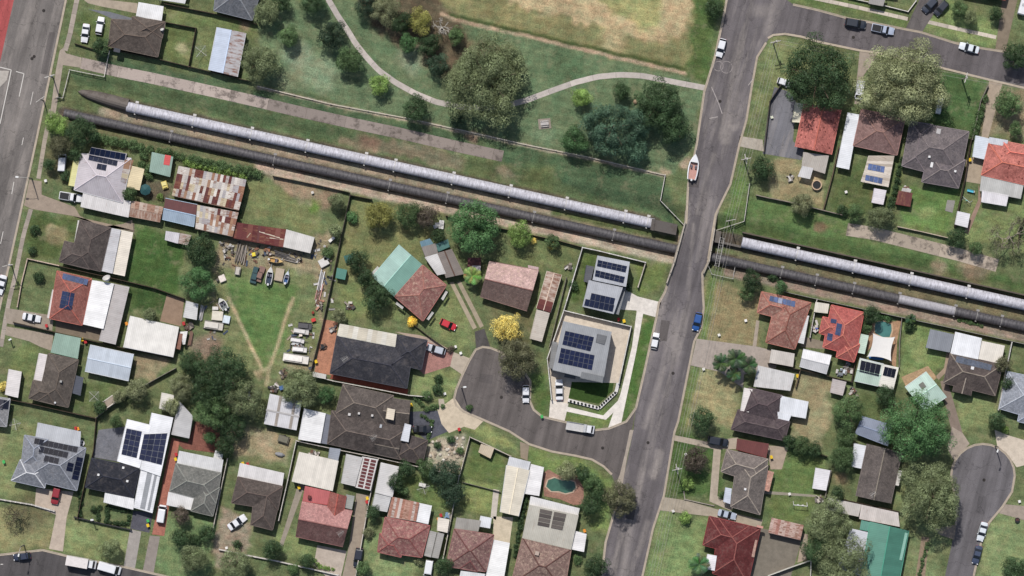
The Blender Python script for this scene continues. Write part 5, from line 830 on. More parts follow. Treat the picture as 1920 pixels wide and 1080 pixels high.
def limbs(R, h, g, nl=5, zt=0.75):
    mb = MB(); r0 = 0.05 + 0.045 * R; top = h * zt; mb.tube([(0, 0, -0.3), (g.normal(0, .05) * R * .3, 0, top * 0.5), (0, g.normal(0, .05) * R * .3, top)], [r0 * 1.25, r0, r0 * 0.5], 7); L = []
    for k in range(nl):
        a = 2 * math.pi * k / nl + g.uniform(0, 1); q = MB(); e = R * g.uniform(0.5, 0.72); q.tube([(0, 0, top * 0.45), (math.cos(a) * e * 0.5, math.sin(a) * e * 0.5, top * 0.8), (math.cos(a) * e, math.sin(a) * e, top * g.uniform(0.95, 1.15))], [r0 * 0.6, r0 * 0.4, r0 * 0.15], 5); L.append(q)
    return mb, L
tcount = [0]
def tree(x, y, rpx, col, label, name='tree', cat='tree', hk=1.0, dens=1.0, lump=1.0, group=None, sx=1.0, sy=1.0, rz=None, bark=(110,96,82)):
    tcount[0] += 1; g = np.random.default_rng(100 + tcount[0]); R = rpx * S * 1.07; small = R < 1.7
    h = (1.4 * R + 2.4) * hk if not small else R * 1.6 * hk; Hc = 0.62 * h if not small else 0.75 * h; z0 = h - Hc; base = G(x, y); base.z = tz(x, y); f = (CAMH - h * 0.7) / CAMH
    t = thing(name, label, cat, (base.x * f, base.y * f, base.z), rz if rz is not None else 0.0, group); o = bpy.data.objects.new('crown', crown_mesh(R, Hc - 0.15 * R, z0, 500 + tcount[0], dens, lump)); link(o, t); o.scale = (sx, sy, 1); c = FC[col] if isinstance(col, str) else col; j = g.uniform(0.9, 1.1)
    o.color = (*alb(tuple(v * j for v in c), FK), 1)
    mb, L = limbs(R, h, g, 4 if small else 5); oo = bpy.data.objects.new('trunk', mkmesh('trunk', mb, ['bark'])); link(oo, t); oo.color = (*alb(bark), 1)
    for q in L: p_ = bpy.data.objects.new('limb', mkmesh('limb', q, ['bark'])); link(p_, t); p_.color = (*alb(bark), 1)
    return t
def shrub(x, y, rpx, col, label, **k): return tree(x, y, rpx, col, label, name='shrub', cat='shrub', **k)
def hedge(pts, rpx, col, label, step=1.3, name='hedge'):
    tcount[0] += 1; W = [G(*p) for p in pts]; P = []
    for i in range(len(W) - 1):
        L = (W[i + 1] - W[i]).length; k = max(1, int(L / (rpx * S * step))); P += [W[i].lerp(W[i + 1], j / k) for j in range(k)]
    P.append(W[-1]); o0 = W[0]; zz = tz(*pts[0]); t = thing(name, label, name, (o0.x, o0.y, zz)); Vs, Fs, Ts, off = [], [], [], 0
    for i, p in enumerate(P):
        R = rpx * S * random.uniform(0.75, 1.2); me = crown_mesh(R, R * 0.95, R * 0.4, 9000 + tcount[0] * 50 + i, 0.9); n_ = len(me.vertices); v = np.empty(n_ * 3, np.float32); me.vertices.foreach_get('co', v); v = v.reshape(-1, 3) + np.array([p.x - o0.x + random.uniform(-.2, .2), p.y - o0.y + random.uniform(-.2, .2), 0]); f = np.arange(n_).reshape(-1, 4) + off
        tt = np.empty(n_ // 4, np.float32); me.attributes['tint'].data.foreach_get('value', tt); Vs.append(v); Fs.append(f); Ts.append(tt); off += n_; bpy.data.meshes.remove(me)
    me = npmesh('foliage', np.concatenate(Vs), np.concatenate(Fs), 'foliage'); at_ = me.attributes.new('tint', 'FLOAT', 'FACE'); at_.data.foreach_set('value', np.concatenate(Ts)); o = bpy.data.objects.new('foliage', me); link(o, t); o.color = (*alb(FC[col], FK), 1)
    mb = MB()
    for p in P[:1]: mb.tube([(0, 0, -0.1), (0, 0, rpx * S * 0.9)], [0.06, 0.03], 5)
    q = bpy.data.objects.new('stem', mkmesh('stem', mb, ['bark'])); link(q, t); q.color = (*alb((110,96,82)), 1)
def palm(x, y, rpx, col, label, nf=16, h=4.0, group=None):
    tcount[0] += 1; g = np.random.default_rng(3000 + tcount[0]); R = rpx * S; b = G(x, y); t = thing('palm', label, 'palm', (b.x, b.y, tz(x, y)), 0, group)
    mb = MB(); mb.tube([(0, 0, -0.2), (0, 0, h * 0.5), (0, 0, h)], [0.22, 0.16, 0.14], 8); build('trunk', mb, 'bark', t, (124,110,94), org=(0, 0, 0))
    for k in range(nf):
        a = 2 * math.pi * k / nf + g.uniform(-0.15, 0.15); e = R * g.uniform(0.8, 1.1); up = g.uniform(0.1, 1.0); mb = MB(); P = [Vector((math.cos(a) * e * u, math.sin(a) * e * u, h + up * 1.2 * math.sin(u * 2.2) - (1 - up) * 0.8 * u * u)) for u in np.linspace(0, 1, 9)]; sd = Vector((-math.sin(a), math.cos(a), 0))
        for i in range(8):
            for s_ in (-1, 1):
                for m_ in range(3):
                    q = P[i].lerp(P[i + 1], m_ / 3); ln = 0.42 * R * math.sin((i + m_ / 3 + 1.0) / 9.6 * math.pi) + 0.1; tip = q + sd * s_ * ln * 0.7 + (P[i + 1] - P[i]).normalized() * ln * 0.7 - Vector((0, 0, 0.12 * ln)); wd = (P[i + 1] - P[i]) * 0.42
                    mb.face([q, q + wd, tip][::s_])
        o = build('frond', mb, 'foliage', t, org=(0, 0, 0)); o.color = (*alb(tuple(v * g.uniform(0.85, 1.15) for v in FC[col]), FK), 1); at_ = o.data.attributes.new('tint', 'FLOAT', 'FACE'); at_.data.foreach_set('value', g.uniform(0.2, 0.8, len(o.data.polygons)))
def baretree(x, y, rpx, label, brgb=(168,158,146), leaf='bn', nl=900, h=6.0, tilt=(0, 0)):
    tcount[0] += 1; g = np.random.default_rng(4000 + tcount[0]); R = rpx * S; b = G(x, y); t = thing('tree', label, 'tree', (b.x, b.y, tz(x, y))); tips = []; lists = []
    def rec(p, d, ln, r, lv, mb):
        q = p + d * ln * 0.5 + Vector(g.normal(0, 0.06 * ln, 3)); e = p + d * ln + Vector(g.normal(0, 0.08 * ln, 3)); mb.tube([p, q, e], [r, r * 0.8, r * 0.6], 5 if lv < 2 else 4, cap=False); tips.append(e); tips.append(q)
        if lv < 4:
            for k in range(3 if lv < 2 else 2):
                nd = (d + Vector((g.normal(0, 0.55), g.normal(0, 0.55), g.normal(0.05, 0.3)))).normalized(); rec(e, nd, ln * g.uniform(0.6, 0.8), r * 0.6, lv + 1, mb)
    mb = MB(); mb.tube([(0, 0, -0.3), (tilt[0] * .3, tilt[1] * .3, h * 0.3)], [0.28, 0.22], 7); build('trunk', mb, 'bark', t, brgb, org=(0, 0, 0))
    for k in range(5):
        a = 2 * math.pi * k / 5 + g.uniform(0, 0.8); mb = MB(); rec(Vector((tilt[0] * .3, tilt[1] * .3, h * 0.28)), Vector((math.cos(a) * 0.85, math.sin(a) * 0.85, 0.75)).normalized(), R * 0.42, 0.13, 0, mb); build('limb', mb, 'bark', t, brgb, org=(0, 0, 0))
    if nl:
        C = np.array([tips[int(i)] for i in g.integers(0, len(tips), nl)]) + g.normal(0, 0.3, (nl, 3)); V, F = cards(C, g.normal(size=(nl, 3)), 0.24, g); me = npmesh('crown', V, F, 'foliage'); at_ = me.attributes.new('tint', 'FLOAT', 'FACE'); at_.data.foreach_set('value', g.uniform(0.1, 0.9, nl).astype(np.float32)); o = bpy.data.objects.new('crown', me); link(o, t); o.color = (*alb(FC[leaf], FK), 1)
PK = 'trees on the open park lawn'
for a in [(542,68,20,'gr','small round tree alone on the pale patch of park lawn'),(621,64,27,'dk2','dark park tree touching the curve of the path, above a lighter one'),(655,112,26,'gr','spreading park tree tucked against the bend of the path'),(711,158,19,'br','small bright green tree beside the park path'),(780,203,25,'dk','dark tree standing over the low park rail'),(858,223,17,'dk2','small dark tree at the rail below the huge park tree'),
  (487,116,36,'ol','olive brown tree between the iron shed and the park lawn'),(500,22,26,'ol','olive tree above the park corner shade'),(528,4,18,'dk','dark tree cut by the photo edge near the slate grey house'),(588,2,24,'dk','dark tree overhanging the start of the park path'),(690,8,24,'dk2','shady grey green tree across the path from the lawn'),(722,18,28,'gy','grey green tree in the park thicket'),(755,40,22,'dk','dark tree in the heart of the park thicket'),(788,38,25,'yo','yellow olive tree in the park thicket beside the dead tree'),
  (765,82,18,'be','bright green tree at the lawn edge of the thicket'),(805,82,22,'dk','dark tree below the dead white tree'),(855,66,17,'gr','round green tree at the drain end of the thicket'),(820,122,21,'dk2','dark tree between thicket and huge park tree'),(1090,182,19,'br','small bright tree below the park path'),(1165,172,18,'dk','small dark tree beside the curve of the park path'),(1340,14,20,'dk','dark tree overhanging the street beside the sports field')]: tree(*a)
tree(912,150,76,'ol','huge olive green tree covering the park path', hk=0.8, lump=0.95, sx=0.95, sy=1.1)
tree(868,138,28,'ol','olive tree leaning out of the huge park tree toward the thicket'); tree(955,120,34,'ol','olive tree joined to the huge park tree on its field side')
for a in [(1238,195,46,'dk','big dark tree in the clump beside the street'),(1150,238,52,'bg','broad blue green tree in the clump with dead grey twigs'),(1078,264,27,'be','green tree at the path end of the clump, over the rail'),(1262,236,34,'dk','dark tree of the clump nearest the boat'),(1200,228,30,'bg','blue green tree joining the two halves of the clump'),(1112,228,20,'bg','small blue green tree at the picnic side of the clump'),(1192,282,24,'bg','low blue green tree of the clump hanging over the rail')]: tree(*a)
baretree(828,52,20,'dead white tree with bare forked limbs in the park thicket', (206,200,190), 'bn', 0, 6); baretree(1140,252,14,'dead grey twigs poking from the blue green park clump', (176,170,164), 'bn', 0, 8.5)
for a in [(103,232,22,'br','bright green tree at the pipeline end beside the highway'),(152,246,29,'dk','dark tree over the start of the dark pipeline'),(112,272,22,'bn','brown olive tree above the white van'),(92,308,13,'dk','dark shrubby tree beside the white van'),(188,86,17,'dk','dark tree between the white hatchback and the slab strip'),(1586,820,19,'gr','narrow green tree above the pale awning of the gabled house'),(124,330,12,'dk','dark small tree at the yellow awning'),(140,290,14,'dk','dark tree against the solar roofed house'),(244,362,14,'gr','small green tree between carport and beige veranda'),(376,470,31,'dk','round dark tree below the patchwork shed'),(370,529,31,'be','round green tree over the dark back lawn fence'),
  (632,378,17,'ol','olive tree at the top of the scrap yard fence'),(660,408,12,'be','little round green tree inside the fence corner'),(628,432,14,'ol','small olive tree halfway along the scrap yard fence'),(614,474,12,'gr','small green tree beside the scrap yard sheds'),(710,403,28,'yo','bright olive tree in the corner of the long back lawn'),(765,402,25,'gr','green tree second from the lawn corner below the pipeline'),(800,405,22,'pu','purplish dark tree beside the white tarp'),(822,442,14,'dk','dark tree behind the blue roofed shed'),
  (890,424,50,'be','big dense bright green tree against the dark pipeline'),(706,556,27,'dk','dark tree beside the sea green roof'),(668,488,20,'dk','dark tree by the small teal tent'),(686,520,18,'dk','dark tree between teal tent and sea green roof'),(636,590,14,'gy','grey green small tree above the orange paving'),(968,673,39,'bn','brown olive tree overhanging the cul-de-sac'),(562,726,37,'ol','olive grey tree above the white divided shed'),
  (360,682,26,'dk','dark tree at the cream garage end of the big clump'),(420,700,46,'dk','largest dark tree of the clump behind the scrap yard'),(385,738,32,'dk','dark tree in the middle of the clump behind the scrap yard'),(322,762,16,'gy','small grey tree above the long grey carport'),(340,725,24,'gy','grey leaved tree beside the cream garden shed'),(456,746,38,'ol','olive grey tree of the clump toward the wheel tracks'),(396,770,34,'gr','green tree of the clump above the brick courtyard'),(432,800,28,'dk','dark tree over the brick courtyard'),(255,733,22,'gy','grey olive tree below the pale blue garage'),(222,744,13,'gy','small grey tree by the bench shelter'),(187,764,13,'dk','dark small tree at the back fence corner'),
  (216,790,13,'gr','small green tree behind the charcoal house'),(420,838,18,'dk','dark tree at the end of the brick courtyard'),(393,822,13,'be','small round tree on the brick courtyard'),(207,1029,20,'ol','round olive tree on the verge beside the white van'),(362,1048,28,'ol','olive tree on the verge below the grey green house'),(440,1062,32,'ol','spreading olive tree on the verge below the white sedan'),(510,1030,20,'dk','dark tree at the corner of the white picket wall'),(575,1052,15,'dk','dark shrubby tree behind the white picket wall'),
  (835,888,28,'dk2','very dark tree in the back corner behind the stone garden'),(848,925,24,'dk2','very dark tree shading the back fence lane'),(1165,935,32,'bn','dark olive tree overhanging the street at the junction'),(1116,1064,23,'dk','dark tree on the verge below the beige extension'),(1318,786,24,'dk','round dark tree on the dry front lawn'),(1305,862,25,'pu','reddish dark tree on the shaded front lawn'),(1400,552,14,'gr','small green tree on the dry lawn by the pipeline'),(1430,315,23,'dk','dark tree beside the courtyard of the red house'),(1505,382,22,'gy','sparse grey green tree over the back wall'),(1650,408,24,'ol','olive tree over the old slab strip'),
  (1535,142,68,'dk','huge dark green tree above the red tiled house'),(1905,105,26,'dk','dark tree overhanging the side street'),(1890,195,27,'gr','green tree beside the narrow concrete drive'),(1590,772,30,'gr','green tree between the dry yard and the slate blue roof'),(1660,742,19,'dk','dark tree below the solar shed'),(1720,800,64,'be','huge bright dense tree beside the turning circle'),(1580,858,25,'gr','green tree beside the pale awning of the gabled house'),(1750,932,60,'ol','large olive dark tree shading the turning circle'),(1558,978,42,'ol','broad olive grey tree over the sea green house'),
  (1530,1032,26,'dk','dark green tree between rust shed and grey side roof'),(1585,1055,50,'ol','wide olive tree at the foot of the grey side roof'),(1870,790,18,'dk','dark tree on the lawn beside the blue grey house'),(1902,1066,24,'dk','dark tree on the lawn near the parked dark car'),(1635,590,18,'dk','dark feathery tree at the pool fence'),(1880,684,16,'bn','brownish tree inside the white side fence'),(1795,445,19,'dk','dark tree at the corner of the play lawn')]: tree(*a)
tree(1695,157,80,'gy','huge grey olive tree in front of the dusty pink house', hk=0.85, dens=1.1); baretree(1700,190,22,'bare inner branches showing through the huge grey olive tree', (180,172,150), 'gy', 0, 11)
baretree(1890,445,42,'bare brown twiggy tree at the edge of the old slab strip', (176,164,150), 'bn', 2600, 7); baretree(30,965,26,'thin sparse tree on the verge below the white dotted wall', (120,108,92), 'bn', 900, 5)
SHR = [(800,880,18,'gr','green shrub along the white wall of the back lawn'),(760,880,17,'dk','dark shrub at the corner of the long grey shed'),(742,905,16,'dk','dark shrub against the long grey shed'),(755,920,12,'gr','green shrub above the rust striped veranda'),(700,962,14,'dk','dark shrub below the long grey shed'),(690,1000,11,'gy','grey shrub along the white boundary fence'),(680,1066,15,'gr','round shrub by the driveway of the black car'),(785,1052,9,'gy','small grey shrub before the pink hip house'),(830,1062,17,'dk','dark shrub beside the small white van'),
  (340,966,16,'pu','purplish shrub beside the white awning'),(338,1008,18,'dk','dark shrub on the front lawn edge'),(388,1000,17,'dk','dark shrub at the front fence'),(365,1012,12,'dk','small dark shrub between two others on the front lawn'),(445,1021,9,'dk','small round shrub on the bare earth'),(550,1068,11,'gr','low green shrub below the picket wall'),(1065,884,20,'gy','grey shrub above the kidney pool'),(1092,888,17,'dk','dark shrub at the pool corner'),(1110,906,20,'gr','green shrub beside the kidney pool'),(1108,948,20,'dk','dark round shrub below the kidney pool'),(1124,925,14,'dk','dark shrub between pool and street tree'),(1083,1050,9,'gr','small shrub beside the white side roof'),
  (1410,527,20,'dk','dark shrub at the pipeline fence before the terracotta house'),(1465,538,13,'be','green shrub above the terracotta house'),(1290,908,12,'br','bright shrub on the shaded front lawn'),(1356,928,8,'gr','tiny shrub beside the light blue awning'),(1285,972,12,'br','round bright shrub casting a pointed shadow on the verge'),(1580,395,12,'dk','dark shrub at the back wall corner'),(1605,397,15,'gr','green shrub at the end of the old slab strip'),(1830,465,14,'gr','green shrub below the white garden shed'),(1625,612,12,'gr','green shrub at the pool steps'),(1705,612,11,'gr','feathery shrub on the long back lawn'),
  (1885,806,8,'br','small bright shrub beside the turning circle'),(1890,720,13,'dk','dark shrub along the white side fence'),(1570,925,13,'dk','round shrub in the small back yard'),(1482,828,14,'dk','dark shrub below the plum house'),(1503,834,19,'gr','green shrub below the plum house'),(1528,842,14,'dk','dark shrub at the end of the dry back yard'),(1800,18,16,'gr','green shrub on the lawn of the side street'),(1820,32,14,'ol','olive shrub on the lawn of the side street'),(1868,25,14,'dk','dark shrub at the earth driveway'),(1905,242,14,'gr','green shrub above the orange red house'),
  (300,368,7,'br','small bright shrub in the cluttered yard'),(280,330,8,'gr','small green shrub below the green roofed shed'),(976,437,24,'br','bright spreading shrub against the pipeline fence'),(1035,452,14,'gr','round dark green shrub behind the yellow flowers'),(822,710,9,'dk','clipped dark shrub on the front lawn by the pink drive'),(820,730,11,'dk','dark shrub below the clipped one on the front lawn'),(800,742,11,'gr','green shrub at the stone garden fence'),(845,655,7,'pu','small purple shrub beside the silver car'),(610,740,17,'be','low green shrub behind the charcoal house wall'),(772,604,10,'or','orange flowering shrub beside the terracotta roof'),(1000,451,6,'ye','small yellow flowering shrub near the pipeline fence'),(1036,461,8,'ye','yellow flowering shrub in front of the round green one'),
  (65,430,10,'dk','dark shrub on the front lawn with the sand heap'),(60,470,9,'dk','dark shrub by the footpath corner'),(72,520,12,'dk','dark shrub in the front yard of the red house'),(280,590,14,'ol','low olive tree over the cream garage edge'),(8,725,11,'ye','yellow flowering shrub beside the white ribbed shed'),(1575,1077,7,'ye','small yellow flowering shrub under the wide olive tree'),(1075,535,10,'dk','dark shrub inside the new house fence'),(1175,540,9,'dk','dark shrub beside the new driveway'),(1450,520,10,'dk','dark shrub along the pipeline fence'),(855,895,9,'gr','green shrub under the very dark tree'),(880,765,7,'gr','little shrub at the beige apron'),(175,955,7,'dk','small dark shrub on the hedged front lawn'),(820,835,8,'dk','dark shrub in the stone garden'),(845,825,9,'dk','round dark shrub in the stone garden corner'),(862,845,8,'gr','green shrub at the stone garden wall')]
for a in SHR: shrub(*a)
tree(950,613,27,'ye','pale yellow flowering tree at the head of the cul-de-sac', dens=0.85, lump=0.85)
hedge([(180,258),(250,272),(330,292),(400,308),(480,325)], 11, 'gr', 'rambling green vines along the pipeline bank'); hedge([(270,290),(265,310),(282,318)], 11, 'gr', 'thick green bushes beside the green roofed shed', name='hedge')
hedge([(350,306),(400,318),(455,330)], 9, 'br', 'bright vine hedge on top of the patchwork shed wall'); hedge([(455,345),(450,385),(445,410)], 7, 'dk', 'dark hedge beside the patchwork shed'); hedge([(1846,185),(1836,215),(1826,252)], 9, 'gr', 'tall green hedge beside the narrow concrete drive')
hedge([(1690,300),(1678,350),(1668,400)], 8, 'dk', 'dark hedge between the boarded roof and the hipped house'); hedge([(1448,655-90),(1440,560)], 5, 'dk', 'tiny hedge above the terracotta house'); hedge([(1640,590),(1665,596)], 8, 'be', 'green hedge above the pool')
hedge([(202,950),(200,978),(240,982),(243,958),(205,952)], 5, 'dk', 'clipped square hedge round a small lawn'); hedge([(186,950),(184,972)], 5, 'dk', 'short dark hedge beside the clipped square one'); hedge([(152,925),(150,965)], 6, 'dk', 'dark hedge beside the blue grey house drive'); hedge([(1015,938),(1060,950),(1085,952)], 6, 'dk', 'dark hedge below the kidney pool'); hedge([(985,935),(975,990),(965,1040)], 6, 'dk', 'dark side hedge between the long carport and the beige extension')
hedge([(590,1052),(600,1062),(625,1066)], 5, 'br', 'low bright hedge along the white picket wall'); hedge([(780,745),(800,765),(830,760)], 6, 'gr', 'garden border planting round the stone garden'); hedge([(1738,1020),(1730,1050),(1724,1075)], 4, 'gr', 'thin planting in the gravel garden bed'); hedge([(790,780),(812,790),(800,830)], 4, 'gr', 'low planting along the dark driveway'); hedge([(1800,600),(1840,612)], 5, 'gr', 'green creeper on the pipeline fence'); hedge([(1490,395),(1520,402)], 6, 'gr', 'low green bushes under the sparse grey tree')
palm(886,517,17,'br','pale green palm beside the maroon shed', 18, 3.5); palm(1350,680,17,'dk','dark palm over the concrete drive, first of the row', 16, 5); palm(1378,672,19,'dk','dark palm in the middle of the driveway row', 16, 5.5); palm(1402,684,17,'dk','dark palm at the house end of the driveway row', 16, 5); palm(1375,700,14,'dk','small dark palm below the driveway row', 14, 4); palm(1310,1056,20,'gr','grey green palm beside the maroon house', 18, 4); palm(1705,598,10,'dk','small palm at the pipeline fence', 12, 3)
# ------------------------------------------------------------ vehicles
CARM = {}
VT = { # length, width, body stations (x, half width, top z), glass base x0,x1, roof x0,x1, roof z, belt z, roof half width
 'sedan': (4.7, 1.82, [(-1,.74,.78),(-.93,.84,.92),(-.6,.9,.95),(-.1,.91,.93),(.35,.9,.9),(.75,.87,.82),(.95,.76,.72),(1,.62,.6)], -.68, .42, -.36, .08, 1.43, .9, .69),
 'hatch': (4.2, 1.76, [(-1,.76,.85),(-.9,.85,.95),(-.4,.88,.95),(.1,.88,.93),(.45,.87,.9),(.8,.84,.82),(.96,.72,.72),(1,.6,.6)], -.94, .48, -.72, .1, 1.5, .92, .69),
 'suv': (4.7, 1.9, [(-1,.8,.95),(-.92,.9,1.05),(-.4,.94,1.05),(.1,.94,1.03),(.5,.93,1.0),(.82,.9,.95),(.97,.8,.85),(1,.68,.7)], -.95, .5, -.8, .18, 1.74, 1.02, .76),
 'van': (4.9, 1.9, [(-1,.88,1.1),(-.95,.93,1.15),(-.3,.95,1.15),(.3,.95,1.12),(.6,.94,1.1),(.88,.9,1.0),(.98,.8,.85),(1,.7,.7)], -.98, .82, -.93, .52, 1.95, 1.12, .84),
 'ute': (5.3, 1.86, [(-1,.86,1.0),(-.95,.92,1.02),(-.3,.93,1.02),(.1,.93,1.0),(.45,.92,.98),(.8,.88,.92),(.96,.78,.82),(1,.66,.68)], -.14, .5, -.02, .26, 1.76, 1.0, .74)}
def car_proto(kind):
    L, W, ST, g0, g1, r0, r1, rz_, bz, rhw = VT[kind]; h = L / 2; P = {}; k_ = W / 1.84; mb = MB(); rows = []
    for x, w_, z in ST:
        w_ *= k_; x *= h; rows.append([Vector((x, y, zz)) for y, zz in ((-w_ * .9, .22), (-w_, .42), (-w_, z - .16), (-w_ * .93, z - .03), (-w_ * .55, z), (0, z + .02), (w_ * .55, z), (w_ * .93, z - .03), (w_, z - .16), (w_, .42), (w_ * .9, .22))])
    for i in range(len(rows) - 1):
        for k in range(10): mb.face([rows[i][k], rows[i + 1][k], rows[i + 1][k + 1], rows[i][k + 1]][::-1])
        mb.face([rows[i][0], rows[i][10], rows[i + 1][10], rows[i + 1][0]][::-1])
    mb.face(rows[0][::-1]); mb.face(rows[-1]); P['body'] = [(mkmesh('body', mb, ['carpaint'], smooth=True), 1)]
    bw = .82 * k_; q = [Vector((g0 * h, -bw, bz)), Vector((g1 * h, -bw, bz)), Vector((g1 * h, bw, bz)), Vector((g0 * h, bw, bz))]; t = [Vector((r0 * h, -rhw, rz_)), Vector((r1 * h, -rhw, rz_)), Vector((r1 * h, rhw, rz_)), Vector((r0 * h, rhw, rz_))]
    def one(nm, f, mat='car_glass', ex=0):
        mb = MB(); mb.face(f); P.setdefault(nm, []).append((mkmesh(nm, mb, [mat]), ex))
    one('windscreen', [q[1], q[2], t[2], t[1]]); one('rear_window', [q[3], q[0], t[0], t[3]]); one('side_window', [q[0], q[1], t[1], t[0]]); one('side_window', [q[2], q[3], t[3], t[2]])
    mb = MB(); c = Vector(((r0 + r1) * h / 2, 0, rz_ + .06)); tt = [p + (p - c).normalized() * .06 + Vector((0, 0, .0)) for p in t]; tt = [Vector((p.x, p.y, rz_)) for p in tt]; up = [c + (p - c) * .86 for p in tt]; up = [Vector((p.x, p.y, rz_ + .06)) for p in up]; mb.face(up)
    for k in range(4): mb.face([tt[k], tt[(k + 1) % 4], up[(k + 1) % 4], up[k]])
    for a, b in zip(q, t):   # pillars
        d = (b - a).normalized(); s_ = Vector((0.05 if a.x < 0 else -.05, 0, 0)); o_ = Vector((0, .012 if a.y > 0 else -.012, .012)); mb.face([a + o_, a + s_ + o_, b + s_ + o_, b + o_]); mb.face([b + o_, b + s_ + o_, a + s_ + o_, a + o_])
    P['roof'] = [(mkmesh('roof', mb, ['carpaint']), 1)]
    for nm, x, mat in (('headlight', .955, 'lamp'), ('tail_light', -.975, 'red_lens')):
        for y in (-1, 1): mb = MB(); mb.box((x * h, y * .62 * k_, .72), (.16, .3, .14)); P.setdefault(nm, []).append((mkmesh(nm, mb, [mat]), 0))
    for y in (-1, 1): mb = MB(); mb.box((g1 * h - .25, y * (W / 2 + .08), bz + .08), (.14, .22, .14)); P.setdefault('mirror', []).append((mkmesh('mirror', mb, ['carpaint']), 1))
    for x in (-.6, .62):
        for y in (-1, 1): mb = MB(); mb.tube([(x * h, y * (W / 2 - .22), .32), (x * h, y * (W / 2 - .01), .32)], .32, 12); P.setdefault('wheel', []).append((mkmesh('wheel', mb, ['rubber']), 0))
    if kind == 'ute': mb = MB(); mb.box((-.56 * h, 0, 1.05), (.78 * h, 1.5, .06)); P['tray_cover'] = [(mkmesh('tray_cover', mb, ['plain']), 2)]
    return P
def place(P, name, label, cat, a, b, rgb, rgb2=(40,40,44), L=None, dz=0.05, group=None, sc=None):
    A, B = G(*a), G(*b); d = B - A; c = (A + B) / 2; z = max(tz((a[0] + b[0]) / 2, (a[1] + b[1]) / 2), 0); t = thing(name, label, cat, (c.x, c.y, z + dz), math.atan2(d.y, d.x), group)
    if L: s_ = max(0.85, min(1.12, d.length / L)); t.scale = (s_, (s_ + 1) / 2, (s_ + 1) / 2)
    for nm, ms in P.items():
        for me, ex in ms:
            o = inst(nm, me, t)
            if ex: o.color = (*alb(rgb if ex == 1 else rgb2), 1)
    return t
def car(kind, a, b, rgb, label, rgb2=(40,40,44), cat='car', extra=None):
    if kind not in CARM: CARM[kind] = car_proto(kind)
    t = place(CARM[kind], 'parked_car' if kind != 'van' else 'parked_van', label, 'van' if kind == 'van' else ('ute' if kind == 'ute' else cat), a, b, rgb, rgb2, VT[kind][0])
    if extra == 'sunroof': mb = MB(); mb.box((-.1, 0, VT[kind][8] + .07), (.75, .8, .02)); inst('sunroof', mkmesh('sunroof', mb, ['car_glass']), t)
    if extra == 'rails':
        for y in (-.55, .55): mb = MB(); mb.box((-.6, y, VT[kind][8] + .1), (2.2, .06, .05)); o = inst('roof_rail', mkmesh('roof_rail', mb, ['plain']), t); o.color = (*alb((220,220,220)), 1)
    return t
W_ = (236,236,238); SV = (190,194,202); BK = (38,40,46)
# a -> b runs from the rear to the front
car('sedan', (163,45), (158,80), W_, 'white sedan on the grass beside a hatchback, nearer the highway'); car('hatch', (185,65), (191,32), W_, 'white hatchback on the grass next to the brown hip house')
car('van', (116,318), (118,292), W_, 'white van parked under the brown olive tree'); car('ute', (112,366), (155,373), W_, 'white ute with a black tray cover in the carport drive'); car('sedan', (43,592), (77,599), W_, 'white car with a dark sunroof on the driveway of the red house', extra='sunroof')
car('sedan', (8,516), (-2,552), W_, 'white car half cut off on the highway'); car('suv', (109,912), (102,945), (150,38,46), 'dark red wagon nosing out from the blue grey house'); car('van', (301,978), (306,948), W_, 'white people mover on the red brick drive'); car('sedan', (429,990), (461,968), W_, 'white sedan with a dark sunroof on bare earth', extra='sunroof')
car('hatch', (58,1041), (26,1045), (44,52,72), 'dark navy hatchback on the street below the sparse tree'); car('van', (185,1059), (227,1071), W_, 'white van parked in front of the box truck'); car('suv', (675,1027), (669,1063), (36,40,52), 'black four wheel drive on the driveway of the red gabled house', extra='rails')
car('van', (806,1051), (801,1082), W_, 'small white van on the lawn of the pink hip house'); car('hatch', (835,660), (801,650), SV, 'silver car with a pale bonnet on the pink drive'); car('hatch', (826,602), (855,615), (206,44,54), 'bright red hatchback on the diagonal front lawn'); car('sedan', (775,804), (810,805), (30,32,38), 'black car on the dark drive of the sprawling brown house')
car('hatch', (986,722), (986,755), W_, 'white hatchback parked in the cul-de-sac by the brown olive tree'); car('sedan', (1049,750), (1048,711), W_, 'white sedan on the driveway of the new flat roofed house'); car('hatch', (1225,654), (1231,624), W_, 'white hatchback on the bridge street opposite the blue car'); car('hatch', (1311,586), (1303,620), (34,84,152), 'blue hatchback on the bridge street'); car('hatch', (1356,73), (1347,107), W_, 'white car parked beside the sports field')
car('suv', (1584,41), (1623,48), (34,40,50), 'black four wheel drive on the side street, leading a silver ute', extra='rails'); car('ute', (1634,51), (1676,60), (176,186,206), 'silver blue ute with a dark tray on the side street'); car('sedan', (1835,95), (1798,85), (226,232,238), 'white sedan on the side street beyond the driveway'); car('suv', (1754,-2), (1731,22), (52,58,70), 'dark slate car on the sealed drive, house side of its twin'); car('suv', (1775,4), (1753,28), (40,44,54), 'black car with roof rails on the sealed drive', extra='rails')
car('van', (1614,152), (1609,187), W_, 'white van half under the huge grey olive tree'); car('suv', (1327,824), (1365,831), (28,34,44), 'black four wheel drive before the maroon carport', extra='rails'); car('sedan', (1346,960), (1380,969), (182,192,206), 'silver blue sedan between the grey brown and maroon houses'); car('sedan', (1846,979), (1836,1014), (226,232,236), 'white sedan leaving the turning circle kerb', extra='sunroof'); car('sedan', (1836,1023), (1827,1057), (66,76,98), 'dark blue grey car behind the white sedan by the turning circle'); car('hatch', (1462,152), (1480,158), W_, 'white car under the edge of the huge dark tree')
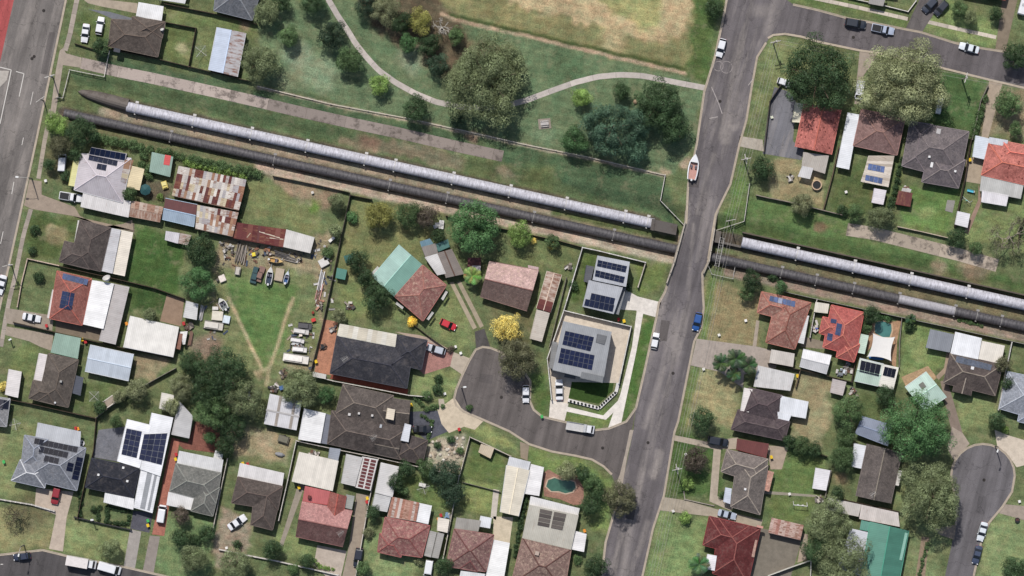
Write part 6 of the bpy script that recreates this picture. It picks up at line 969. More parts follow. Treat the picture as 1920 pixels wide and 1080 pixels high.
def truck(a, b, label, box, rgb=(228,220,216), cab=(232,232,234)):
    A, B = G(*a), G(*b); d = B - A; L = d.length; c = (A + B) / 2; t = thing('box_truck' if box else 'flatbed_ute', label, 'truck' if box else 'ute', (c.x, c.y, 0.05), math.atan2(d.y, d.x)); h = L / 2; cx = h - (1.7 if box else 1.75)
    def bx(nm, cc, dd, rgb, mat='plain'): mb = MB(); mb.box(cc, dd); o = inst(nm, mkmesh(nm, mb, [mat]), t); o.color = (*alb(rgb), 1)
    bx('chassis', (0, 0, .55), (L - .3, .8, .2), (50,50,52))
    if box: bx('cargo_box', (-(L - cx - h) / 2 - .05 + 0, 0, 1.9), (cx + h - .15, 2.25, 2.3), rgb)
    else:
        bx('tray_floor', ((cx - h) / 2, 0, .85), (cx + h - .15, 1.9, .1), (196,194,192))
        for y in (-.95, .95): bx('tray_side', ((cx - h) / 2, y, 1.05), (cx + h - .15, .05, .35), (206,206,206))
        bx('toolbox', (cx - .5, 0, 1.25), (.6, 1.8, .7), (190,190,192)); bx('headboard', (cx - .1, 0, 1.3), (.06, 1.8, .8), (210,210,210))
    mb = MB(); w_ = .95; zt = 2.15 if box else 1.7; pr = [(cx, .5), (h - .05, .5), (h, .95), (h - .35, 1.15), (h - .75, zt), (cx, zt)]
    for s_ in (-1, 1): mb.face([(x, s_ * w_ * (.88 if z > 1.2 else 1), z) for x, z in (pr if s_ < 0 else pr[::-1])])
    for i in range(len(pr)):
        p, q = pr[i], pr[(i + 1) % len(pr)]; wp, wq = w_ * (.88 if p[1] > 1.2 else 1), w_ * (.88 if q[1] > 1.2 else 1); mb.face([(p[0], wp, p[1]), (p[0], -wp, p[1]), (q[0], -wq, q[1]), (q[0], wq, q[1])][::-1])
    o = inst('cab', mkmesh('cab', mb, ['carpaint']), t); o.color = (*alb(cab), 1)
    mb = MB(); mb.face([(h - .36, -.75, 1.18), (h - .36, .75, 1.18), (h - .73, .72, zt - .08), (h - .73, -.72, zt - .08)]); [setattr(v, 'x', 0) for v in []]; me = mkmesh('windscreen', mb, ['car_glass']); o = inst('windscreen', me, t, (.03, 0, .03))
    for x in (-h * .6, h - .9):
        for y in (-1, 1): mb = MB(); mb.tube([(x, y * .72, .4), (x, y * .98, .4)], .4, 12); inst('wheel', mkmesh('wheel', mb, ['rubber']), t)
    return t
truck((126,1049), (181,1059), 'white box truck parked at the kerb', True); truck((1061,797), (1114,806), 'white flatbed ute at the kerb of the new house', False)
def boat(a, b, wd, label, rgb=(238,238,240), floor=(196,150,138), cock=True, trailer=True):
    A, B = G(*a), G(*b); d = B - A; L = d.length; c = (A + B) / 2; t = thing('boat', label, 'boat', (c.x, c.y, max(0, tz((a[0] + b[0]) / 2, (a[1] + b[1]) / 2)) + .05), math.atan2(d.y, d.x)); h = L / 2; ST = [(-1, .8), (-.6, .95), (-.1, 1), (.35, .86), (.7, .5), (.9, .2), (1, .02)]; w2 = wd * S / 2; mb = MB(); rows = []
    for x, k in ST: y = w2 * k; rows.append([Vector((x * h, -y, 1.25)), Vector((x * h * .97, -y * .8, .75)), Vector((x * h * .93, 0, .5)), Vector((x * h * .97, y * .8, .75)), Vector((x * h, y, 1.25)), Vector((x * h, y * .78, 1.3)), Vector((x * h, -y * .78, 1.3))])
    for i in range(len(rows) - 1):
        for k in (0, 1, 2, 3, 4, 6): mb.face([rows[i][k], rows[i][(k + 1) % 7], rows[i + 1][(k + 1) % 7], rows[i + 1][k]])
        if i >= 3 or not cock: mb.face([rows[i][5], rows[i][6], rows[i + 1][6], rows[i + 1][5]])
    mb.face(rows[0]); o = inst('hull', mkmesh('hull', mb, ['carpaint']), t); o.color = (*alb(rgb), 1)
    if cock:
        mb = MB(); mb.box((-.32 * h, 0, .8), (1.25 * h, w2 * 1.5, .06)); o = inst('cockpit_floor', mkmesh('cockpit_floor', mb, ['plain']), t); o.color = (*alb(floor), 1)
        for y in (-.35, .35): mb = MB(); mb.box((.05 * h, y * w2 * 1.2, 1.05), (.5, .45, .5)); mb.box((-.05 * h - .1, y * w2 * 1.2, 1.35), (.1, .45, .4)); o = inst('seat', mkmesh('seat', mb, ['plain']), t); o.color = (*alb((110,108,120)), 1)
        mb = MB(); mb.box((.33 * h, 0, 1.45), (.08, w2 * 1.3, .35)); inst('windscreen', mkmesh('windscreen', mb, ['car_glass']), t); mb = MB(); mb.box((-1.02 * h, 0, 1.1), (.5, .4, .9)); o = inst('outboard_motor', mkmesh('outboard_motor', mb, ['plain']), t); o.color = (*alb((225,225,225)), 1)
    if trailer: mb = MB(); mb.box((.2 * h, 0, .4), (2.3 * h, .12, .1)); mb.box((-.3 * h, 0, .35), (.1, w2 * 1.9, .1)); o = inst('trailer_frame', mkmesh('trailer_frame', mb, ['plain']), t); o.color = (*alb((150,150,150)), 1)
    return t
boat((1296,337), (1304,289), 20, 'white motor boat with a salmon cockpit floor parked on the bridge street')
def caravan(a, b, wd, label, rgb=(230,230,232), mottle=None):
    A, B = G(*a), G(*b); d = B - A; L = d.length; c = (A + B) / 2; t = thing('caravan', label, 'caravan', (c.x, c.y, .05), math.atan2(d.y, d.x)); w2 = wd * S / 2; mb = MB(); pr = [(-L / 2, .5), (L / 2 - .2, .5), (L / 2, 1.2), (L / 2 - .3, 2.1), (-L / 2 + .2, 2.2), (-L / 2, 1.9)]
    mb.face([(x, -w2, z) for x, z in pr]); mb.face([(x, w2, z) for x, z in pr[::-1]])
    for i in range(len(pr)): p, q = pr[i], pr[(i + 1) % len(pr)]; mb.face([(p[0], w2, p[1]), (p[0], -w2, p[1]), (q[0], -w2, q[1]), (q[0], w2, q[1])][::-1])
    o = inst('body', mkmesh('body', mb, ['plain']), t); o.color = (*alb(rgb), 1); mb = MB(); mb.box((0, 0, 2.22), (.6, .6, .12)); o = inst('roof_hatch', mkmesh('roof_hatch', mb, ['plain']), t); o.color = (*alb((190,190,190)), 1)
    for y in (-1, 1): mb = MB(); mb.tube([(0, y * (w2 - .2), .35), (0, y * (w2 + .01), .35)], .35, 10); inst('wheel', mkmesh('wheel', mb, ['rubber']), t)
    mb = MB(); mb.box((L / 2 + .5, 0, .45), (1.1, .1, .1)); o = inst('drawbar', mkmesh('drawbar', mb, ['plain']), t); o.color = (*alb((120,120,120)), 1)
caravan((1757,214), (1763,184), 9, 'narrow white caravan beside the huge grey olive tree', (222,226,222)); caravan((1912,28), (1922,-8), 12, 'white caravan at the end of the earth driveway')
# ------------------------------------------------------------ fences, walls, rails
def fence(label, pts, rgb, h=1.6, th=0.09, pl=2.4, mat='rough', cap=None, zf=None, posts=True, name='fence', rail=False, cat=None):
    base = G(*pts[0]); z_ = (lambda x, y: float(hump(y)) + .05) if zf else tz; t = thing(name, label, cat or name.replace('_', ' '), (base.x, base.y, z_(*pts[0]))); o0 = ORG[t.name]; col = alb(rgb)
    for i in range(len(pts) - 1):
        a, b = pts[i], pts[i + 1]; A, B = G(*a), G(*b); d = B - A; L = d.length; n_ = max(1, round(L / pl)); rz = math.atan2(d.y, d.x)
        for k in range(n_):
            u = (k + .5) / n_; px, py = a[0] + (b[0] - a[0]) * u, a[1] + (b[1] - a[1]) * u; q = G(px, py); z = z_(px, py) - o0.z; j = random.uniform(.88, 1.1); cc = tuple(v * j for v in col)
            if rail:
                for zz in rail: inst('rail', UNIT[mat], t, (q.x - o0.x, q.y - o0.y, z + zz), rz, (L / n_, th, th), cc)
            else: inst('panel', UNIT[mat], t, (q.x - o0.x, q.y - o0.y, z - .1), rz, (L / n_ - .03, th, h + .1 + random.uniform(-.02, .02)), cc)
        if posts:
            for k in range(n_ + (1 if i == len(pts) - 2 else 0)):
                u = k / n_; px, py = a[0] + (b[0] - a[0]) * u, a[1] + (b[1] - a[1]) * u; q = G(px, py); inst('post', UNIT[mat], t, (q.x - o0.x, q.y - o0.y, z_(px, py) - o0.z - .1), rz, (th + .06, th + .06, h + .16), col)
    return t
DK = (84,72,62); WHF = (214,208,200); GYF = (150,142,132); TB = (128,110,94)
FN = [('white pipe rail fence boxing in the pipeline end', [(107,182),(118,184),(131,131),(196,144),(200,122),(206,96)], WHF, 1.1, .09, {'rail': (.5, 1.0), 'name': 'rail_fence', 'mat': 'plain'}),
 ('dark timber fence round the square back lawn', [(310,42),(368,53),(354,126)], DK, 1.6, .12, {}), ('dark timber fence along the old slab strip grass', [(204,92),(300,112),(400,136),(470,153)], DK, 1.6, .12, {}), ('low white rail along the park edge', [(484,162),(620,195),(760,221),(860,243),(985,271),(1100,294),(1245,328)], (206,196,182), .6, .14, {'rail': (.45,), 'name': 'rail_fence', 'mat': 'plain', 'pl': 4}),
 ('white rail fence bending to the bridge corner', [(1247,328),(1238,376),(1282,421)], WHF, 1.1, .12, {'rail': (.5, 1.0), 'name': 'rail_fence', 'mat': 'plain'}), ('dark fence between the white veranda and the back lawn', [(310,8),(400,26),(482,46)], DK, 1.6, .12, {}), ('white rail fence below the bridge power pole', [(1339,433),(1395,415),(1405,345)], (200,194,184), 1.1, .12, {'rail': (.5, 1.0), 'name': 'rail_fence', 'mat': 'plain'}),
 ('thin dark fence under the pipeline bank behind the grassy lot', [(512,330),(600,348),(655,361)], DK, 1.4, .08, {}), ('long dark wall between the scrap yard and the back lawn', [(657,365),(640,445),(620,540),(605,610),(583,696)], (92,84,78), 1.7, .14, {}), ('dark corner fence above the round green tree', [(658,366),(697,374)], DK, 1.6, .12, {}),
 ('white rendered wall round the new two storey house', [(1210,492),(1125,471),(1092,464),(1068,545),(1057,582)], (214,210,206), 1.8, .2, {'mat': 'concrete', 'name': 'wall'}), ('white wall along the sides of the flat roofed new house', [(1034,748),(1026,672),(1057,582),(1183,612),(1160,718)], (220,216,210), 1.7, .2, {'mat': 'concrete', 'name': 'wall'}), ('short pale wall beside the new driveway', [(1210,493),(1196,538)], (206,196,182), 1.5, .2, {'mat': 'concrete', 'name': 'wall'}), ('white planter wall zigzagging round the new front lawn', [(1065,750),(1123,765),(1155,735),(1159,718)], (230,226,222), .55, .75, {'mat': 'concrete', 'name': 'planter_wall', 'posts': False}),
 ('pale low wall round the front yard of the red house', [(33,575),(41,530),(52,485),(111,498)], (206,184,166), .9, .2, {'mat': 'concrete', 'name': 'wall'}), ('dark fence between brown and red highway houses', [(112,499),(240,528),(290,540),(346,560)], DK, 1.6, .12, {}), ('dark fence beside the white car driveway', [(26,604),(105,623),(230,652),(325,672)], DK, 1.6, .12, {}), ('dark boundary fence below the brown L-shaped house', [(0,745),(60,757),(180,784)], DK, 1.6, .12, {}), ('dark side fence beside the striped veranda', [(181,784),(176,845),(160,905),(146,972)], DK, 1.6, .12, {}), ('grey diagonal fence from the pale blue garage to the clump', [(181,783),(235,742),(330,690)], GYF, 1.6, .1, {}),
 ('white dotted low wall on the verge below the sparse tree', [(0,936),(60,946),(102,958)], (208,202,194), .8, .25, {'mat': 'concrete', 'name': 'wall', 'pl': 1.2}), ('dark front fence of the charcoal house', [(140,969),(190,981),(246,993)], (74,72,74), 1.1, .18, {}), ('pale side fence between grey green and brown houses', [(427,860),(412,930),(399,997)], (190,182,172), 1.6, .1, {}), ('white side fence beside the long concrete path', [(556,826),(540,900),(523,975)], (206,200,192), 1.6, .1, {}), ('long pale wall behind the sprawling brown house', [(556,826),(620,840),(710,858),(800,878),(861,892)], (204,196,186), 1.7, .16, {'mat': 'concrete', 'name': 'wall'}), ('pale wall round the tan cubby lawn', [(862,891),(881,819),(918,836),(958,855)], (196,186,172), 1.6, .12, {}), ('pale back lane fence below the very dark trees', [(861,893),(848,960),(831,1046)], (196,188,178), 1.6, .1, {}), ('white boundary fence beside the shrub border', [(710,859),(692,940),(667,1080)], (206,198,188), 1.6, .1, {}), ('white picket wall with square posts', [(412,1030),(480,1044),(521,1052),(586,1067),(634,1078)], (214,206,198), .9, .25, {'mat': 'concrete', 'name': 'wall'}),
 ('white wall below the charcoal tiled house', [(587,704),(625,714),(700,728),(767,741),(805,744)], (208,202,192), 1.7, .16, {'mat': 'concrete', 'name': 'wall'}), ('wire rail pen beside the bridge gantry', [(1327,496),(1334,514),(1374,523),(1378,500),(1358,497)], (190,186,180), 1.1, .08, {'rail': (.5, 1.0), 'name': 'rail_fence', 'mat': 'plain'}), ('timber side fence from the red house to the back wall', [(1572,275),(1560,330),(1543,393)], TB, 1.6, .1, {}), ('grey back wall above the pipeline grass', [(1418,366),(1440,371),(1490,381),(1545,395),(1578,403)], (150,138,126), 1.5, .18, {'mat': 'concrete', 'name': 'wall'}), ('pale low wall behind the big back lawn', [(1683,425),(1730,435),(1777,446)], (196,180,160), 1.2, .18, {'mat': 'concrete', 'name': 'wall'}), ('dark fence beside the play lawn', [(1820,262),(1807,342),(1789,424)], DK, 1.7, .14, {}), ('dark side fence at the edge of the bare tree yard', [(1925,395),(1912,430),(1908,460)], DK, 1.6, .12, {}),
 ('long grey metal fence below the dark pipeline', [(1470,547),(1532,561),(1625,581),(1690,595),(1765,611),(1810,621),(1925,646)], (150,144,138), 1.7, .1, {'mat': 'plain'}), ('white side fence between the terracotta and red houses', [(1531,561),(1518,632)], (204,198,190), 1.6, .1, {}), ('dark fence between the red house and the solar shed', [(1619,584),(1606,660),(1596,716)], DK, 1.6, .12, {}), ('dark back fence below the white gabled shed', [(1440,681),(1500,693),(1556,706),(1597,716)], DK, 1.6, .12, {}), ('stone edged fence beside the shade sail', [(1690,596),(1686,640),(1685,688)], GYF, 1.4, .12, {}), ('white side fence beside the dark brown house', [(1896,642),(1882,710),(1871,768)], (214,210,204), 1.6, .12, {'mat': 'plain'}), ('white V-shaped fence at the foot of the concrete yard', [(1440,1079),(1480,1064),(1520,1050),(1519,1085)], (206,202,190), 1.5, .16, {'mat': 'plain'}), ('grey fence beside the white garden shed and swing', [(1558,882),(1553,905),(1546,932)], GYF, 1.6, .1, {}), ('dark fence above the sea green house', [(1548,929),(1620,945),(1690,960)], DK, 1.6, .12, {}), ('dark fence below the plum house shrubs', [(1478,838),(1512,846),(1550,855)], DK, 1.6, .12, {}), ('white picket fence above the pale footpath', [(1590,-4),(1650,9),(1702,22),(1717,2)], (222,216,208), .9, .14, {'mat': 'plain'}), ('low edging wall of the flower bed by the driveway', [(1282,922),(1284,936),(1310,942),(1338,948)], (170,160,148), .4, .2, {'mat': 'concrete', 'name': 'wall'}), ('pale side fence of the brick path beside the pool', [(1015,935),(1020,945)], GYF, 1.2, .1, {}), ('timber fence along the driveway of the red house', [(1470,90+60),(1443,190),(1432,285)], (96,88,80), 1.5, .12, {}), ('pale fence by the hedge of the huge tree lawn', [(1852,160),(1838,190),(1822,262)], GYF, 1.4, .08, {}), ('timber fence of the diagonal front lawn', [(765,600),(806,632),(838,655)], (90,82,72), 1.2, .08, {}), ('narrow fence beside the long rusty shed', [(1062,520),(1045,590),(1030,650)], GYF, 1.6, .08, {}), ('dark fence below the twin garage trees', [(836,404),(880,418),(960,432),(1050,452),(1090,463)], TB, 1.5, .08, {}), ('dark low fence across the tan cubby lawn', [(868,904),(900,912),(938,922)], GYF, .9, .06, {}), ('dark fence at the hatchback lawn edge', [(141,82),(200,100)], DK, 1.0, .12, {}), ('brick wall beside the dry back yard', [(1500,693),(1492,725)], TB, 1.5, .1, {})]
for lb, pts, c, h, th, o in FN: fence(lb, pts, c, h, max(th, .17) if sum(c) > 520 and 'rail' not in o else th, **o)
fence('concrete bridge parapet on the park side', [(1284,418),(1270,470),(1264,492),(1250,530)], (186,176,162), 1.0, .25, mat='concrete', zf=True, name='bridge_parapet', cat='parapet'); fence('concrete bridge parapet on the gantry side', [(1339,430),(1329,490),(1319,512)], (186,176,162), 1.0, .25, mat='concrete', zf=True, name='bridge_parapet', cat='parapet')
# ------------------------------------------------------------ poles and wires
POLES = {}
def pole(x, y, h, label, rz=1.35, arms=2, lamp=None):
    b = G(x, y); z = tz(x, y); t = thing('power_pole' if arms else 'street_lamp', label, 'power pole' if arms else 'street lamp', (b.x, b.y, z)); mb = MB(); mb.tube([(0, 0, -.3), (0, 0, h)], [.17, .11], 8); build('post', mb, 'bark', t, (150,142,132), org=(0, 0, 0)); POLES[(x, y)] = (b.x, b.y, z + h)
    for k in range(arms): mb = MB(); mb.box((0, 0, h - .3 - 1.2 * k), (2.4, .14, .14), rz + (1.57 if k and arms > 2 else 0)); o = build('crossarm', mb, 'plain', t, (196,190,182), org=(0, 0, 0))
    if arms:
        for k in (-1, -.4, .4, 1): mb = MB(); mb.blob((math.cos(rz) * k * 1.05, math.sin(rz) * k * 1.05, h - .15), .09, 6, 4); build('insulator', mb, 'plain', t, (215,212,208), org=(0, 0, 0))
    if arms > 1: mb = MB(); mb.tube([(.25, .1, h - 2.6), (.25, .1, h - 1.7)], .28, 8); build('transformer', mb, 'plain', t, (190,190,188), org=(0, 0, 0))
    if lamp: a = Vector(lamp); mb = MB(); mb.tube([(0, 0, h - .5), (a.x * .5, a.y * .5, h - .1), (a.x, a.y, h)], .05, 6); build('lamp_arm', mb, 'plain', t, (190,186,180), org=(0, 0, 0)); mb = MB(); mb.box((a.x, a.y, h), (.7, .35, .15), math.atan2(a.y, a.x)); build('lamp_head', mb, 'plain', t, (235,235,232), org=(0, 0, 0))
RZ = 0.2
pole(1450,82,9.5,'power pole at the corner of the side street',RZ); pole(1395,300,9.5,'power pole with transformer on the verge beside the boat',RZ,3); pole(1367,414,9,'slim power pole at the bridge rail corner',RZ,1); pole(1267,877,9.5,'power pole on the shaded lawn verge',RZ,3); pole(1804,149,9.5,'power pole on the lawn by the side street',1.3,2); pole(100,146,9,'power pole beside the highway at the pipe rail',0.3,2); pole(82,189,8,'second slim pole beside the highway kerb',0.6,1); pole(22,498,9,'power pole on the highway footpath',0.2,2)
pole(60,335,8,'street lamp reaching over the highway','',0,(-2.6,.2)); pole(865,725,7.5,'street lamp on the cul-de-sac kerb','',0,(.9,.1)); pole(1866,836,7.5,'street lamp at the head of the turning circle','',0,(-.3,-.9)); pole(45,1022,7.5,'street lamp leaning over the navy hatchback','',0,(-.4,-1.9)); pole(174,973,4,'small lamp post at the charcoal house fence','',0,(.2,0)); pole(20,637,3,'short white garden lamp on the highway lawn','',0,(.2,.1))
pole(1997,180,9.5,'power pole beyond the side street trees',1.3,1); pole(1215,1115,9.5,'power pole further down the bridge street verge',RZ,1)
def wires(a, b, label, offs=(-1, -.4, .4, 1), sag=.6):
    A, B = Vector(POLES[a]), Vector(POLES[b]); d = (B - A).normalized(); s_ = Vector((-d.y, d.x, 0)).normalized(); t = thing('power_line', label, 'power line', tuple(A))
    for k in offs:
        P = [A.lerp(B, u) + s_ * k * 1.05 - Vector((0, 0, sag * 4 * u * (1 - u) + .1)) for u in np.linspace(0, 1, 9)]; mb = MB(); mb.tube(P, .024, 4); build('wire', mb, 'plain', t, (176,170,162))
wires((1450,82),(1395,300),'overhead wires from the side street corner to the boat'); wires((1395,300),(1367,414),'overhead wires down to the bridge rail pole'); wires((1367,414),(1267,877),'long overhead wires above the dry lawn verge'); wires((1267,877),(1215,1115),'overhead wires above the verge by the maroon house'); wires((1450,82),(1804,149),'overhead wires through the huge dark tree', (-.4, .4)); wires((1804,149),(1997,180),'overhead wires past the hedge lawn', (-.4, .4))
# pipe bridge gantry beside the road
t = thing('pipe_gantry', 'white lattice gantry spanning the pipes beside the bridge', 'gantry', tuple(G(1348, 470, -1.3)))
A, B = G(1354, 446, 1.6), G(1344, 499, 1.6); d = (B - A).normalized(); sd = Vector((-d.y, d.x, 0)) * .45
for s_ in (-1, 1): mb = MB(); mb.tube([A + sd * s_, B + sd * s_], .05, 6); build('girder', mb, 'plain', t, (206,202,196))
for k in range(12): u = k / 11; p = A.lerp(B, u); mb = MB(); mb.tube([p - sd, p + sd], .025, 5); build('cross_bar', mb, 'plain', t, (180,176,170))
for p in (A, B):
    for s_ in (-1, 1): mb = MB(); q = p + sd * s_; mb.tube([q - Vector((0, 0, 3.2)), q], .08, 6); build('leg', mb, 'plain', t, (196,192,186))
# ------------------------------------------------------------ yard things
def binn(x, y, lid, label, body=(56,74,58), rz=0.3):
    b = G(x, y); t = thing('wheelie_bin', label, 'bin', (b.x, b.y, max(0.03, 0)), rz, None); mb = MB(); q = [(-.26,-.3),(.26,-.3),(.26,.3),(-.26,.3)]
    for k in range(4): p, r_ = q[k], q[(k + 1) % 4]; mb.face([(p[0] * .8, p[1] * .8, .05), (r_[0] * .8, r_[1] * .8, .05), (r_[0], r_[1], .95), (p[0], p[1], .95)])
    o = inst('body', mkmesh('body', mb, ['plain']), t); o.color = (*alb(body), 1); mb = MB(); mb.box((0, .02, .99), (.62, .74, .1)); mb.box((0, .38, .95), (.5, .1, .08)); o = inst('lid', mkmesh('lid', mb, ['plain']), t); o.color = (*alb(lid), 1)
    for s_ in (-1, 1): mb = MB(); mb.tube([(s_ * .24, .26, .1), (s_ * .3, .26, .1)], .1, 8); inst('wheel', mkmesh('wheel', mb, ['rubber']), t)
RD, YL, GN, OG = (186,48,52), (236,196,40), (70,176,92), (232,150,52)
for x, y, c, lb in [(88,611,RD,'red lidded bin on the drive with the white car'),(238,607,OG,'orange lidded bin beside the cream garage'),(155,637,YL,'yellow lidded bin at the green carport corner'),(161,641,RD,'red lidded bin at the green carport corner'),(8,866,GN,'green lidded bin on the dark fence line'),(331,852,RD,'red lidded bin on the brick drive'),(330,861,YL,'yellow lidded bin on the brick drive'),(278,976,GN,'green lidded bin at the charcoal house gate'),(278,985,YL,'yellow lidded bin at the charcoal house gate'),(456,869,YL,'yellow lidded bin above the brown house'),(465,870,RD,'red lidded bin above the brown house'),(561,914,YL,'yellow lidded bin beside the orange red roof'),(689,934,YL,'yellow lidded bin on the drive by the pergola'),(688,941,RD,'red lidded bin on the drive by the pergola'),(822,973,OG,'orange lidded bin at the small cream shed'),(827,966,RD,'red lidded bin at the small cream shed'),(593,678,YL,'yellow lidded bin on the orange paving'),(771,759,YL,'yellow lidded bin beside the sprawling brown house'),(1160,599,RD,'red lidded bin behind the new flat roofed house'),(1170,602,YL,'yellow lidded bin behind the new flat roofed house'),(1016,781,GN,'green lidded bin on the cul-de-sac kerb'),(1495,705,YL,'yellow lidded bin in the dry yard corner'),(1818,300,YL,'yellow lidded bin by the orange red house'),(1096,995,OG,'orange lidded bin at the beige extension'),(143,803,RD,'red lidded bin above the blue grey house'),(147,804,OG,'orange lidded bin above the blue grey house'),(873,517,RD,'red lidded bin beside the palm'),(1446,857,YL,'yellow lidded bin behind the maroon carport'),(861,805,RD,'red lidded bin at the beige apron'),(345,607,RD,'red lidded bin by the small white scrap yard shed')]: binn(x, y, c, lb)
def hoist(x, y, label, r=1.9, rz=.4):
    b = G(x, y); t = thing('clothes_hoist', label, 'clothes line', (b.x, b.y, 0), rz); mb = MB(); mb.tube([(0, 0, -.1), (0, 0, 2.1)], .05, 6); build('post', mb, 'plain', t, (200,198,194), org=(0, 0, 0))
    for k in range(4): a = k * math.pi / 2; mb = MB(); mb.tube([(0, 0, 1.9), (r * math.cos(a), r * math.sin(a), 2.15)], .04, 5); build('arm', mb, 'plain', t, (206,202,198), org=(0, 0, 0))
    mb = MB()
    for f in (.55, .8, 1.0): mb.tube([(r * f * math.cos(a), r * f * math.sin(a), 1.9 + .25 * f) for a in [math.pi / 2 * j for j in range(5)]], .015, 4, cap=False)
    build('line', mb, 'plain', t, (190,188,186), org=(0, 0, 0))['kind'] = 'stuff'
hoist(378,97,'clothes hoist on the lawn beside the iron shed', 1.7, .9); hoist(178,743,'clothes hoist on the lawn below the pale blue garage', 1.6, .8); hoist(30,795,'clothes hoist on the pale lawn by the highway', 1.4, .2); hoist(794,914,'clothes hoist with a white cloth on the back lawn', 1.6, .3)
def simple(name, label, cat, x, y, parts, rz=0.0):
    b = G(x, y); t = thing(name, label, cat, (b.x, b.y, tz(x, y)), rz)
    for nm, shapes, rgb in parts:
        mb = MB()
        for s_ in shapes:
            if s_[0] == 'b': mb.box(s_[1], s_[2], *(s_[3:]))
            elif s_[0] == 't': mb.tube(*s_[1:])
            elif s_[0] == 'o': mb.blob(*s_[1:])
        build(nm, mb, 'plain', t, rgb, org=(0, 0, 0))
    return t
simple('picnic_table', 'grey picnic table with two benches on a park slab', 'picnic table', 1021, 232, [('slab', [('b', (0, 0, .02), (2.9, 2.4, .08))], (150,138,126)), ('table_top', [('b', (0, 0, .74), (1.9, .7, .06))], (186,180,176)), ('bench', [('b', (0, .62, .44), (1.9, .32, .05))], (186,180,176)), ('bench', [('b', (0, -.62, .44), (1.9, .32, .05))], (186,180,176)), ('leg', [('b', (-.7, 0, .38), (.1, 1.4, .7))], (120,116,112)), ('leg', [('b', (.7, 0, .38), (.1, 1.4, .7))], (120,116,112))], .1)
t = simple('water_tank', 'round open water tank with a pale rim on the dry yard', 'water tank', 1531, 347, [('water', [('t', [(0, 0, 0), (0, 0, .75)], .95, 20)], (36,38,40))]); mb = MB()
for k in range(24):
    a, b = 2 * math.pi * k / 24, 2 * math.pi * (k + 1) / 24; P = lambda r, an, z: (r * math.cos(an), r * math.sin(an), z)
    mb.face([P(.95, a, 1), P(1.2, a, 1), P(1.2, b, 1), P(.95, b, 1)]); mb.face([P(1.2, a, 0), P(1.2, b, 0), P(1.2, b, 1), P(1.2, a, 1)]); mb.face([P(.95, b, .5), P(.95, a, .5), P(.95, a, 1), P(.95, b, 1)])
build('rim', mb, 'concrete', t, (206,178,150), org=(0, 0, 0))
# shade sail
t = thing('shade_sail', 'white four cornered shade sail stretched beside the teal pool', 'shade sail', tuple(G(1652, 650))); q = [G(1637,625,3.2), G(1678,632,2.6), G(1671,677,3.2), G(1626,669,2.5)]; mb = MB(); n_ = 10; gr = []
for j in range(n_ + 1):
    row = []
    for i in range(n_ + 1):
        u, v = i / n_, j / n_; uu = .5 + (u - .5) * (1 - .16 * 4 * v * (1 - v)); vv = .5 + (v - .5) * (1 - .16 * 4 * u * (1 - u)); row.append(q[0] * (1 - uu) * (1 - vv) + q[1] * uu * (1 - vv) + q[2] * uu * vv + q[3] * (1 - uu) * vv)
    gr.append(row)
for j in range(n_):
    for i in range(n_): mb.face([gr[j][i], gr[j + 1][i], gr[j + 1][i + 1], gr[j][i + 1]])
build('sail', mb, 'fabric', t, (236,232,226), smooth=True)
for p in q: mb = MB(); mb.tube([(p.x, p.y, 0), (p.x, p.y, p.z + .1)], .06, 6); build('post', mb, 'plain', t, (200,198,194))
simple('inflatable_boat', 'blue pool toy lying beside the shade sail', 'pool toy', 1643, 671, [('body', [('t', [(-1.7, .15, .3), (0, -.1, .3), (1.7, -.25, .3)], [.3, .45, .25], 8)], (48,112,178)), ('trim', [('t', [(-1.5, .4, .5), (0, .25, .55), (1.5, .0, .5)], .08, 6)], (206,214,222))])
for k in range(16):
    A = [(1070,752),(1122,764),(1153,736)]; u = k / 15 * 2; i = min(1, int(u)); f = u - i; simple('topiary_ball', 'small dark clipped ball in the white planter wall', 'topiary', A[i][0] + (A[i + 1][0] - A[i][0]) * f, A[i][1] + (A[i + 1][1] - A[i][1]) * f, [('foliage', [('o', (0, 0, .75), .27, 8, 6)], (34,38,30))])['group'] = 'clipped balls along the white planter wall'
simple('swing_set', 'white swing set on the small back lawn', 'swing set', 1500, 946, [('frame', [('t', [(-1.6, 0, 2.0), (1.6, -.3, 2.0)], .09, 6), ('t', [(-1.6, .8, 0), (-1.6, 0, 2), (-1.6, -.8, 0)], .06, 5), ('t', [(1.6, .5, 0), (1.6, -.3, 2), (1.6, -1.1, 0)], .06, 5)], (222,220,218)), ('seat', [('b', (-.5, 0, .5), (.5, .2, .05))], (200,200,200)), ('seat', [('b', (.6, -.1, .5), (.5, .2, .05))], (200,200,200))])
simple('slide', 'light blue plastic slide on the play lawn', 'slide', 1819, 358, [('chute', [('b', (0, 0, .5), (1.5, .5, .1)), ('b', (0, .25, .6), (1.5, .06, .25)), ('b', (0, -.25, .6), (1.5, .06, .25))], (92,190,216)), ('ladder', [('b', (.9, 0, .5), (.15, .5, 1.0))], (200,206,210))], -.25)
simple('climbing_frame', 'thin white climbing frame on the play lawn', 'play frame', 1812, 375, [('frame', [('t', [(-1, 1, 0), (-.6, .4, 1.6), (.6, -.6, 1.6), (1, -1.2, 0)], .05, 5), ('t', [(-1.4, -.2, 0), (-.6, .4, 1.6)], .05, 5), ('t', [(1.4, -.2, 0), (.6, -.6, 1.6)], .05, 5)], (206,214,216)), ('seat', [('b', (0, -.1, .6), (.5, .25, .08))], (90,170,150))])
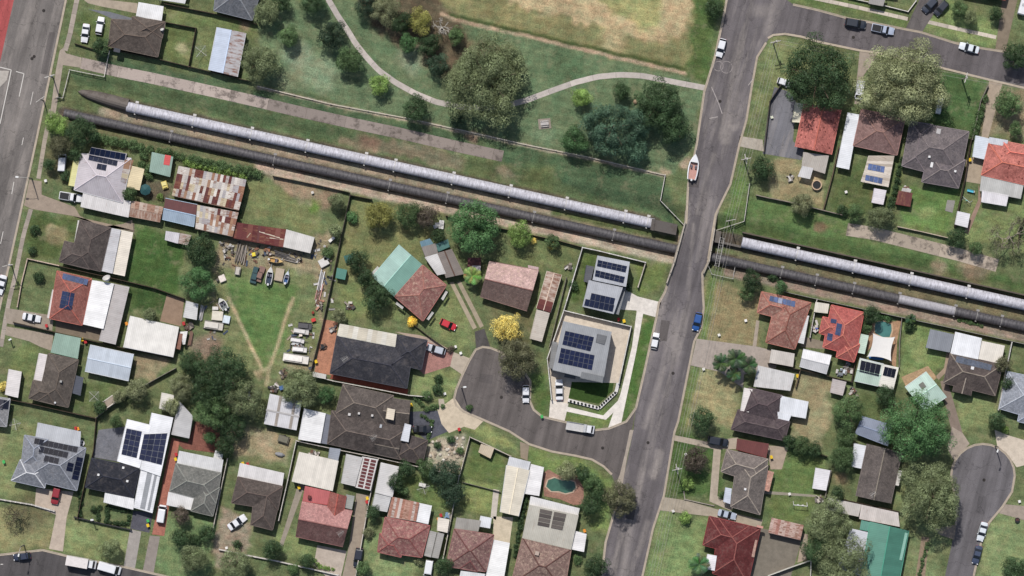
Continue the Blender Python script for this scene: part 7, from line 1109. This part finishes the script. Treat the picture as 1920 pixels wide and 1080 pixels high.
simple('garden_shelter', 'open grey slatted bench shelter among the grey trees', 'garden shelter', 208, 752, [('roof', [('b', (0, 0, 1.9), (2.6, 1.6, .08))], (160,146,130)), ('beam', [('b', (-.1, .85, 2.0), (2.8, .2, .12))], (214,206,194)), ('beam', [('b', (-.1, -.85, 2.0), (2.8, .2, .12))], (214,206,194)), ('post', [('b', (-1.1, 0, .95), (.1, 1.4, 1.9))], (150,140,128)), ('post', [('b', (1.1, 0, .95), (.1, 1.4, 1.9))], (150,140,128))], .6)
simple('tent', 'small teal tent cover beside the back lawn fence', 'tent', 655, 484, [('cover', [('b', (0, 0, 1.1), (2.2, 1.7, .1), .3), ('b', (0, 0, .55), (1.9, 1.4, 1.1), .3)], (58,108,104))]); house('shed', 'small teal green shed at the back lawn fence', 'shed', [('flat', [(632,502),(651,506),(647,524),(629,520)], (78,142,124), {'h': 2.0})], eave=2)
simple('garden_umbrella', 'dark teal market umbrella in the cluttered yard', 'umbrella', 274, 356, [('canopy', [('t', [(0, 0, 2.2), (0, 0, 2.75)], [1.35, .06], 8)], (44,84,86)), ('pole', [('t', [(0, 0, 0), (0, 0, 2.7)], .04, 6)], (120,112,104))]); simple('play_tractor', 'yellow play car in the cluttered yard', 'toy car', 309, 347, [('body', [('b', (0, 0, .5), (1.3, 1.8, .6)), ('b', (0, -.2, .95), (1.0, .9, .4))], (226,206,120)), ('roof', [('b', (0, .3, 1.3), (1.0, .8, .08))], (236,222,150)), ('wheel', [('t', [(-.7, -.6, .3), (.7, -.6, .3)], .3, 10)], (40,40,40))], .3)
simple('tarp', 'crumpled white tarp beside the purplish tree', 'tarp', 823, 422, [('sheet', [('b', (-.5, -.2, .6), (1.6, .9, .12), .4), ('b', (.6, .1, .9), (1.1, 2.0, .12), -.1), ('b', (0, 0, .3), (1.8, 1.2, .6), .1)], (226,222,218))]); simple('garden_table', 'white table on the long back lawn near the vine', 'garden table', 792, 909, [('top', [('b', (0, 0, .72), (1.6, .8, .06))], (230,226,220)), ('leg', [('b', (-.5, 0, .36), (.1, .6, .7))], (190,186,180)), ('leg', [('b', (.5, 0, .36), (.1, .6, .7))], (190,186,180))], -.2)
simple('fire_pit', 'round black fire drum on the lawn by the turning circle', 'fire pit', 1907, 975, [('drum', [('t', [(0, 0, 0), (0, 0, .6)], [.45, .62], 12)], (34,34,36)), ('grate', [('b', (0, 0, .62), (.8, .1, .04)), ('b', (0, .25, .62), (.7, .1, .04))], (120,70,60))]); simple('hot_tub', 'black and white panda patterned round cover behind the blue grey house', 'play cover', 153, 831, [('cover', [('t', [(0, 0, 0), (0, 0, .5)], .75, 16)], (226,224,222)), ('spot', [('t', [(-.3, .3, .5), (-.3, .3, .53)], .22, 10)], (30,30,32)), ('spot', [('t', [(.3, .25, .5), (.3, .25, .53)], .22, 10)], (30,30,32)), ('spot', [('t', [(0, -.35, .5), (0, -.35, .53)], .2, 10)], (30,30,32))])
simple('trailer', 'box trailer backed to the small dark shed on bare earth', 'trailer', 532, 823, [('bed', [('b', (0, 0, .7), (2.6, 1.6, .15))], (128,120,104)), ('side', [('b', (0, .8, .9), (2.6, .06, .4))], (110,104,92)), ('side', [('b', (0, -.8, .9), (2.6, .06, .4))], (110,104,92)), ('cover', [('b', (-.1, 0, 1.0), (2.3, 1.4, .3))], (120,116,100)), ('wheel', [('t', [(0, -1, .3), (0, 1, .3)], .3, 10)], (40,40,40))], -.3)
simple('dinghy', 'upturned grey dinghy on bare earth', 'boat', 525, 852, [('hull', [('t', [(-1.1, 0, .2), (-.4, 0, .35), (.5, 0, .35), (1.2, 0, .15)], [.25, .5, .48, .08], 10)], (150,150,152))], -.2); simple('boulder_seat', 'tan garden boulder under the park clump', 'boulder', 1191, 191, [('rock', [('o', (0, 0, .3), .55, 9, 6, 0, .7)], (176,150,122))])
for i, (x, y, c, lb) in enumerate([(1398,601,(236,232,226),'white pit cover on the dry verge'),(1348,628,(236,232,222),'white bollard box on the dry verge'),(1319,692,(228,224,216),'white meter box on the verge by the concrete drive'),(1286,852,(232,228,222),'white marker on the shaded lawn'),(1262,958,(226,222,214),'white meter lid beside the concrete drive'),(86,339,(234,230,226),'white letterbox beside the highway drive'),(854,650,(232,228,222),'white letterbox at the silver car drive'),(864,662,(236,234,228),'white lid on the lawn beside the pink drive'),(834,738,(236,232,226),'white letterbox on the lawn above the stone garden'),(425,1027,(230,226,220),'white letterbox on the picket wall end'),(1480,926,(226,222,214),'white tap post on the path behind the grey brown house'),(1447,220,(220,222,200),'pale bollard in the grey courtyard'),(586,361,(206,200,190),'pale crate on the grassy lot'),(1911,940,(230,228,222),'white letterbox on the lawn by the turning circle'),(1586,360,(226,222,216),'white crate on the yard below the long carport')]): simple('service_box', lb, 'service box', x, y, [('box', [('b', (0, 0, .3), (.55, .55, .7))], c), ('lid', [('b', (0, 0, .68), (.6, .6, .06))], tuple(min(255, v * 1.03) for v in c))], .3)
# stones of the rock garden
for k in range(46):
    x, y = random.uniform(800,870), random.uniform(818,878)
    if y > 878 - (870 - x) * .02: continue
    r = random.uniform(.18, .5); simple('garden_stone', 'pale stone lying in the stone garden', 'stone', x, y, [('rock', [('o', (0, 0, r * .3), r, 7, 5, 0, .6)], random.choice([(206,196,180),(186,172,152),(160,146,128),(220,212,200)]))], random.random() * 3)['group'] = 'loose stones in the stone garden'
# ------------------------------------------------------------ the scrap yard
def junk(kind, x, y, L, W, rz, rgb, label):
    P = []
    if kind == 'wreck': P = [('body', [('b', (0, 0, .55), (L, W, .6)), ('b', (L * .42, 0, .5), (L * .2, W * .8, .5))], rgb), ('cabin', [('b', (-L * .08, 0, 1.05), (L * .45, W * .8, .5))], tuple(v * .5 for v in rgb)), ('roof', [('b', (-L * .08, 0, 1.32), (L * .36, W * .72, .06))], rgb), ('wheel', [('t', [(L * .3, -W * .52, .3), (L * .3, W * .52, .3)], .3, 10)], (36,36,36)), ('wheel', [('t', [(-L * .3, -W * .52, .3), (-L * .3, W * .52, .3)], .3, 10)], (36,36,36))]
    if kind == 'stack':
        for k in range(max(4, int(W / .28))): P.append(('length', [('b', (random.uniform(-.2, .2), -W / 2 + (k + .5) * W / max(4, int(W / .28)), .2 + random.uniform(0, .35)), (L * random.uniform(.7, 1), .2, .16), random.uniform(-.06, .06))], (lambda q: tuple(min(255, v * q) for v in rgb))(random.uniform(.6, 1.15))))
    if kind == 'heap':
        for k in range(14): P.append(('scrap_piece', [('b', (random.uniform(-L, L) * .45, random.uniform(-W, W) * .45, random.uniform(.1, .7)), (random.uniform(.3, 1.3), random.uniform(.15, .7), random.uniform(.08, .5)), random.uniform(0, 3.1))], random.choice([rgb, (206,200,194), (84,78,74), (150,140,128), (110,80,64), tuple(v * .6 for v in rgb)])))
    if kind == 'trailer': P = [('deck', [('b', (0, 0, .7), (L, W, .12))], rgb), ('load', [('b', (-.1 * L, 0, .95), (L * .7, W * .7, .35))], tuple(min(255, v * 1.08) for v in rgb)), ('rail', [('b', (0, W / 2, .85), (L, .06, .3))], tuple(v * .8 for v in rgb)), ('rail', [('b', (0, -W / 2, .85), (L, .06, .3))], tuple(v * .8 for v in rgb)), ('drawbar', [('b', (L * .62, 0, .5), (L * .3, .1, .1))], (110,106,100)), ('wheel', [('t', [(0, -W * .55, .3), (0, W * .55, .3)], .3, 10)], (40,40,40))]
    if kind == 'crate': P = [('box', [('b', (0, 0, .4), (L, W, .8))], rgb), ('lid', [('b', (0.03, 0, .83), (L * .95, W * .92, .06))], tuple(min(255, v * 1.06) for v in rgb))]
    if kind == 'drum': P = [('body', [('t', [(0, 0, 0), (0, 0, .9)], .32, 12)], rgb), ('lid', [('t', [(0, 0, .9), (0, 0, .93)], .28, 12)], tuple(v * .8 for v in rgb))]
    nm = {'wreck': 'wrecked_car', 'stack': 'timber_stack', 'heap': 'scrap_heap', 'trailer': 'flat_trailer', 'crate': 'crate', 'drum': 'drum'}[kind]; return simple(nm, label, nm.replace('_', ' '), x, y, P, rz)
LG = (206,202,196)
for a in [('heap',428,472,3.5,3.0,.3,(190,186,180),'pale scrap heap below the maroon lean-to'),('stack',452,475,5.0,2.4,1.35,(170,158,146),'stack of pale and brown lengths in the scrap yard'),('heap',476,470,2.0,2.4,.4,(132,92,72),'brown rusty scrap heap beside the maroon lean-to'),('crate',476,477,.8,.9,.2,(226,206,70),'yellow crate in the scrap yard'),('trailer',446,508,1.9,1.2,1.4,(186,180,170),'small slatted trailer below the pale scrap heap'),('heap',504,472,1.6,2.0,.2,(160,110,80),'small brown scrap heap above the orange canoe'),('stack',528,478,4.4,1.3,-.25,(120,116,116),'dark rods stacked beside the pale ribbed shed'),('stack',545,486,3.2,1.2,-.3,(140,134,128),'second bundle of rods by the pale ribbed shed'),
  ('wreck',478,516,3.8,1.5,1.3,(56,84,88),'teal wrecked car in the scrap yard row'),('wreck',488,514,3.6,1.5,1.25,(140,110,100),'rusty wrecked trailer frame in the scrap yard row'),('crate',524,515,2.0,3.0,-.2,(176,160,140),'pale board pallet between the wrecks'),('crate',417,522,1.5,1.6,.4,(226,214,204),'pinkish white crate at the scrap yard corner'),('drum',408,525,.6,.6,0,(120,114,108),'grey drum at the scrap yard corner'),('crate',607,492,2.2,1.9,.5,LG,'large white appliance by the scrap yard wall'),('crate',612,484,1.2,1.0,.2,(214,210,204),'smaller white appliance by the scrap yard wall'),('drum',609,462,.6,.6,0,(214,210,206),'white drum below the small olive tree'),('crate',622,449,1.6,.7,.7,(226,222,214),'white plank box beside the wall'),
  ('stack',602,525,5.5,1.1,1.4,(206,204,202),'tall stack of pale sheets along the scrap yard wall'),('stack',598,548,4.0,1.4,1.35,(196,150,136),'pinkish sheets leaning along the scrap yard wall'),('heap',600,572,1.6,2.4,.1,(190,140,116),'orange brown scrap by the wall'),('drum',587,586,.6,.6,0,(170,64,48),'rust red drum by the wall'),('crate',588,600,1.0,.8,.3,(196,60,56),'red crate by the wall'),
  ('trailer',572,611,3.2,1.5,-.1,(84,82,84),'black trailer frame at the top of the white row'),('trailer',565,621,3.6,1.2,-.15,LG,'white trailer second in the row'),('crate',564,628,.7,.7,.1,(228,214,196),'cream crate under the white trailer'),('trailer',558,638,3.2,1.0,-.15,(222,218,214),'white trailer third in the row'),('heap',556,646,3.2,1.0,-.1,(206,206,204),'pale scrap between white trailers'),('trailer',562,655,3.4,1.2,-.1,(226,222,218),'white trailer fourth in the row'),('trailer',555,672,6.0,1.9,-.15,(230,224,216),'long white trailer at the end of the row'),('heap',533,700,2.0,2.0,.3,(120,104,88),'dark machine heap beside the wheel tracks'),('heap',515,727,2.4,1.6,.2,(84,84,90),'dark scrap heap above the white divided shed'),('crate',529,727,1.2,1.0,.3,(72,104,150),'blue crate above the white divided shed'),
  ('crate',408,592,2.6,2.2,-.1,(214,206,190),'cream covered load beside the boat'),('trailer',401,610,4.4,1.8,-.15,(206,200,190),'grey white trailer stacked with boards'),('crate',425,599,1.6,1.8,-.2,(206,216,222),'pale blue bundle beside the cream load'),('crate',404,578,1.4,.8,0,(216,210,204),'small white crate above the cream load'),('stack',378,586,3.8,1.0,1.35,(206,202,200),'white boards leaning on the small white shed'),('drum',345,605,.7,.7,0,(200,110,80),'orange drum by the small white shed'),('stack',358,635,3.6,.9,1.4,(120,92,80),'brown timber beside the rusty lean-to'),('heap',470,700+40,1.2,1.5,0,(210,206,200),'white litter at the end of the wheel track'),('heap',1600,735,1.6,2.6,.2,(196,190,184),'white clutter behind the dark shed fence'),('heap',355,612,2.0,1.0,.2,(150,120,104),'rusty clutter below the small white shed'),
  ('heap',588,850,2.4,1.4,.2,(216,206,196),'cardboard and clutter above the square cream garage'),('heap',840,966,1.4,1.0,.1,(120,150,180),'blue grey clutter beside the small cream shed'),('heap',1528,612,1.8,2.6,.1,(96,110,190),'blue and white toys between the terracotta and red houses'),('heap',1590,690,2.2,2.6,0,(226,222,216),'white toys scattered on the small dark lawn'),('heap',1575,697,1.8,1.6,.8,(206,214,222),'pale toys beside the white gabled shed'),('heap',1065,500,1.8,1.4,.2,(150,140,126),'small rubble heap behind the pink and brown house'),('heap',655,573,1.8,1.6,.3,(214,206,196),'garden tools and white chairs on the diagonal house lawn'),('heap',606,651,1.4,1.2,.2,(60,62,66),'dark outdoor chairs on the orange paving'),('heap',624,618,1.2,.9,.2,(150,150,154),'grey outdoor table and chairs on the orange paving'),('heap',1480,332,1.6,2.2,.1,(56,52,50),'dark burnt furniture on the dry yard'),('heap',1535,935,1.6,1.8,.1,(206,196,184),'pale clutter below the white garden shed'),('heap',1700,372-18,.8,.8,0,(190,184,176),'dry twig pile above the maroon shed')]: junk(*a)
boat((503,533), (509,500), 13, 'grey and white runabout boat in the scrap yard', (214,212,206), (52,64,84)); boat((535,531), (541,508), 9, 'small blue boat in the scrap yard', (206,212,220), (60,96,150)); boat((505,486), (531,491), 9, 'orange tan canoe lying in the scrap yard', (222,186,120), (206,160,96), trailer=False); boat((424,580), (412,559), 15, 'white fibreglass boat shell beside the cream load', (222,220,212), (120,124,126), trailer=False)

for k in range(130):      # small loose scrap over the yard
    x, y = random.choice([(random.uniform(415,470), random.uniform(455,500)), (random.uniform(590,625), random.uniform(450,600)), (random.uniform(470,600), random.uniform(465,495)), (random.uniform(385,430), random.uniform(555,640)), (random.uniform(540,590), random.uniform(600,690))])
    c = random.choice([(206,202,196),(150,146,140),(84,78,74),(120,86,68),(176,160,140),(72,84,104)]); L_, W2 = random.uniform(.4, 1.6), random.uniform(.15, .6)
    simple('scrap_piece', 'small loose piece of scrap lying on the scrap yard earth', 'scrap', x, y, [('sheet', [('b', (0, 0, .12), (L_, W2, .16))], c), ('bar', [('b', (0, W2 * .4, .24), (L_ * .8, .06, .08))], tuple(v * .7 for v in c))], random.uniform(0, 3.1))['group'] = 'small scrap strewn over the yard'
